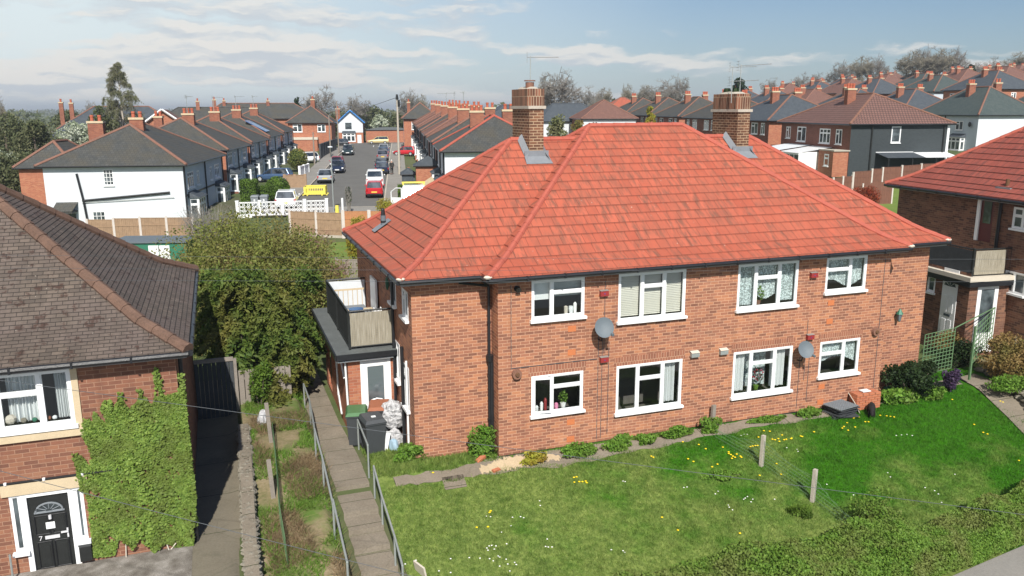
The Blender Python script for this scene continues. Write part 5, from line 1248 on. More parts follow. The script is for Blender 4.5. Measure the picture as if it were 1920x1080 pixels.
# dandelions and daisies
def flower(name, mat, r, hh):
    t = thing(name, '', name, (0, 0, 0)); b = MB(); b.ell((0, 0, hh), r, r, r*.45, 8, 4); b.build('flower_head', mat, t)
    b = MB(); b.tube([(0, 0, -.02), (.005, 0, hh)], .004, 4); b.build('stem', M['leaf_green'], t); return t
dn = flower('dandelion', M['petaly'], .032, .075); tag(dn, 'yellow dandelion flower on the lawn', 'flower', 'dandelions on the lawn')
ds = flower('daisy', M['petalw'], .021, .06); tag(ds, 'small white daisy on the lawn', 'flower', 'daisies on the lawn')
KID[dn.name] = kids(dn); KID[ds.name] = kids(ds)
rr = random.Random(2); first = {0: True, 1: True}
DP = [(1076, 900), (1081, 899), (1086, 908), (1092, 908), (1098, 907), (1077, 909), (1100, 910), (1221, 860), (1225, 862), (1300, 870), (1290, 865), (1280, 833), (1310, 838), (1323, 846), (1355, 843), (1370, 857), (1374, 860), (1378, 862), (1372, 864), (1366, 855), (1388, 860), (1390, 862), (1407, 842), (1411, 841), (1416, 840), (1420, 840), (1422, 824), (1432, 812), (1443, 813), (1453, 829), (1461, 832), (1466, 820), (1470, 829), (1474, 828), (1483, 827), (1484, 826), (1501, 822), (1504, 823), (1526, 814), (1579, 807), (1582, 804), (1590, 811), (1603, 805), (1588, 797), (1602, 786), (1610, 786), (1622, 795), (1628, 795), (1650, 783), (1662, 784), (1669, 785), (1676, 786), (1424, 896), (1464, 894), (1456, 874), (1335, 880), (1345, 875), (1241, 975), (1387, 1005), (1271, 999), (915, 993), (918, 966), (920, 963), (812, 891), (894, 994), (1826, 800), (1875, 756), (1880, 758), (1843, 815), (1851, 818), (1703, 750), (1710, 753), (1742, 750), (1785, 753), (1910, 868), (1600, 788), (1366, 852), (1381, 856), (1448, 828), (1459, 827)]
for px, py in DP:
    q = on_ground(px, py); loc = (q.x, q.y, q.z)
    if first[0]: dn.location = loc; first[0] = False
    else: dup(dn, loc, rz=rr.uniform(0, 6))
DS = [(912, 972), (920, 973), (961, 974), (976, 973), (982, 975), (940, 1002), (1026, 1015), (1035, 1030), (1023, 1029), (1028, 1030), (913, 1032), (917, 1028), (922, 1027), (930, 1028), (927, 1034), (915, 1036), (880, 1050), (845, 1052), (900, 1051), (918, 1052), (925, 1056), (934, 1047), (937, 1049), (949, 1053), (952, 1062), (965, 1059), (968, 1063), (937, 1066), (956, 1075), (1012, 943), (1013, 952), (958, 990), (950, 1024), (1146, 1035), (1168, 1037), (1171, 1040), (1282, 918), (1288, 917), (1341, 930), (1346, 925), (1365, 951), (1367, 955), (1373, 960), (1394, 940), (1397, 938), (1401, 935), (1411, 940), (1408, 945), (1452, 940), (1168, 906), (1172, 907), (1389, 820), (1395, 818), (1401, 818), (1475, 843), (1494, 846), (1496, 850), (1680, 820), (1690, 819), (1700, 818), (1710, 820), (1550, 912), (1600, 932), (1654, 931), (1734, 918), (1752, 924), (1759, 930), (1765, 946), (1664, 890), (1669, 898), (1790, 893), (780, 1055), (823, 1075), (845, 1078), (760, 1062)]
for px, py in DS:
    q = on_ground(px, py); loc = (q.x, q.y, q.z)
    if first[1]: ds.location = loc; first[1] = False
    else: dup(ds, loc, rz=rr.uniform(0, 6))
# pile of black plastic mesh, board, brick stack, tools, cat
q = on_ground(1580, 782)
pm = thing('mesh_pile', 'stack of black plastic grid panels lying by the foot of the wall', 'pile', (q.x, q.y, q.z)); rr = random.Random(3)
for k in range(7):
    b = MB(); b.M = Matrix.Translation((rr.uniform(-.08, .08), .15+rr.uniform(-.07, .07), .03+k*.055)) @ Matrix.Rotation(rr.uniform(-.25, .25), 4, 'Z') @ Matrix.Rotation(rr.uniform(-.05, .05), 4, 'X')
    for i in range(12):
        b.box(-.42+i*.075, -.405+i*.075, -.32, .32, 0, .02); 
        if i < 10: b.box(-.42, .42, -.32+i*.07, -.305+i*.07, .002, .026)
    b.build('grid_panel', M['grey'] if k == 6 else M['woodk'], pm)
q = on_ground(1612, 772); b = MB(); b.M = Matrix.Translation((q.x, q.y+.1, q.z)) @ Matrix.Rotation(R(-32), 4, 'Y') @ Matrix.Rotation(R(-25), 4, 'Z'); b.box(0, .02, -.3, .3, 0, .55); tag(b.build('plywood_board', M['wick'], None), 'thin buff board leaning on the red bricks beside the black mesh', 'board')
bs0, bs1, bs2 = at(1601, 752, y=-.25), at(1660, 752, y=-.25), at(1625, 722, y=-.2)
st_ = thing('brick_stack', 'block of bright red bricks piled against the wall at the right', 'bricks', (bs0.x, -.1, bs0.z-.28)); rr = random.Random(4)
for lay in range(7):
    b = MB()
    for i in range(-1 if lay % 2 else 0, 4):
        for j in range(3): b.box(max(0, i*.235+.117*(lay % 2))+rr.uniform(0, .01), min(.94, i*.235+.222+.117*(lay % 2)), -.28+j*.115+rr.uniform(0, .01), -.28+j*.115+.105, lay*.075, lay*.075+.064)
    b.build('brick_course', M['redblock'], st_)
b = MB(); b.box(bs0.x+.3, bs0.x+.6, -.3, -.1, bs0.z+.26, bs0.z+.285); tag(b.build('white_tile', M['curt'], None), 'white tile lying on top of the red brick pile', 'tile')
q = on_ground(1672, 742); 
b = MB(); b.lathe((q.x-.05, q.y+.15, q.z), [(.1, 0), (.14, .26)], 12); tag(b.build('planter', M['shedg'], None), 'dark green plant pot right of the red brick pile', 'plant pot')
b = MB(); b.tube([(q.x-.1, q.y+.15, q.z+.1), (q.x-.02, q.y+.3, q.z+1.0)], .015, 5); tag(b.build('cane', M['wick'], None), 'pale garden cane standing in the plant pot against the wall', 'cane')
for px, py, sc_, lab in ((902, 865, 1.3, 'loose red brick tilted at the foot of the climbing shrub'), (930, 886, 1.0, 'loose red brick lying on the sandy patch')):
    q = on_ground(px, py); b = MB(); b.box(-.11, .11, -.05, .05, 0, .07); o = b.build('loose_brick', M['redblock']); o.location = (q.x, q.y, q.z+.03); o.rotation_euler = (R(10), R(-25 if px == 902 else 0), R(20)); o.scale = (sc_,)*3; tag(o, lab, 'brick')
def skin(name, verts, edges, rad, mat, par=None, sub=2, root=0):
    me = bpy.data.meshes.new(name); me.from_pydata(verts, edges, []); me.materials.append(mat); o = bpy.data.objects.new(name, me); COL.objects.link(o)
    md = o.modifiers.new('s', 'SKIN'); md.use_smooth_shade = True
    for i, r_ in enumerate(rad):
        v = me.skin_vertices[0].data[i]; v.radius = r_ if isinstance(r_, tuple) else (r_, r_); v.use_root = (i == root)
    sb = o.modifiers.new('d', 'SUBSURF'); sb.levels = sub; sb.render_levels = sub
    if par: o.parent = par
    return o
q = on_ground(1633, 782); ct = thing('cat', 'black cat nosing in the grass below the red bricks', 'cat', (q.x, q.y, q.z+.02), R(140)); ct.scale = (1.3, 1.0, 1.45)
# body along local +y (head at +y, low to the grass)
cv = [(0, -.16, .22), (0, 0, .235), (0, .14, .215), (0, .22, .17), (0, .29, .12), (0, .34, .085),
      (.06, .13, .10), (.06, .15, .0), (-.06, .13, .10), (-.06, .12, .0),
      (.07, -.14, .14), (.07, -.2, .075), (.07, -.17, .0), (-.07, -.14, .14), (-.07, -.2, .075), (-.07, -.17, .0),
      (0, -.27, .25), (0, -.36, .2), (0, -.42, .1)]
ce = [(0, 1), (1, 2), (2, 3), (3, 4), (4, 5), (2, 6), (6, 7), (2, 8), (8, 9), (0, 10), (10, 11), (11, 12), (0, 13), (13, 14), (14, 15), (0, 16), (16, 17), (17, 18)]
crd = [.078, .082, .07, .042, .05, .024, .03, .017, .03, .017, .042, .02, .017, .042, .02, .017, .022, .018, .012]
skin('body', cv, ce, crd, M['cat'], ct, 1)
for s in (-1, 1):
    b = MB(); b.face([(s*.012, .27, .155), (s*.045, .27, .15), (s*.036, .265, .20)]); b.face([(s*.012, .275, .155), (s*.036, .265, .20), (s*.045, .27, .15)]); b.build('ear', M['cat'], ct)
# trellis
tr = thing('trellis_fence', 'green square trellis panels between the flats and the neighbouring garden', 'trellis', (0, 0, 0))
def trellis(a, c, h0, h1, n, m_):
    b = MB(); a, c = Vector(a), Vector(c)
    for i in range(n+1):
        p = a.lerp(c, i/n); b.tube([(p.x, p.y, p.z), (p.x, p.y, p.z+h0+(h1-h0)*i/n)], .02 if i in (0, n) else .013, 4)
    for j in range(m_+1):
        b.tube([(a.x, a.y-.01, a.z+h0*j/m_), (c.x, c.y-.01, c.z+h1*j/m_)], .013, 4)
    b.build('panel', M['trell'], tr)
ta, tb_ = at(1727, 703, y=.62), at(1783, 690, y=.8); th = at(1731, 628, y=.62).z-ta.z; tj = at(1786, 615, y=.8).z-tb_.z
trellis(ta, tb_, th, tj, 9, 11)
TY = .25
tc_ = at(1817, 712, y=TY); th2 = at(1827, 612, y=TY).z-tc_.z
b = MB(); b.box(tc_.x-.03, tc_.x+.03, TY-.03, TY+.03, tc_.z, tc_.z+th2); b.build('post', M['trell'], tr)
td = at(1862, 608, y=2.0); trellis((tc_.x, TY, tc_.z+.55), (td.x, 2.0, tc_.z+.6), th2-.55, th2-.6, 8, 7)
b = MB(); b.tube([(tb_.x, .8, tb_.z+tj), (td.x, 2.0, tc_.z+th2)], .022, 5); b.build('top_rail', M['trell'], tr)

# ------------------------------------------------------------------ the big yew and privet behind the path
def yew():
    rs = np.random.RandomState(5); t = thing('yew_tree', 'dense dark green yew tree shading the top of the stepped path', 'tree', (-5.8, 6.6, .3)); parts = []
    rows = ((530, 375, 600, 6.2, 9.5), (560, 360, 602, 6.0, 9.5), (590, 362, 600, 5.8, 9.0), (620, 372, 598, 5.6, 8.5), (650, 392, 590, 5.4, 8.2), (680, 412, 578, 5.2, 7.8), (710, 435, 566, 5.0, 7.2), (740, 462, 558, 4.8, 6.6), (765, 478, 555, 4.7, 6.0), (785, 484, 552, 4.5, 5.4))
    for k in range(380):
        r0 = rows[min(len(rows)-1, int(abs(rs.normal(0, .0))+rs.uniform(0, len(rows))))]
        px = rs.uniform(r0[1]+12, r0[2]-12); yy = rs.uniform(r0[3], r0[4]); edge = abs((px-(r0[1]+r0[2])/2)/((r0[2]-r0[1])/2)); yy = r0[3]+(yy-r0[3])*(.5+.5*(1-edge))+edge*.9
        q = at(px, r0[0]+rs.uniform(-18, 18), y=yy); n = 190; s_ = rs.uniform(.2, .34)
        # a drooping spray: a flattened tongue of leaves pointing outwards and down
        d = Vector((q.x+5.8, q.y-7.4, -.9+rs.uniform(-.3, .5))).normalized(); a = rs.uniform(0, 1, n); w = (1-a)**.6*s_
        P = np.array(q)+np.outer(a-.4, np.array(d))*s_*2.6+rs.normal(size=(n, 3))*w[:, None]*np.array((.55, .55, .32)); P[:, 2] -= .25*a*a
        parts.append(leaves_at(P-np.array((-5.8, 6.6, .3)), .16, rs, .9, (0, -.3, .6), .42))
    V, F = merge(parts); np_mesh('foliage', V, F, M['leaf_yew'], t)
    b = MB()
    for i in range(7):
        a = i*.9; b.tube([(0, 0, -.4), (.3*math.cos(a), .3*math.sin(a), 1.2), (.6*math.cos(a), .6*math.sin(a), 2.0)], [.10, .07, .02], 5)
    b.build('trunk', M['bark'], t)
yew()
shrub('privet_bush', 'wide olive green privet bush behind the dark yew', 'bush', (at(472, 500, y=15).x, 15, 2.0), (3.8, 5.2, 2.75), 125000, .108, M['leaf_bush'], 6, clumps=190, base=.0)
shrub('ivy_mound', 'grey green ivy hanging over the stone wall under the yew', 'climbing plant', (at(485, 720, y=5).x, 5.0, 1.2), (.45, .5, .7), 2600, .08, M['leaf_box'], 9, clumps=25, base=.3)
def twigs(rs, base, n, spread, h, r=.02, droop=0):
    b = MB()
    for i in range(n):
        a = rs.uniform(0, 2*math.pi); s = rs.uniform(.1, 1)**.7*spread; p = Vector(base)+Vector((math.cos(a)*s*.25, math.sin(a)*s*.25, 0)); q = Vector(base)+Vector((math.cos(a)*s, math.sin(a)*s, h*rs.uniform(.55, 1)))
        m1 = p.lerp(q, .5)+Vector((rs.normal()*.08, rs.normal()*.08, .1*h)); b.tube([p, m1, q], [r, r*.6, r*.25], 3, False)
        for k in range(4):
            e = m1.lerp(q, rs.uniform(0, 1)); b.tube([e, e+Vector((rs.normal()*.3, rs.normal()*.3, rs.uniform(0, .4)))*spread*.4], [r*.4, r*.15], 3, False)
    return b
M['twigr'] = m_plain('reddish twigs', (.22, .12, .09), .95, .3, 1)
for i, (px, py, d, s, h, mt_, lab) in enumerate(((560, 455, 44, 1.9, 2.6, M['twigr'], 'bare reddish brown shrub in front of the concrete post fence'), (395, 430, 50, 1.9, 3.2, M['twig'], 'tangled bare grey shrub beside the white gable house'), (610, 470, 40, 1.3, 1.8, M['twigr'], 'low bare twiggy shrub at the right edge of the privet'))):
    q = at(px, py, d=d); rs = np.random.RandomState(i+3); z0 = H(q.x, q.y); t = thing('bare_shrub', lab, 'shrub', (q.x, q.y, z0)); twigs(rs, (0, 0, 0), 330, s, h, .022).build('branches', mt_, t)

# ------------------------------------------------------------------ right-hand neighbour
Ar = at(1660, 345, d=36); Br = at(1920, 379, z=Ar.z); er = (Br-Ar).normalized()
rzr = math.atan2(er.y, er.x)+math.pi/2
RH = Matrix.Translation((Ar.x, Ar.y, 0)) @ Matrix.Rotation(rzr, 4, 'Z'); RHi = RH.inverted()
def atl(Mi, px, py, x=None, y=None, z=None):
    v = cf_ + (px-960)/FPX*cr_ - (py-540)/FPX*cu_; o = Mi @ C0; w = Mi.to_3x3() @ v
    k = (x-o.x)/w.x if x is not None else (y-o.y)/w.y if y is not None else (z-o.z)/w.z
    return o+k*w
rh = thing('brick_house', 'dark red brick house with red hipped roof at the right edge', 'house', (Ar.x, Ar.y, 0), rzr)
ZR = Ar.z+.02; xw = .42; D2 = 9.6
b = MB(); FRW = frame((xw, -.4, 0), u=R(-90))
def uz(px, py): p = atl(RHi, px, py, x=xw); return -(p.y+.4), p.z
dA, dB = uz(1829, 440), uz(1866, 372)
w1, w2 = uz(1897, 427), uz(1927, 390)
w3, w4 = uz(1881, 545), uz(1925, 515)
wall(b, FRW, D2-.8, -1.5, ZR-.14, [(dA[0], dB[0], dA[1]-.2, dB[1]), (w1[0], w2[0]+.3, w1[1], w2[1]-.02), (w3[0], w4[0], w3[1], w4[1])])
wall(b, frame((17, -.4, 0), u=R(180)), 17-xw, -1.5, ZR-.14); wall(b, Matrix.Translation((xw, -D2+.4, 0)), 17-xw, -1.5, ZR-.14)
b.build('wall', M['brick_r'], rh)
hip_roof(rh, 0, 17.4, -D2, 0, ZR, .742, M['tile_redr'], M['hip_red'], seed=5)
eaves(rh, 0, 17.4, -D2, 0, ZR, xw, 17, -D2+.4, -.4, sides='WS')
fr = MB(); fr.M = FRW; fr.box(dA[0]-.05, dA[0]+.1, -.03, .03, dA[1]-.2, dB[1]+.1); fr.box(dA[0]+.1, dB[0]+.05, -.03, .03, dB[1], dB[1]+.1); fo_ = fr.build('door_frame', M['white'], rh)
fr = MB(); fr.M = FRW; fr.box(dA[0]+.1, dB[0], .03, .06, dA[1]-.2, dB[1]); dd = fr.build('door', M['maroon'], rh)
fr = MB(); fr.M = FRW; fr.box(dA[0]+.25, dB[0]-.12, .015, .03, dA[1]+.5, dB[1]-.15); fr.build('door_glass', M['dglass'], dd)
window(rh, FRW, w1[0], w1[1], w2[0]+.3-w1[0], w2[1]-w1[1]-.02, [(.5, .4), (.5, .4)], room=False)
window(rh, FRW, w3[0], w3[1], w4[0]-w3[0], w4[1]-w3[1], [(.45, .45), (.55, None)], room=False)
b = MB(); uq = uz(1878, 400)[0]; b.M = FRW; b.tube([(uq, -.08, ZR-.15), (uq, -.08, -.5)], .06, 8); b.build('downpipe', M['gutter'], rh)
b = MB(); up = atl(RHi, 1884, 368, x=.7); b.cyl((.75, up.y, ZR+.2), .07, .45, 10); b.build('vent_pipe', M['brownhair'], rh); b = MB(); b.box(.55, 1.0, up.y-.35, up.y+.35, ZR+.28, ZR+.34); b.build('pipe_flashing', M['lead'], rh)
pr = thing('porch', 'brick porch with white panelled front door and white glazed side door at the right house', 'porch', (Ar.x, Ar.y, 0), rzr)
xp = -1.3
sc1 = atl(RHi, 1820, 530, x=xp-.2); yS = sc1.y+.22; zs = sc1.z; yN = yS+5.0
P1 = lambda px, py: (lambda p: (yN-p.y, p.z))(atl(RHi, px, py, x=xp))
FPW = frame((xp, yN, 0), u=R(-90))
df0, df1 = P1(1762, 590), P1(1800, 508)
wn0, wn1 = P1(1738, 545), P1(1757, 505)
b = MB(); wall(b, FPW, yN-yS, -1, zs-.02, [(df0[0], df1[0], .2, df1[1]), (wn0[0], wn1[0], wn0[1], wn1[1])]); wall(b, Matrix.Translation((xp, yS, 0)), xw-xp, -1, zs-.02, [(.35, 1.25, .2, zs-.2)]); b.build('wall', M['brick_r'], pr)
window(pr, FPW, wn0[0], wn0[1], wn1[0]-wn0[0], wn1[1]-wn0[1], [(1, .35)], room=False)
b = MB(); b.M = FPW; a_, c_ = df0[0], df1[0]; z1_ = df1[1]; b.box(a_, c_, -.02, .05, .2, z1_)
for (u0, u1, v0, v1) in ((.18, .44, .08, .36), (.56, .82, .08, .36), (.18, .44, .45, .66), (.56, .82, .45, .66)): b.box(a_+(c_-a_)*u0, a_+(c_-a_)*u1, -.035, -.02, .2+(z1_-.2)*v0, .2+(z1_-.2)*v1)
d_ = b.build('panelled_door', M['white'], pr)
b = MB(); b.M = FPW; mx_, mz_ = (a_+c_)/2, .2+(z1_-.2)*.78
for i in range(4):
    t0, t1 = math.pi*(i+.1)/4, math.pi*(i+.9)/4; b.face([(mx_, -.026, mz_), (mx_+.3*math.cos(t0), -.026, mz_+.22*math.sin(t0)), (mx_+.3*math.cos(t1), -.026, mz_+.22*math.sin(t1))][::-1])
b.box(mx_-.16, mx_+.16, -.03, -.022, .2+(z1_-.2)*.4, .2+(z1_-.2)*.43); b.build('fanlight', M['dglass'], d_)
b = MB(); MS = Matrix.Translation((xp+.35, yS, .2)); hh = zs-.4; b.M = MS
b.box(0, .9, -.02, .04, 0, .75); b.box(0, .16, -.02, .04, .75, hh); b.box(.74, .9, -.02, .04, .75, hh); b.box(.16, .74, -.02, .04, hh-.14, hh); d_ = b.build('glazed_door', M['white'], pr)
b = MB(); b.M = MS; b.face([(.16, .01, .75), (.74, .01, .75), (.74, .01, hh-.14), (.16, .01, hh-.14)]); b.build('door_glass', M['dglass'], d_)
b = MB(); b.box(xp-.2, xw-.01, yS-.2, yN+.2, zs, zs+.16); b.build('roof_slab', M['wick'], pr)
b = MB(); b.box(xp-.18, xw-.01, yS-.18, yN+.18, zs-.2, zs-.003); b.build('fascia', M['gutter'], pr)
bl = thing('balcony_railing', 'black framed balcony railing with grey reed screens at the right house', 'railing', (Ar.x, Ar.y, 0), rzr)
b = MB(); rail_side(b, (xp+.05, yS+.05), (xw-.05, yS+.05), zs+.2, zs+1.15, 10); rail_side(b, (xp+.05, yS+.05), (xp+.05, yN), zs+.2, zs+1.15, 34); b.build('rail', M['black'], bl)
b = MB(); b.box(xp+.12, xw-.3, yS+.02, yS+.035, zs+.22, zs+1.1); b.build('reed_screen', M['reed'], bl)
b = MB(); b.box(xp+.02, xp+.035, yS+.1, yN, zs+.22, zs+1.1); b.build('side_screen', M['woodk'], bl)
for yy in (yS+.05, (yS+yN)/2, yN): b = MB(); b.box(xp+.02, xp+.09, yy-.035, yy+.035, zs+.1, zs+1.2); b.build('post', M['black'], bl)
q = at(1838, 592, d=33); q2 = at(1868, 600, d=32)
wheelie('wheelie_bin', 'green lidded wheelie bin in front of the right house porch', (q.x, q.y, .35-.05), R(30), M['bin'], M['bingreen'], s=1.05)
wheelie('wheelie_bin', 'dark grey lidded wheelie bin by the right house downpipe', (q2.x, q2.y, .2), R(30), M['bin'], M['bin'], s=1.1)
for px, py, d, r, mat, n, lab in ((1800, 632, 31, (1.6, .7, .42), M['leaf_redg'], 9000, 'clipped olive bronze hedge in front of the right house porch'), (1900, 662, 28, (1.1, .8, .62), M['leaf_redg'], 9000, 'reddish bronze bushes behind the rockery wall at the right edge'), (1795, 664, 29.6, (1.3, .3, .5), M['leaf_dark'], 3500, 'dark green shrubs showing through the green trellis'),
                               (1900, 712, 27.0, (1.0, .5, .12), M['leaf_green'], 2500, 'low green ground plants growing above the rockery')):
    q = at(px, py, d=d); zb_ = min(q.z-r[2], .0); rz_ = (q.z+r[2]-zb_)/2; shrub('garden_shrub', lab, 'shrub', (q.x, q.y, zb_+rz_), (r[0], r[1], rz_), n, .085, mat, px, clumps=30, base=zb_)
b = MB(); q = at(1918, 600, d=30); b.tube([(q.x-.3, q.y, q.z-1.4), (q.x, q.y, q.z+.6)], .03, 6); tag(b.build('white_rod', M['galv'], None), 'thin grey pole leaning by the right house window', 'pole')

# ------------------------------------------------------------------ houses behind
def semi(name, lab, L, t, wN, lT, ze, rise, mats, roofm, hipm, wins=(), chims=(), group=None, zb=None, over=.4, gable=False, extra=None, ang=0, base=None, cat='house', fas=None):
    p = street(L, t) if base is None else Vector((base[0], base[1], 0)); zb = (min(H(p.x, p.y), ze-4.9) if zb is None else zb)
    th = thing(name, lab, cat, (p.x, p.y, zb), -STA+ang, group); h = ze-zb
    MAT = {'S': Matrix.Identity(4), 'W': frame((0, lT, 0), u=R(-90)), 'E': frame((wN, 0, 0), u=R(90)), 'N': frame((wN, lT, 0), u=R(180))}; LEN = dict(S=wN, W=lT, E=lT, N=wN)
    mats = {**{k: M['brick_far'] for k in 'SWEN'}, **mats}; bym = {}
    for s in 'SWEN': bym.setdefault(mats[s].name, [mats[s], MB()]); wall(bym[mats[s].name][1], MAT[s], LEN[s], -1.5, h, [(w[1], w[1]+w[3], w[2], w[2]+w[4]) for w in wins if w[0] == s])
    for k, (mm_, b) in bym.items(): b.build('wall', mm_, th)
    for w in wins:
        window(th, MAT[w[0]], w[1], w[2], w[3], w[4], w[5] if len(w) > 5 else [(.5, .3), (.5, None)], room=False, fr=.05 if len(w) > 5 and w[5] is GP else .075, sill=True, fmat=w[6] if len(w) > 6 else None)
    if not gable:
        hs = min(wN, lT)/2+over; hip_roof(th, -over, wN+over, -over, lT+over, h, rise/hs, roofm, hipm, kick=0, plain=True, hr=.12)
        b = MB()
        for (a, c) in (((-over, -over), (wN+over, -over)), ((wN+over, -over), (wN+over, lT+over)), ((wN+over, lT+over), (-over, lT+over)), ((-over, lT+over), (-over, -over))): b.tube([(*a, h-.06), (*c, h-.06)], .07, 5)
        b.build('gutter', fas or M['gutter'], th)
        b = MB(); b.face([(-over+.03, -over+.03, h-.03), (-over+.03, lT+over-.03, h-.03), (wN+over-.03, lT+over-.03, h-.03), (wN+over-.03, -over+.03, h-.03)]); b.build('soffit', M['grey'], th)
    else:
        b = MB(); m_ = wN/2
        for (x0, x1) in ((-over, m_), (wN+over, m_)):
            z0 = h-over*rise/m_; sgn = 1
            pts = [(x0, -over, z0), (x1, -over, h+rise), (x1, lT+over, h+rise), (x0, lT+over, z0)]; sl = math.hypot(x1-x0, rise)
            b.face(pts if x0 > x1 else pts[::-1], [(0, 0), (0, sl), (lT, sl), (lT, 0)] if x0 > x1 else [(lT, 0), (lT, sl), (0, sl), (0, 0)])
        b.build('roof', roofm, th)
        b = MB(); b.face([(0, 0, h), (wN, 0, h), (m_, 0, h+rise)], [(0, h), (wN, h), (m_, h+rise)]); b.face([(wN, lT, h), (0, lT, h), (m_, lT, h+rise)]); b.build('gable', mats['S'], th)
        b = MB()
        for x0 in (-over, wN+over): b.tube([(x0, -over, h-over*rise/m_), (m_, -over, h+rise)], .14, 4)
        b.build('bargeboard', fas or M['white'], th)
    for (x, y, sx, sy, zt, npots) in chims:
        if npots > 1: sx, sy, zt = sx*.72, sy*.85, zt-.42
        chimney(th, x-sx/2, x+sx/2, y-sy/2, y+sy/2, h+.3, h+zt, mats.get('C', M['chim_far']), big=False, npots=npots)
    if extra: extra(th, h)
    return th
TR = [(.33, .3), (.34, .3), (.33, .3)]
def bay(th, MAT, u, w, d, h, mat, roofm):
    b = MB(); b.M = MAT; b.box(u, u+w, -d, 0, -1, .75); b.build('bay_base', mat, th)
    for k, (Mx, ww) in enumerate(((MAT @ Matrix.Translation((u, -d, 0)), w), (MAT @ Matrix.Translation((u, 0, 0)) @ Matrix.Rotation(R(-90), 4, 'Z'), d), (MAT @ Matrix.Translation((u+w, -d, 0)) @ Matrix.Rotation(R(90), 4, 'Z'), d))):
        window(th, Mx, .02, .78, ww-.04, h-.8, [(1/3, .3)]*3 if k == 0 else [(1, .3)], room=False, fr=.1, name='bay_window', sill=k == 0)
    b = MB(); b.M = MAT; b.face([(u-.15, -d-.15, h), (u+w+.15, -d-.15, h), (u+w, 0, h+.45), (u, 0, h+.45)], [(u, 0), (u+w, 0), (u+w, 1), (u, 1)]); b.face([(u-.15, 0, h), (u+w+.15, 0, h), (u+w+.15, -d-.15, h), (u-.15, -d-.15, h)])
    b.face([(u-.15, 0, h), (u-.15, -d-.15, h), (u, 0, h+.45)]); b.face([(u+w+.15, -d-.15, h), (u+w+.15, 0, h), (u+w, 0, h+.45)]); b.build('bay_roof', roofm, th)
# left-hand row: its fronts face the street (+L side)
def small_pane(x0, n):
    return x0
def left_extra(first):
    def f(th, h):
        E_ = frame((10.3, 0, 0), u=R(90)); lt = 14.4 if first else 12.2
        for u in (1.0, lt-3.4): bay(th, E_, u, 2.4, .8, 2.6, M['brick_dkfar'], M['slateb'])
        b = MB(); b.M = E_
        for u in (.1, lt/2, lt-.1): b = MB(); b.M = E_; b.tube([(u, -.08, h-.1), (u, -.08, 0)], .06, 5); b.build('downpipe', M['gutter'], th)
        b = MB(); b.M = E_; b.box(0, lt, -.03, .0, 2.75, 2.9); b.build('band', M['gutter'], th)
    return f
LW = lambda lt: [('E', 1.2, 3.3, 2.0, 1.3, TR), ('E', 4.3, 3.3, .9, 1.2), ('E', lt-5.2, 3.3, .9, 1.2), ('E', lt-3.2, 3.3, 2.0, 1.3, TR)]
GP = [(1, None)]
wh = semi('white_house', 'white rendered semi-detached house with slate hip roof at the near end of the left row', -27.2, 67.6, 10.3, 14.4, 4.95, 3.0, dict(S=M['render'], E=M['rendershade'], W=M['brick_far']), M['slate'], M['terra'],
          wins=[('S', 4.35, 3.75, .75, 1.25, GP), ('S', 3.25, .25, .95, 1.5, GP)]+LW(14.4), chims=[(5.6, 5.6, 1.5, .7, 4.0, 2), (1.7, 7.5, 1.7, .7, 3.7, 2)], extra=left_extra(True), zb=-.35)
b = MB()
for x0, z0, w, h in ((4.35, 3.75, .75, 1.25), (3.25, .25, .95, 1.5)):
    for i in range(1, 3): b.box(x0+w*i/3-.02, x0+w*i/3+.02, -.03, 0, z0, z0+h)
    for i in range(1, 4): b.box(x0, x0+w, -.03, 0, z0+h*i/4-.02, z0+h*i/4+.02)
b.build('glazing_bars', M['white'], wh)
b = MB(); b.tube([(2.45, -.1, 4.7), (2.75, -.1, 2.55)], .09, 6); b.tube([(2.65, -.1, 2.6), (9.2, -.1, 3.15)], .09, 6); b.tube([(2.75, -.1, 2.6), (2.95, -.1, 0)], .09, 6); b.build('drain_pipe', M['shedg'] if False else M['gutter'], wh)
b = MB(); b.tube([(2.6, -.1, 2.45), (9.5, -.1, 2.75)], .025, 5); b.build('cable', M['galv'], wh)
b = MB(); b.face([(.7, -1.2, 1.9), (2.2, -1.2, 1.9), (2.3, 0, 2.5), (.7, 0, 2.5)]); b.box(.7, 2.2, -1.15, 0, 1.75, 1.88); b.build('canopy', M['slate'], wh)
b = MB(); b.box(.9, 2.05, -.03, .0, .6, 1.6); b.build('porch_window', M['dglass'], wh)
# brick rear wing with its own lower hip roof
semi('brick_outrigger', 'low brick rear wing with slate roof behind the white gable house', -30.6, 71.5, 4.2, 7.0, 4.6, 2.0, {}, M['slate'], M['terra'], over=.3, zb=-.8)
lcol = ['slate', 'slate', 'slate', 'slate']
for k, (t, ze) in enumerate(((84.1, 5.32), (97.6, 5.5), (111, 5.72), (124.6, 5.95))):
    def ex(th, h, k=k):
        left_extra(False)(th, h)
        if k == 2:
            b = MB(); sl = 3.0/5.55; b.M = Matrix.Translation((7.2, 2.0, h+3.0-2.0*sl-.0)) @ Matrix.Rotation(math.atan(-sl)*-1, 4, 'Y'); b.box(0, 3.0, 0, 3.2, .08, .14); b.build('solar_panel', M['bluepanel'], th)
    semi('terraced_house', ('second pair of grey roofed houses from the near end of the left row', 'third pair of grey roofed houses in the left row', 'fourth pair of houses in the left row, with blue solar panels', 'fifth and farthest pair of houses in the left row')[k], -27.2, t, 10.3, 12.0, ze, 3.0,
         dict(S=M['brick_far'], E=M['rendershade'], W=M['brick_far']), M['slate'], M['terra'], wins=LW(12.2), chims=[(5.9, 4.2 if k else 5.2, 1.6, .75, 3.9, 3)]+([(1.9, 9.0, 1.2, .7, 3.6, 2)] if k in (0, 2) else []), group='left row of semi-detached houses', extra=ex)
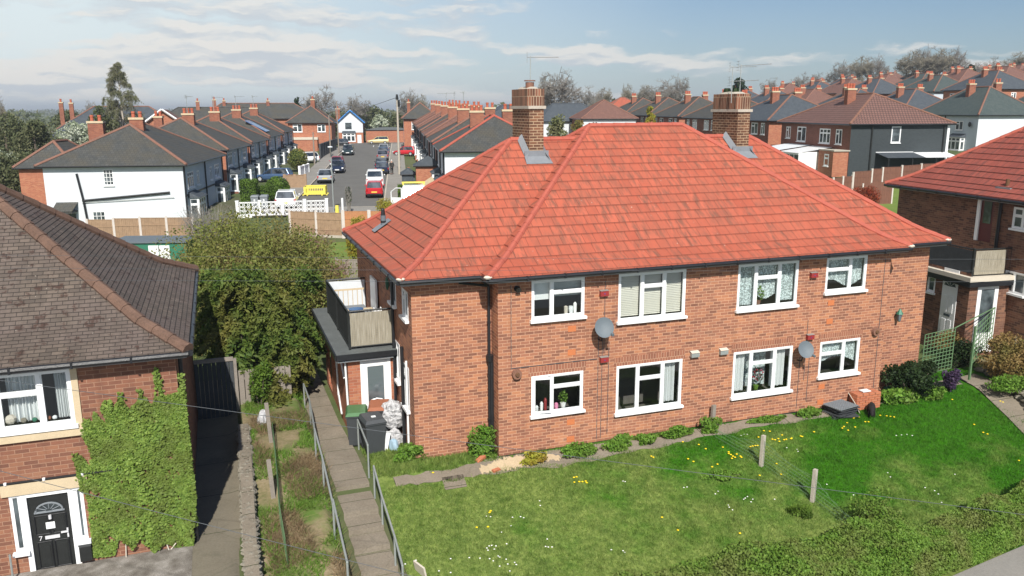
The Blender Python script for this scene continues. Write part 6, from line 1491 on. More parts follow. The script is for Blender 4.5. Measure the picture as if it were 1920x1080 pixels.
# right-hand row: fronts face -L
RL = 3.6
for k in range(6):
    t = 69+13.6*k; ze = 5.72+.22*k; Lk = RL+.1-.18*k
    def ex(th, h, k=k):
        W_ = frame((0, 12.6, 0), u=R(-90))
        b = MB(); b.M = W_
        for u in (.15, 6.3, 12.4): b = MB(); b.M = W_; b.tube([(u, -.08, h-.1), (u, -.08, 0)], .07, 5); b.build('downpipe', M['gutter'], th)
        for u in (1.0, 9.2): bay(th, W_, u, 2.3, .7, 2.6, M['brick_far'], M['slateb'])
    semi('terraced_house', ('near end pair of the right row with a white side wall and red hip tiles', 'second pair from the near end of the right row', 'third pair of houses in the right row', 'fourth pair of houses in the right row', 'fifth pair of houses in the right row', 'sixth and farthest pair of houses in the right row')[k],
         Lk, t, 9.4, 12.6, ze, 2.85, dict(W=M['rendershade'], S=M['render'] if k == 0 else M['brick_far'], E=M['brick_far']), M['slate'] if k in (0, 1, 3) else M['tile_rb'], M['hip_red'] if k == 0 else M['terra'],
         wins=[('W', 1.2, 3.3, 1.9, 1.3, TR), ('W', 4.2, 3.3, .9, 1.2), ('W', 7.4, 3.3, .9, 1.2), ('W', 9.4, 3.3, 1.9, 1.3, TR)], chims=[(3.3, 6.3, 1.7, .75, 3.7, 3), (6.2, 6.6, 1.5, .75, 3.8, 2)], group='right row of semi-detached houses', extra=ex)
# small brick outbuilding with a round window, its lean-to, hedge, board
semi('brick_outbuilding', 'small orange brick outbuilding with a round window and grey pitched roof', 1.55, 82, 2.5, 2.6, 3.7, .9, {}, M['slateb'], None, over=.2, extra=lambda th, h: ((lambda b: (b.tube([(1.2, -.04, 1.6), (1.2, .02, 1.6)], [.34, .34], 14), b.build('round_surround', M['redblock'], th)))(MB()), (lambda b: (b.tube([(1.2, -.06, 1.6), (1.2, .02, 1.6)], [.23, .23], 14), b.build('round_window', M['dglass'], th)))(MB())))
semi('lean_to', 'grey felt roofed lean-to beside the small brick outbuilding', .15, 83, 1.3, 3.0, 2.8, .5, dict(S=M['slateb'], W=M['slateb']), M['slateb'], None, over=.1)
# end of the street
semi('brick_house', 'red brick detached house with grey hipped roof left of the street end', -19.2, 150, 7.4, 9.5, 6.9, 2.9, dict(S=M['brick_far']), M['slate'], M['terra'], wins=[('S', .8, 3.4, 1.6, 1.4), ('S', 5.0, 3.4, 1.4, 1.3)], chims=[(4.0, 4.5, 1.0, 1.0, 4.5, 2)],
     extra=lambda th, h: [(lambda b: (b.box(0.3, 5, -1.5, 0, -1, 2.1), b.build('garage', M['brick_far'], th)))(MB()), (lambda b: (b.box(.2, 5.1, -1.6, 0, 2.1, 2.5), b.build('garage_fascia', M['wick'], th)))(MB())])
def blue_ex(th, h):
    bay(th, Matrix.Identity(4), .8, 2.6, .7, 2.5, M['brick_far'], M['slateb'])
    b = MB(); b.box(0, 5.0, -.012, 0, 2.6, h); b.face([(0, -.012, h), (5.0, -.012, h), (2.5, -.012, h+2.4)]); b.build('white_upper', M['render'], th)
    b = MB(); b.box(3.8, 4.6, -.04, 0, 0, 2.1); b.build('door', M['white'], th)
    b = MB(); b.box(1.4, 2.7, -.05, -.012, 3.3, 4.6); b.build('black_window', M['dglass'], th)
semi('white_gabled_house', 'narrow white gabled house with bright blue bargeboards at the end of the street', -12.4, 176, 5.0, 9, 6.75, 2.2, dict(S=M['brick_far']), M['slateb'], None, gable=True, fas=M['blueridge'], extra=blue_ex, chims=[(-.3, 5, .9, .9, 2.6, 1)])
semi('brick_garage', 'flat-topped brick garage with white door beside the white gabled house', -6.9, 178, 9.3, 6, 4.9, .5, {}, M['slab'], None, over=.1, extra=lambda th, h: [(lambda b: (b.box(3.9, 7.3, -.05, 0, .3, 2.3), b.build('garage_door', M['white'], th)))(MB()), (lambda b: (b.box(.6, 2.3, -.05, 0, 1.3, 2.2), b.build('window', M['dglass'], th)))(MB())])
semi('brick_house', 'red brick house with grey roof behind the utility pole at the street end', .9, 152, 6.2, 9, 7.5, 2.8, dict(W=M['render']), M['slate'], M['terra'], wins=[('S', 1.4, 3.5, 1.2, 1.4), ('S', 1.8, .8, 1.2, 1.2)], chims=[(1.0, 3, .8, .8, 3.4, 2)])
# row A: rears face the red roof; the black-walled house is its near end
def cons(th, h):
    W_ = frame((0, 15, 0), u=R(-90))
    b = MB(); b.M = W_; b.box(11.6, 11.68, -3.6, 0, 0, 2.3); b.face([(7.5, -3.7, 2.2), (11.75, -3.7, 2.2), (11.75, 0, 2.75), (7.5, 0, 2.75)]); b.build('conservatory_roof', M['white'], th)
    b = MB(); b.M = W_; b.box(7.5, 11.7, -3.62, -3.5, 0, .9); b.box(7.5, 11.7, -3.62, -3.5, 2.0, 2.2)
    for i in range(5): b.box(7.5+i*1.03, 7.6+i*1.03, -3.6, -3.5, .9, 2.0)
    b.build('conservatory_frame', M['white'], th)
    b = MB(); b.M = W_; b.box(7.5, 11.6, -3.54, -3.53, .9, 2.0); b.box(11.6, 11.61, -3.5, -.1, .9, 2.1); b.build('conservatory_glass', M['dglass'], th)
    b = MB(); b.M = W_; b.face([(2.0, -3.6, 2.3), (7.2, -3.6, 2.3), (7.2, 0, 2.8), (2.0, 0, 2.8)]); b.box(2, 7.2, -3.6, -3.5, 0, 2.3); b.build('extension', M['render'], th)
    b = MB(); b.M = W_; b.box(12.0, 14.9, -1.6, 0, 0, 2.5); b.build('brick_extension', M['brick_far'], th)
    b = MB(); b.box(-1.6, 0.1, -.02, 3.1, 2.5, 2.62); b.build('extension_roof', M['conc'], th)
    window(th, W_ @ Matrix.Translation((0, -1.6, 0)), 13.2, 1.0, .9, 1.2, [(1, .35)], room=False, fr=.1)
    b = MB()
    for x in (2.2, 9.9): b = MB(); b.tube([(x, -.1, h-.1), (x, -.1, 0)], .08, 6); b.build('downpipe', M['black'], th)
    b = MB(); b.box(10.25, 10.5, -.06, .02, 0, h-.1); b.build('white_trim', M['white'], th)
    b = MB(); b.face([(2.8, -2.2, 1.95), (6.8, -2.2, 1.95), (6.8, 0, 2.35), (2.8, 0, 2.35)]); b.build('lean_to_roof', M['slateb'], th)
    b = MB(); b.face([(6.81, -2.2, 1.951), (10.4, -2.2, 1.951), (10.4, 0, 2.351), (6.81, 0, 2.351)]); b.box(2.8, 6.8, -.05, 0, 2.36, 2.42); b.build('clear_roof', M['white'], th)
    b = MB()
    for x in (2.9, 5.4, 7.9, 10.2): b = MB(); b.box(x, x+.1, -2.15, -2.05, 0, 1.95); b.build('lean_to_post', M['black'], th)
RAW = [('W', 1.2, 3.35, 1.1, 1.3), ('W', 3.9, 3.1, 2.0, 1.6), ('W', 8.9, 3.1, 2.2, 1.5, TR), ('W', 12.2, 3.1, 1.2, 1.5)]
semi('black_walled_house', 'semi-detached house with black painted side wall and brown pantiled hip roof', 44.0, 76.6, 10.5, 15.0, 7.6, 3.0, dict(S=M['blackwall'], W=M['brick_dkfar']), M['tile_mauve'], M['terrad'], wins=RAW+[('S', 4.3, 3.3, 1.0, 1.6, [(1, None)])], chims=[(3.6, 7.0, 1.3, .8, 4.0, 3)], extra=cons, zb=2.45)
for k, t in enumerate((95.0, 111.5, 127.5, 143.5, 159.5)):
    semi('semi_detached_house', ('second pair of the right middle row with smooth blue grey slate roof', 'third pair of the right middle row seen past the right chimney', 'fourth pair of the right middle row above the red ridge', 'fifth pair of the right middle row above the red ridge', 'sixth and farthest pair of the right middle row')[k], 44.0, t, 10.2, 13.2, 7.7+.1*k, 3.1,
         dict(W=M['brick_dkfar']), M['slateb'] if k == 0 else M['slate'], M['terrad'], wins=[('W', .9, 3.2, 1.1, 1.4), ('W', 3.4, 3.2, 1.9, 1.4), ('W', 8.2, 3.2, 1.9, 1.4), ('W', 11.0, 3.2, 1.1, 1.4)], chims=[(3.6, 6.6, 1.3, .8, 4.0, 3)]+([(6.6, 6.6, 1.2, .8, 3.9, 3)] if k < 3 else []), group='middle row of semi-detached houses on the right')
# row B
def rb_ex(th, h):
    W_ = frame((0, 13, 0), u=R(-90)); bay(th, W_, 8.2, 2.6, .7, 2.5, M['rendershade'], M['slateb'])
    b = MB(); b.M = W_
    for u in (6.4,): b.tube([(u, -.08, h-.1), (u, -.08, 0)], .07, 5)
    b.build('downpipe', M['gutter'], th)
def bb_ex(th, h):
    rb_ex(th, h)
    b = MB(); b.M = frame((0, 13, 0), u=R(-90)); b.ell((11.8, -.3, 4.2), .3, .12, .35, 10, 6); b.build('oval_plaque', M['gutter'], th)
semi('white_rendered_house', 'white rendered house, left wall tinted as shade, with dark slate hip roof at the right', 74.6, 99.3, 9.0, 13.0, 8.2, 3.7, dict(S=M['render'], W=M['rendershade']), M['slateg'], M['terra'], wins=[('W', 2.8, 3.3, 1.5, 1.3), ('W', 8.6, 3.4, 1.5, 1.2)], chims=[(3.2, 6.5, 1.3, .8, 4.6, 3), (6.0, 5.0, 1.2, .7, 4.7, 2)], extra=bb_ex, zb=2.8)  # left wall uses the render with shade in its colour, not blue paint
semi('brick_house', 'brick house with dark slate roof cut by the right edge behind the red roof', 85.6, 99.0, 9.0, 12.0, 8.6, 3.4, {}, M['slateg'], M['terra'], wins=[('S', 1.2, 3.2, 1.3, 1.4)], chims=[(4, 6, 1.2, .8, 4, 2)], zb=3.2)
for k, t in enumerate((115.5, 131.5, 147.5, 163.5, 179.5)):
    semi('semi_detached_house', ('second pair of the far right row with slate roof and pink hip tiles', 'third pair of the far right row below the bare trees', 'fourth pair of the far right row', 'fifth pair of the far right row', 'sixth pair of the far right row')[k], 74.4, t, 10, 13, 8.6+.35*k, 3.4, dict(W=M['rendershade'] if k % 2 == 0 else M['brick_far']), M['slateb'] if k != 2 else M['tile_rb'], M['terra'],
         wins=[('W', 2.0, 3.2, 1.7, 1.3), ('W', 9.0, 3.2, 1.7, 1.3)], chims=[(3.3, 6.5, 1.3, .8, 4.2, 3), (6.6, 6.5, 1.2, .8, 4.1, 3)], group='far right row of semi-detached houses')
# rows climbing the hill: copies of two small models
def hill_model(roofm, hipm, wm, lab):
    return semi('semi_detached_house', lab, 300, -60, 9.5, 13, 20, 3.4, dict(W=wm, S=wm), roofm, hipm, wins=[('W', 2.0, 3.1, 1.7, 1.3), ('W', 9.0, 3.1, 1.7, 1.3), ('S', 4.0, 3.1, 1.0, 1.3)], chims=[(3.3, 6.5, 1.2, .8, 4.1, 3), (6.4, 6.6, 1.2, .8, 4.0, 2)], group='houses climbing the hill', zb=15)
hm = [hill_model(M['slateb'], M['terra'], M['brick_far'], 'x'), hill_model(M['tile_rb'], M['terra'], M['brick_far'], 'x'), hill_model(M['slateg'], M['terrad'], M['rendershade'], 'x')]
used = [False]*3
rr = random.Random(12); onames = ('nearest', 'second', 'third', 'fourth', 'fifth', 'sixth', 'seventh', 'eighth', 'ninth')
cells = []
for row, (L, ts) in enumerate(((104, (136, 153, 170, 187, 204, 221)), (132, (150, 167, 184, 201, 218, 235, 252)), (163, (180, 197, 214, 231, 248, 265)), (195, (205, 224, 243, 262, 281)))):
    for i, t in enumerate(ts):
        if L == 195 and i > 3: continue
        cells.append((row, i, L, t))
rown = ('lowest hillside row', 'second hillside row', 'third hillside row', 'topmost hillside row'); kn = ('blue slate roofed house pair', 'red brown roofed house pair', 'pale walled dark roofed house pair')
for row, i, L, t in cells:
    k = (0, 2, 0, 1, 0, 1, 2)[i % 7] if row == 0 else (1, 0, 1, 1, 2, 1, 0)[(i+row) % 7]
    p = street(L+rr.uniform(-2, 2), t); z = H(p.x, p.y)+rr.uniform(-.3, .3); lab = '%s, %s from the near end of the %s' % (kn[k], onames[i], rown[row])
    if not used[k]: used[k] = True; o = hm[k]; KID[o.name] = kids(o); o.location = (p.x, p.y, z); o['label'] = lab; o.rotation_euler = (0, 0, -STA)
    else: dup(hm[k], (p.x, p.y, z), rz=-STA+rr.choice((0, 0, R(4), R(-5))), label=lab)
# houses between the rows and the horizon
semi('brown_gable_house', 'house with brown and red hip roof and white side wall left of the middle row', 0, 0, 9.3, 11, 7.45, 3.2, dict(W=M['brick_dkfar'], S=M['render']), M['tile_rb'], M['terra'], wins=[('S', 1.6, 3.2, 1.0, 1.6)], base=at(1093, 222, d=141)[:2], ang=R(-2), zb=2.2)
semi('red_roofed_house', 'orange red roofed house peeping out behind the brown hipped house', 0, 0, 11, 10, 8.2, 3.4, dict(S=M['render']), M['tile_red'], M['terra'], base=at(1132, 215, d=178)[:2], zb=2.5)
semi('dark_roofed_house', 'dark slate roofed house right of the near chimney', 0, 0, 14, 8, 6.9, 3.2, dict(S=M['render']), M['slateb'], M['slateb'], base=at(1012, 217, d=150)[:2], wins=[('S', 3.0, 2.6, 1.5, 1.5)], ang=R(10), zb=1.8)
semi('dark_roofed_house', 'long dark roofed house behind the chimneys of the right row', 0, 0, 16, 8, 7.4, 2.6, {}, M['slateb'], M['slateb'], base=at(918, 215, d=170)[:2], ang=R(10), zb=1.8)
semi('slate_roofed_house', 'long slate roofed house on the left horizon with chimneys at its left end', 0, 0, 17, 9, 6.3, 3.4, {}, M['slateb'], M['terra'], base=at(112, 240, d=125)[:2], ang=R(12), chims=[(1.5, 3, .6, .6, 4.0, 1), (-.2, 5, .6, .6, 4.1, 1)], zb=.5, wins=[('S', 3.5, 2.5, 1.2, 1.3)])
semi('slate_roofed_house', 'grey roofed house row behind the chimneys left of the street', 0, 0, 22, 9, 6.7, 2.9, {}, M['slate'], M['slate'], base=at(285, 225, d=150)[:2], ang=R(12), chims=[(8, 4, .9, .9, 4.5, 2), (11, 4, .9, .9, 4.8, 2)], zb=.8)
semi('slate_roofed_house', 'grey roofed house behind the left row near the far trees', 0, 0, 24, 9, 7.3, 3.2, {}, M['slate'], M['terra'], base=at(375, 222, d=170)[:2], ang=R(12), chims=[(5, 4, .9, .9, 4.2, 2), (14, 4, .9, .9, 4.2, 2)], zb=1.2)
semi('red_gabled_house', 'red brick gabled house among bushes on the left horizon', 0, 0, 8, 8, 4.8, 3.0, {}, M['slateb'], None, gable=True, base=at(115, 255, d=105)[:2], ang=R(38), zb=0)
semi('red_gabled_house', 'red brick gable end behind the left row chimneys', 0, 0, 8, 8, 6.2, 3.0, {}, M['tile_rb'], None, gable=True, base=at(245, 225, d=110)[:2], ang=R(10), zb=0)

# ------------------------------------------------------------------ vehicles
def car(lab, paint, L, t, heading, kind='hatch', w=1.72, ln=3.9, h=1.46, base=None, cat='car', group='cars parked along the street behind', plate_rear='plate'):
    """heading 0: front points up the street away from the camera"""
    p = street(L, t) if base is None else Vector((base[0], base[1], 0)); th = thing('parked_'+('van' if kind == 'van' else 'car'), lab, cat, (p.x, p.y, H(p.x, p.y)+.10), -STA+heading, group)
    hw, hl = w/2, ln/2; bel = h*.60
    if kind == 'van': st = [(-hl, .92, .34, bel*.9), (-hl+.08, 1, .26, bel*1.1), (hl*.45, 1, .24, bel*1.1), (hl*.6, 1, .24, bel*1.0), (hl-.25, .97, .24, bel*.85), (hl, .86, .32, bel*.6)]
    elif kind == 'saloon': st = [(-hl, .86, .38, bel*.86), (-hl+.12, .95, .27, bel*1.0), (-hl*.4, 1, .22, bel*1.02), (hl*.4, 1, .22, bel*.98), (hl*.8, .95, .24, bel*.84), (hl, .8, .34, bel*.6)]
    else: st = [(-hl, .88, .36, bel*.92), (-hl+.12, .97, .27, bel*1.03), (0, 1, .22, bel*1.03), (hl*.45, 1, .22, bel*.98), (hl*.8, .95, .24, bel*.85), (hl, .8, .33, bel*.6)]
    def sec(y, f, z0, z1): x = hw*f; return [(-x*.9, y, z0), (x*.9, y, z0), (x, y, z0+.14), (x, y, z0+(z1-z0)*.62), (x*.93, y, z1-.03), (x*.84, y, z1), (-x*.84, y, z1), (-x*.93, y, z1-.03), (-x, y, z0+(z1-z0)*.62), (-x, y, z0+.14)]
    b = MB(); S_ = [sec(*s) for s in st]
    for a, c in zip(S_, S_[1:]):
        for i in range(10): j = (i+1) % 10; b.face([a[i], a[j], c[j], c[i]])
    b.face(S_[0][::-1]); b.face(S_[-1]); body = b.build('body', paint, th)
    # cabin: glass block with painted roof and pillars
    if kind == 'van': y0, y1, y2, y3 = -hl+.06, -hl+.16, hl*.28, hl*.62
    elif kind == 'saloon': y0, y1, y2, y3 = -hl*.78, -hl*.42, hl*.12, hl*.5
    else: y0, y1, y2, y3 = -hl+.1, -hl+.38, hl*.1, hl*.48
    zb_ = bel*1.0; x0, x1 = hw*.88, hw*.72 if kind != 'van' else hw*.8
    A = [(-x0, y0, zb_), (x0, y0, zb_), (x0, y3, zb_), (-x0, y3, zb_)]; B_ = [(-x1, y1, h-.05), (x1, y1, h-.05), (x1, y2, h-.05), (-x1, y2, h-.05)]
    b = MB()
    for i in range(4): j = (i+1) % 4; b.face([A[i], A[j], B_[j], B_[i]])
    b.build('windows', M['cglass'], th)
    b = MB(); C_ = [(-x1*.93, y1+.06, h), (x1*.93, y1+.06, h), (x1*.93, y2-.08, h), (-x1*.93, y2-.08, h)]; D_ = [(x*1.03, y, z) for x, y, z in B_]
    b.face(C_)
    for i in range(4): j = (i+1) % 4; b.face([D_[i], D_[j], C_[j], C_[i]])
    for i in range(4): b.tube([(A[i][0]*1.005, A[i][1], A[i][2]), (B_[i][0]*1.01, B_[i][1], B_[i][2])], .045, 4)
    for s in (-1, 1): b.tube([(s*x0*1.005, 0, zb_), (s*x1*1.01, 0, h-.05)], .035, 4)
    if kind == 'van':
        for s in (-1, 1): b.face([(s*x0*1.01, y0, zb_), (s*x0*1.01, -.1, zb_), (s*x1*1.02, -.1, h-.05), (s*x1*1.02, y1, h-.05)][::s])
    b.build('roof', paint, th)
    for sx in (-1, 1):
        for y in (-hl*.62, hl*.64):
            b = MB(); b.tube([(sx*(hw-.16), y, .31), (sx*(hw+.01), y, .31)], .31, 14); wl = b.build('wheel', M['rubber'], th)
            b = MB(); b.tube([(sx*(hw-.02), y, .31), (sx*(hw+.02), y, .31)], .19, 10); b.build('rim', M['rim'], wl)
        b = MB(); b.box(*sorted((sx*hw*.66, sx*hw*.92)), hl-.10, hl-.015, bel*.62, bel*.80); b.build('headlight', M['lamp'], th)
        b = MB(); b.box(*sorted((sx*hw*.72, sx*hw*.93)), -hl+.0, -hl+.10, bel*.66, bel*.93); b.build('tail_light', M['redlight'], th)
        b = MB(); b.ell((sx*(hw+.07), hl*.42, bel*1.08), .08, .05, .07, 6, 4); b.build('wing_mirror', paint, th)
    b = MB(); b.box(-.26, .26, -hl-.012, -hl+.02, .48, .6); b.build('rear_plate', M[plate_rear], th)
    b = MB(); b.box(-.26, .26, hl-.05, hl+.012, .36, .48); b.build('front_plate', M['platew'], th)
    b = MB(); b.box(-hw*.8, hw*.8, -hl-.02, -hl+.06, .24, .40); b.box(-hw*.7, hw*.7, hl-.06, hl+.015, .24, .34); b.build('bumper', M['gutter'], th)
    return th
car('red hatchback parked at the near right kerb, tail towards the camera', M['carred'], -2.5, 80.5, 0, ln=3.7, w=1.66, h=1.5)
car('white van parked nose to tail in front of the red hatchback', M['carwhite'], -2.65, 88.5, 0, 'van', 1.8, 4.4, 1.85, cat='van')
car('very dark car parked behind the white van on the right side', M['carnavy'], -2.2, 103.5, 0, ln=4.1, w=1.75)
car('dark hatchback partly hidden beyond the white van', M['carblack'], -2.35, 109.5, 0, ln=4.1)
car('mauve grey saloon on the right beyond the walking person', M['cargrey'], -2.5, 125, 0, 'saloon', 1.75, 4.3, 1.45)
car('blue car directly ahead of the mauve grey saloon', M['carblue'], -2.5, 132, 0)
car('light silver car farthest along the right kerb', M['carsilver'], -2.6, 141, 0)
car('silver saloon on the left kerb behind the yellow barrier', M['carsilver'], -8.3, 94.5, R(2), 'saloon', 1.76, 4.5, 1.43)
car('dark blue car on the left kerb facing the camera', M['carnavy'], -7.75, 106, R(180), ln=3.8, w=1.7)
car('maroon red car parked behind the dark blue car on the left', M['carmaroon'], -8.3, 112.5, R(180), ln=4.1)
car('dark green estate car facing the camera on the left further up', M['cardk'], -8.2, 136, R(180), ln=4.3, w=1.8, h=1.55)
car('black car parked in front of the white gabled house', M['carblack'], -11.8, 163, R(96), ln=4.3)
car('pale yellow car parked across the end of the street', M['caryellow'], -4.2, 171.5, R(90), ln=4.3, w=1.75, h=1.5)
car('white car in the front garden of the left row near the hedge ball', M['carwhite'], -13.6, 121, R(120), ln=4.2, w=1.75, h=1.5)
car('white hatchback at the near left corner behind the white pierced wall', M['carwhite'], -9.9, 73.8, R(3), ln=4.1, w=1.85, h=1.5, plate_rear='plate')
car('red car on a drive at the right behind the utility pole', M['carred'], .9, 133, R(70), ln=3.7)
car('dark blue car on the drive of the left row beside the hedge', M['carblue'], -14.2, 96, R(80), ln=4.1)
# tipper truck with an open cab door
tk = thing('truck', 'white tipper truck with a yellow beam and its cab door open, facing the camera', 'truck', tuple(street(1.05, 67.6, 0))[:2]+(H(*street(1.05, 67.6)[:2])+.22,), -STA+R(180))
b = MB()
P = [(-.95, 1.0, .5), (.95, 1.0, .5), (.95, 1.0, 1.35), (-.95, 1.0, 1.35)]; b.box(-.95, .95, -.6, 1.0, .5, 1.3); b.face([(-.95, 1.0, 1.3), (.95, 1.0, 1.3), (.85, .62, 2.2), (-.85, .62, 2.2)]) ; b.box(-.87, .87, -.55, .6, 2.12, 2.25)
for s in (-1, 1): b.face([(s*.95, -.6, 1.3), (s*.95, -.2, 1.3), (s*.86, -.2, 2.2), (s*.86, -.6, 2.2)][::s]); b.tube([(s*.93, .98, 1.3), (s*.85, .62, 2.2)], .06, 4)
b.build('cab', M['carwhite'], tk)
b = MB(); b.face([(-.83, 1.008, 1.36), (.83, 1.008, 1.36), (.76, .66, 2.13), (-.76, .66, 2.13)]); b.build('windscreen', M['cglass'], tk)
b = MB(); b.box(-.95, .95, -.62, -.5, 2.38, 2.5); b.box(-.9, -.8, -.62, -.5, 2.25, 2.4); b.box(.8, .9, -.62, -.5, 2.25, 2.4); b.build('yellow_beam', M['yellow'], tk)
b = MB(); b.box(-1.0, 1.0, -4.2, -.7, .8, 1.6); b.build('load_bed', M['grey'], tk)
b = MB(); Md = Matrix.Translation((.97, .85, .5)) @ Matrix.Rotation(R(-20), 4, 'Z'); b.M = Md; b.box(0, .95, -.03, .03, 0, .85); b.box(0, .07, -.03, .03, .85, 1.6); b.box(.88, .95, -.03, .03, .85, 1.3); b.tube([(.03, 0, 1.6), (.5, 0, 1.6), (.92, 0, 1.3)], .04, 4); b.build('open_door', M['carwhite'], tk)
for sx in (-.85, .85):
    for y in (.35, -3.2): b = MB(); b.tube([(sx-.1, y, .36), (sx+.1, y, .36)], .36, 14); b.build('wheel', M['rubber'], tk)
    b = MB(); b.box(sx-.1, sx+.1, .98, 1.03, .65, .85); b.build('headlight', M['lamp'], tk)
b = MB(); b.box(-.95, .95, .95, 1.06, .4, .6); b.build('bumper', M['gutter'], tk)

# ------------------------------------------------------------------ street furniture, people, fences, boundary walls
bq = street(-8.3, 82.5)
t = thing('road_barrier', 'yellow plastic road barriers standing round a hole in the road', 'barrier', (bq.x, bq.y, H(bq.x, bq.y)+.08), -STA); t.scale = (1, 1, .85)
def barr(b, s0, h0=0, dz=0):
    b.box(-.98, .98, -.03, .03, .82, 1.0); b.box(-.98, .98, -.03, .03, .12, .34); b.box(-1.0, -.82, -.04, .04, .12, 1.0); b.box(.82, 1.0, -.04, .04, .12, 1.0)
    for i in range(9): b.box(-.74+i*.17, -.695+i*.17, -.025, .025, .3, .85)
    for x in (-.75, .65): b.box(x, x+.12, -.2, .2, 0, .12)
for Mx in (Matrix.Translation((0, -1, 0)), Matrix.Translation((0, 1, 0)), Matrix.Translation((-1, 0, 0)) @ Matrix.Rotation(R(90), 4, 'Z'), Matrix.Translation((1, 0, 0)) @ Matrix.Rotation(R(90), 4, 'Z')):
    b = MB(); b.M = Mx; barr(b, 0); b.build('barrier_panel', M['yellow'], t)
def pole(L, t_, h, r, lab, name, mat, r2=None, cat='pole', group=None, top=None):
    p = street(L, t_); th = thing(name, lab, cat, (p.x, p.y, H(p.x, p.y)), -STA, group); b = MB(); b.tube([(0, 0, -.2), (0, 0, h)], [r, r2 or r*.7], 8); b.build('pole', mat, th)
    if top: top(th, h)
    return th
def up_top(th, h):
    b = MB(); b.cyl((0, 0, h-.25), .2, .6, 8, .12); b.cyl((.1, .1, h-1.1), .22, .8, 8); b.build('junction_box', M['black'], th)
    b = MB()
    for k in range(3): b.tube([(.16, -.14, 1.8+k*.0), (.16, -.14, 3.0)], .03, 5)
    b.build('cable_guard', M['galv'], th)
pl_ = pole(-.1, 101.6, 9.3, .15, 'tall grey wooden utility pole on the right pavement', 'utility_pole', M['conc'], top=up_top)
def lamp_top(th, h):
    b = MB(); b.tube([(0, 0, h-.1), (0, -.35, h+.1)], .04, 5); b.build('arm', M['galv'], th)
    b = MB(); b.ell((0, -.5, h+.1), .22, .45, .09, 8, 4); b.build('lamp_head', M['lamp'], th)
pole(-5.6, 69.5, 5.4, .055, 'thin grey street lamp in the middle of the street end', 'street_lamp', M['galv'], top=lamp_top, cat='street lamp')
for L, t_, h, lab in ((-9.9, 139, 8.5, 'tall brown telegraph pole on the left pavement beyond the cars'), (-10.6, 131, 6.5, 'shorter timber pole on the left pavement'), (-11.8, 118, 4.5, 'short post near the white car in the garden')):
    pole(L, t_, h, .12, lab, 'telegraph_pole', M['woodg'], group='poles along the left pavement')
pole(-4.8, 68.6, 1.4, .09, 'white bollard post at the street end', 'white_post', M['white'], r2=.09, cat='post')
pole(-5.2, 67.9, .9, .2, 'orange traffic cone shaped marker behind the fence', 'marker_post', M['yellow'], cat='marker')
q = street(-4.3, 68.9); rs = np.random.RandomState(4); t = thing('young_tree', 'small bare dark tree growing at the end of the street', 'tree', (q.x, q.y, H(q.x, q.y))); twigs(rs, (0, 0, 0), 40, .35, 2.4, .03).build('branches', M['twig'], t)
V, F = leafball(260, (0, 0, 1.5), (.3, .3, .9), .12, 8); np_mesh('foliage', V, F, M['leaf_dark'], t)
def overhead(pts, lab, r=.012, mat='cable'):
    b = MB(); P = []
    for a, c in zip(pts, pts[1:]):
        for k in range(8): P.append(Vector(a).lerp(Vector(c), k/8))
    P.append(Vector(pts[-1])); b.tube(P, r, 5, False); tag(b.build('overhead_wire', M[mat]), lab, 'wire', 'overhead wires')
top = street(-.1, 101.6); zt = H(top.x, top.y)+9.3
e1 = street(-14.6, 176); overhead([(top.x, top.y, zt), tuple(top.lerp(e1, .5)[:2])+(zt-1.9,), (e1.x, e1.y, zt-2.6)], 'overhead cable from the utility pole to the far end of the street', .03)
def wsag(a, c, lab, r, sag=.12):
    P = []
    for k in range(21):
        f = k/20; q = a.lerp(c, f); q.z -= sag*4*f*(1-f); P.append(tuple(q))
    b = MB(); b.tube(P, r, 5, False); tag(b.build('overhead_wire', M['cable']), lab, 'wire', 'overhead wires')
wsag(at(-60, 705, d=12.5), at(2000, 975, d=12.5), 'dark telephone wire crossing in front of the houses above the lawn', .0042, .02)
wsag(at(-60, 867, d=11.5), at(820, 1092, d=11.5), 'dark telephone wire crossing in front of the ivy and the lower path', .0045, .02)
wsag(at(-60, 478, d=14), at(2000, 486, d=14), 'upmost of three faint wires crossing before the red roof', .0022, .02)
wsag(at(-60, 502, d=14), at(2000, 508, d=14), 'middle of three faint wires crossing before the red roof', .0022, .02)
wsag(at(-60, 524, d=14), at(2000, 528, d=14), 'lowest of three faint wires crossing before the red roof', .0022, .02)
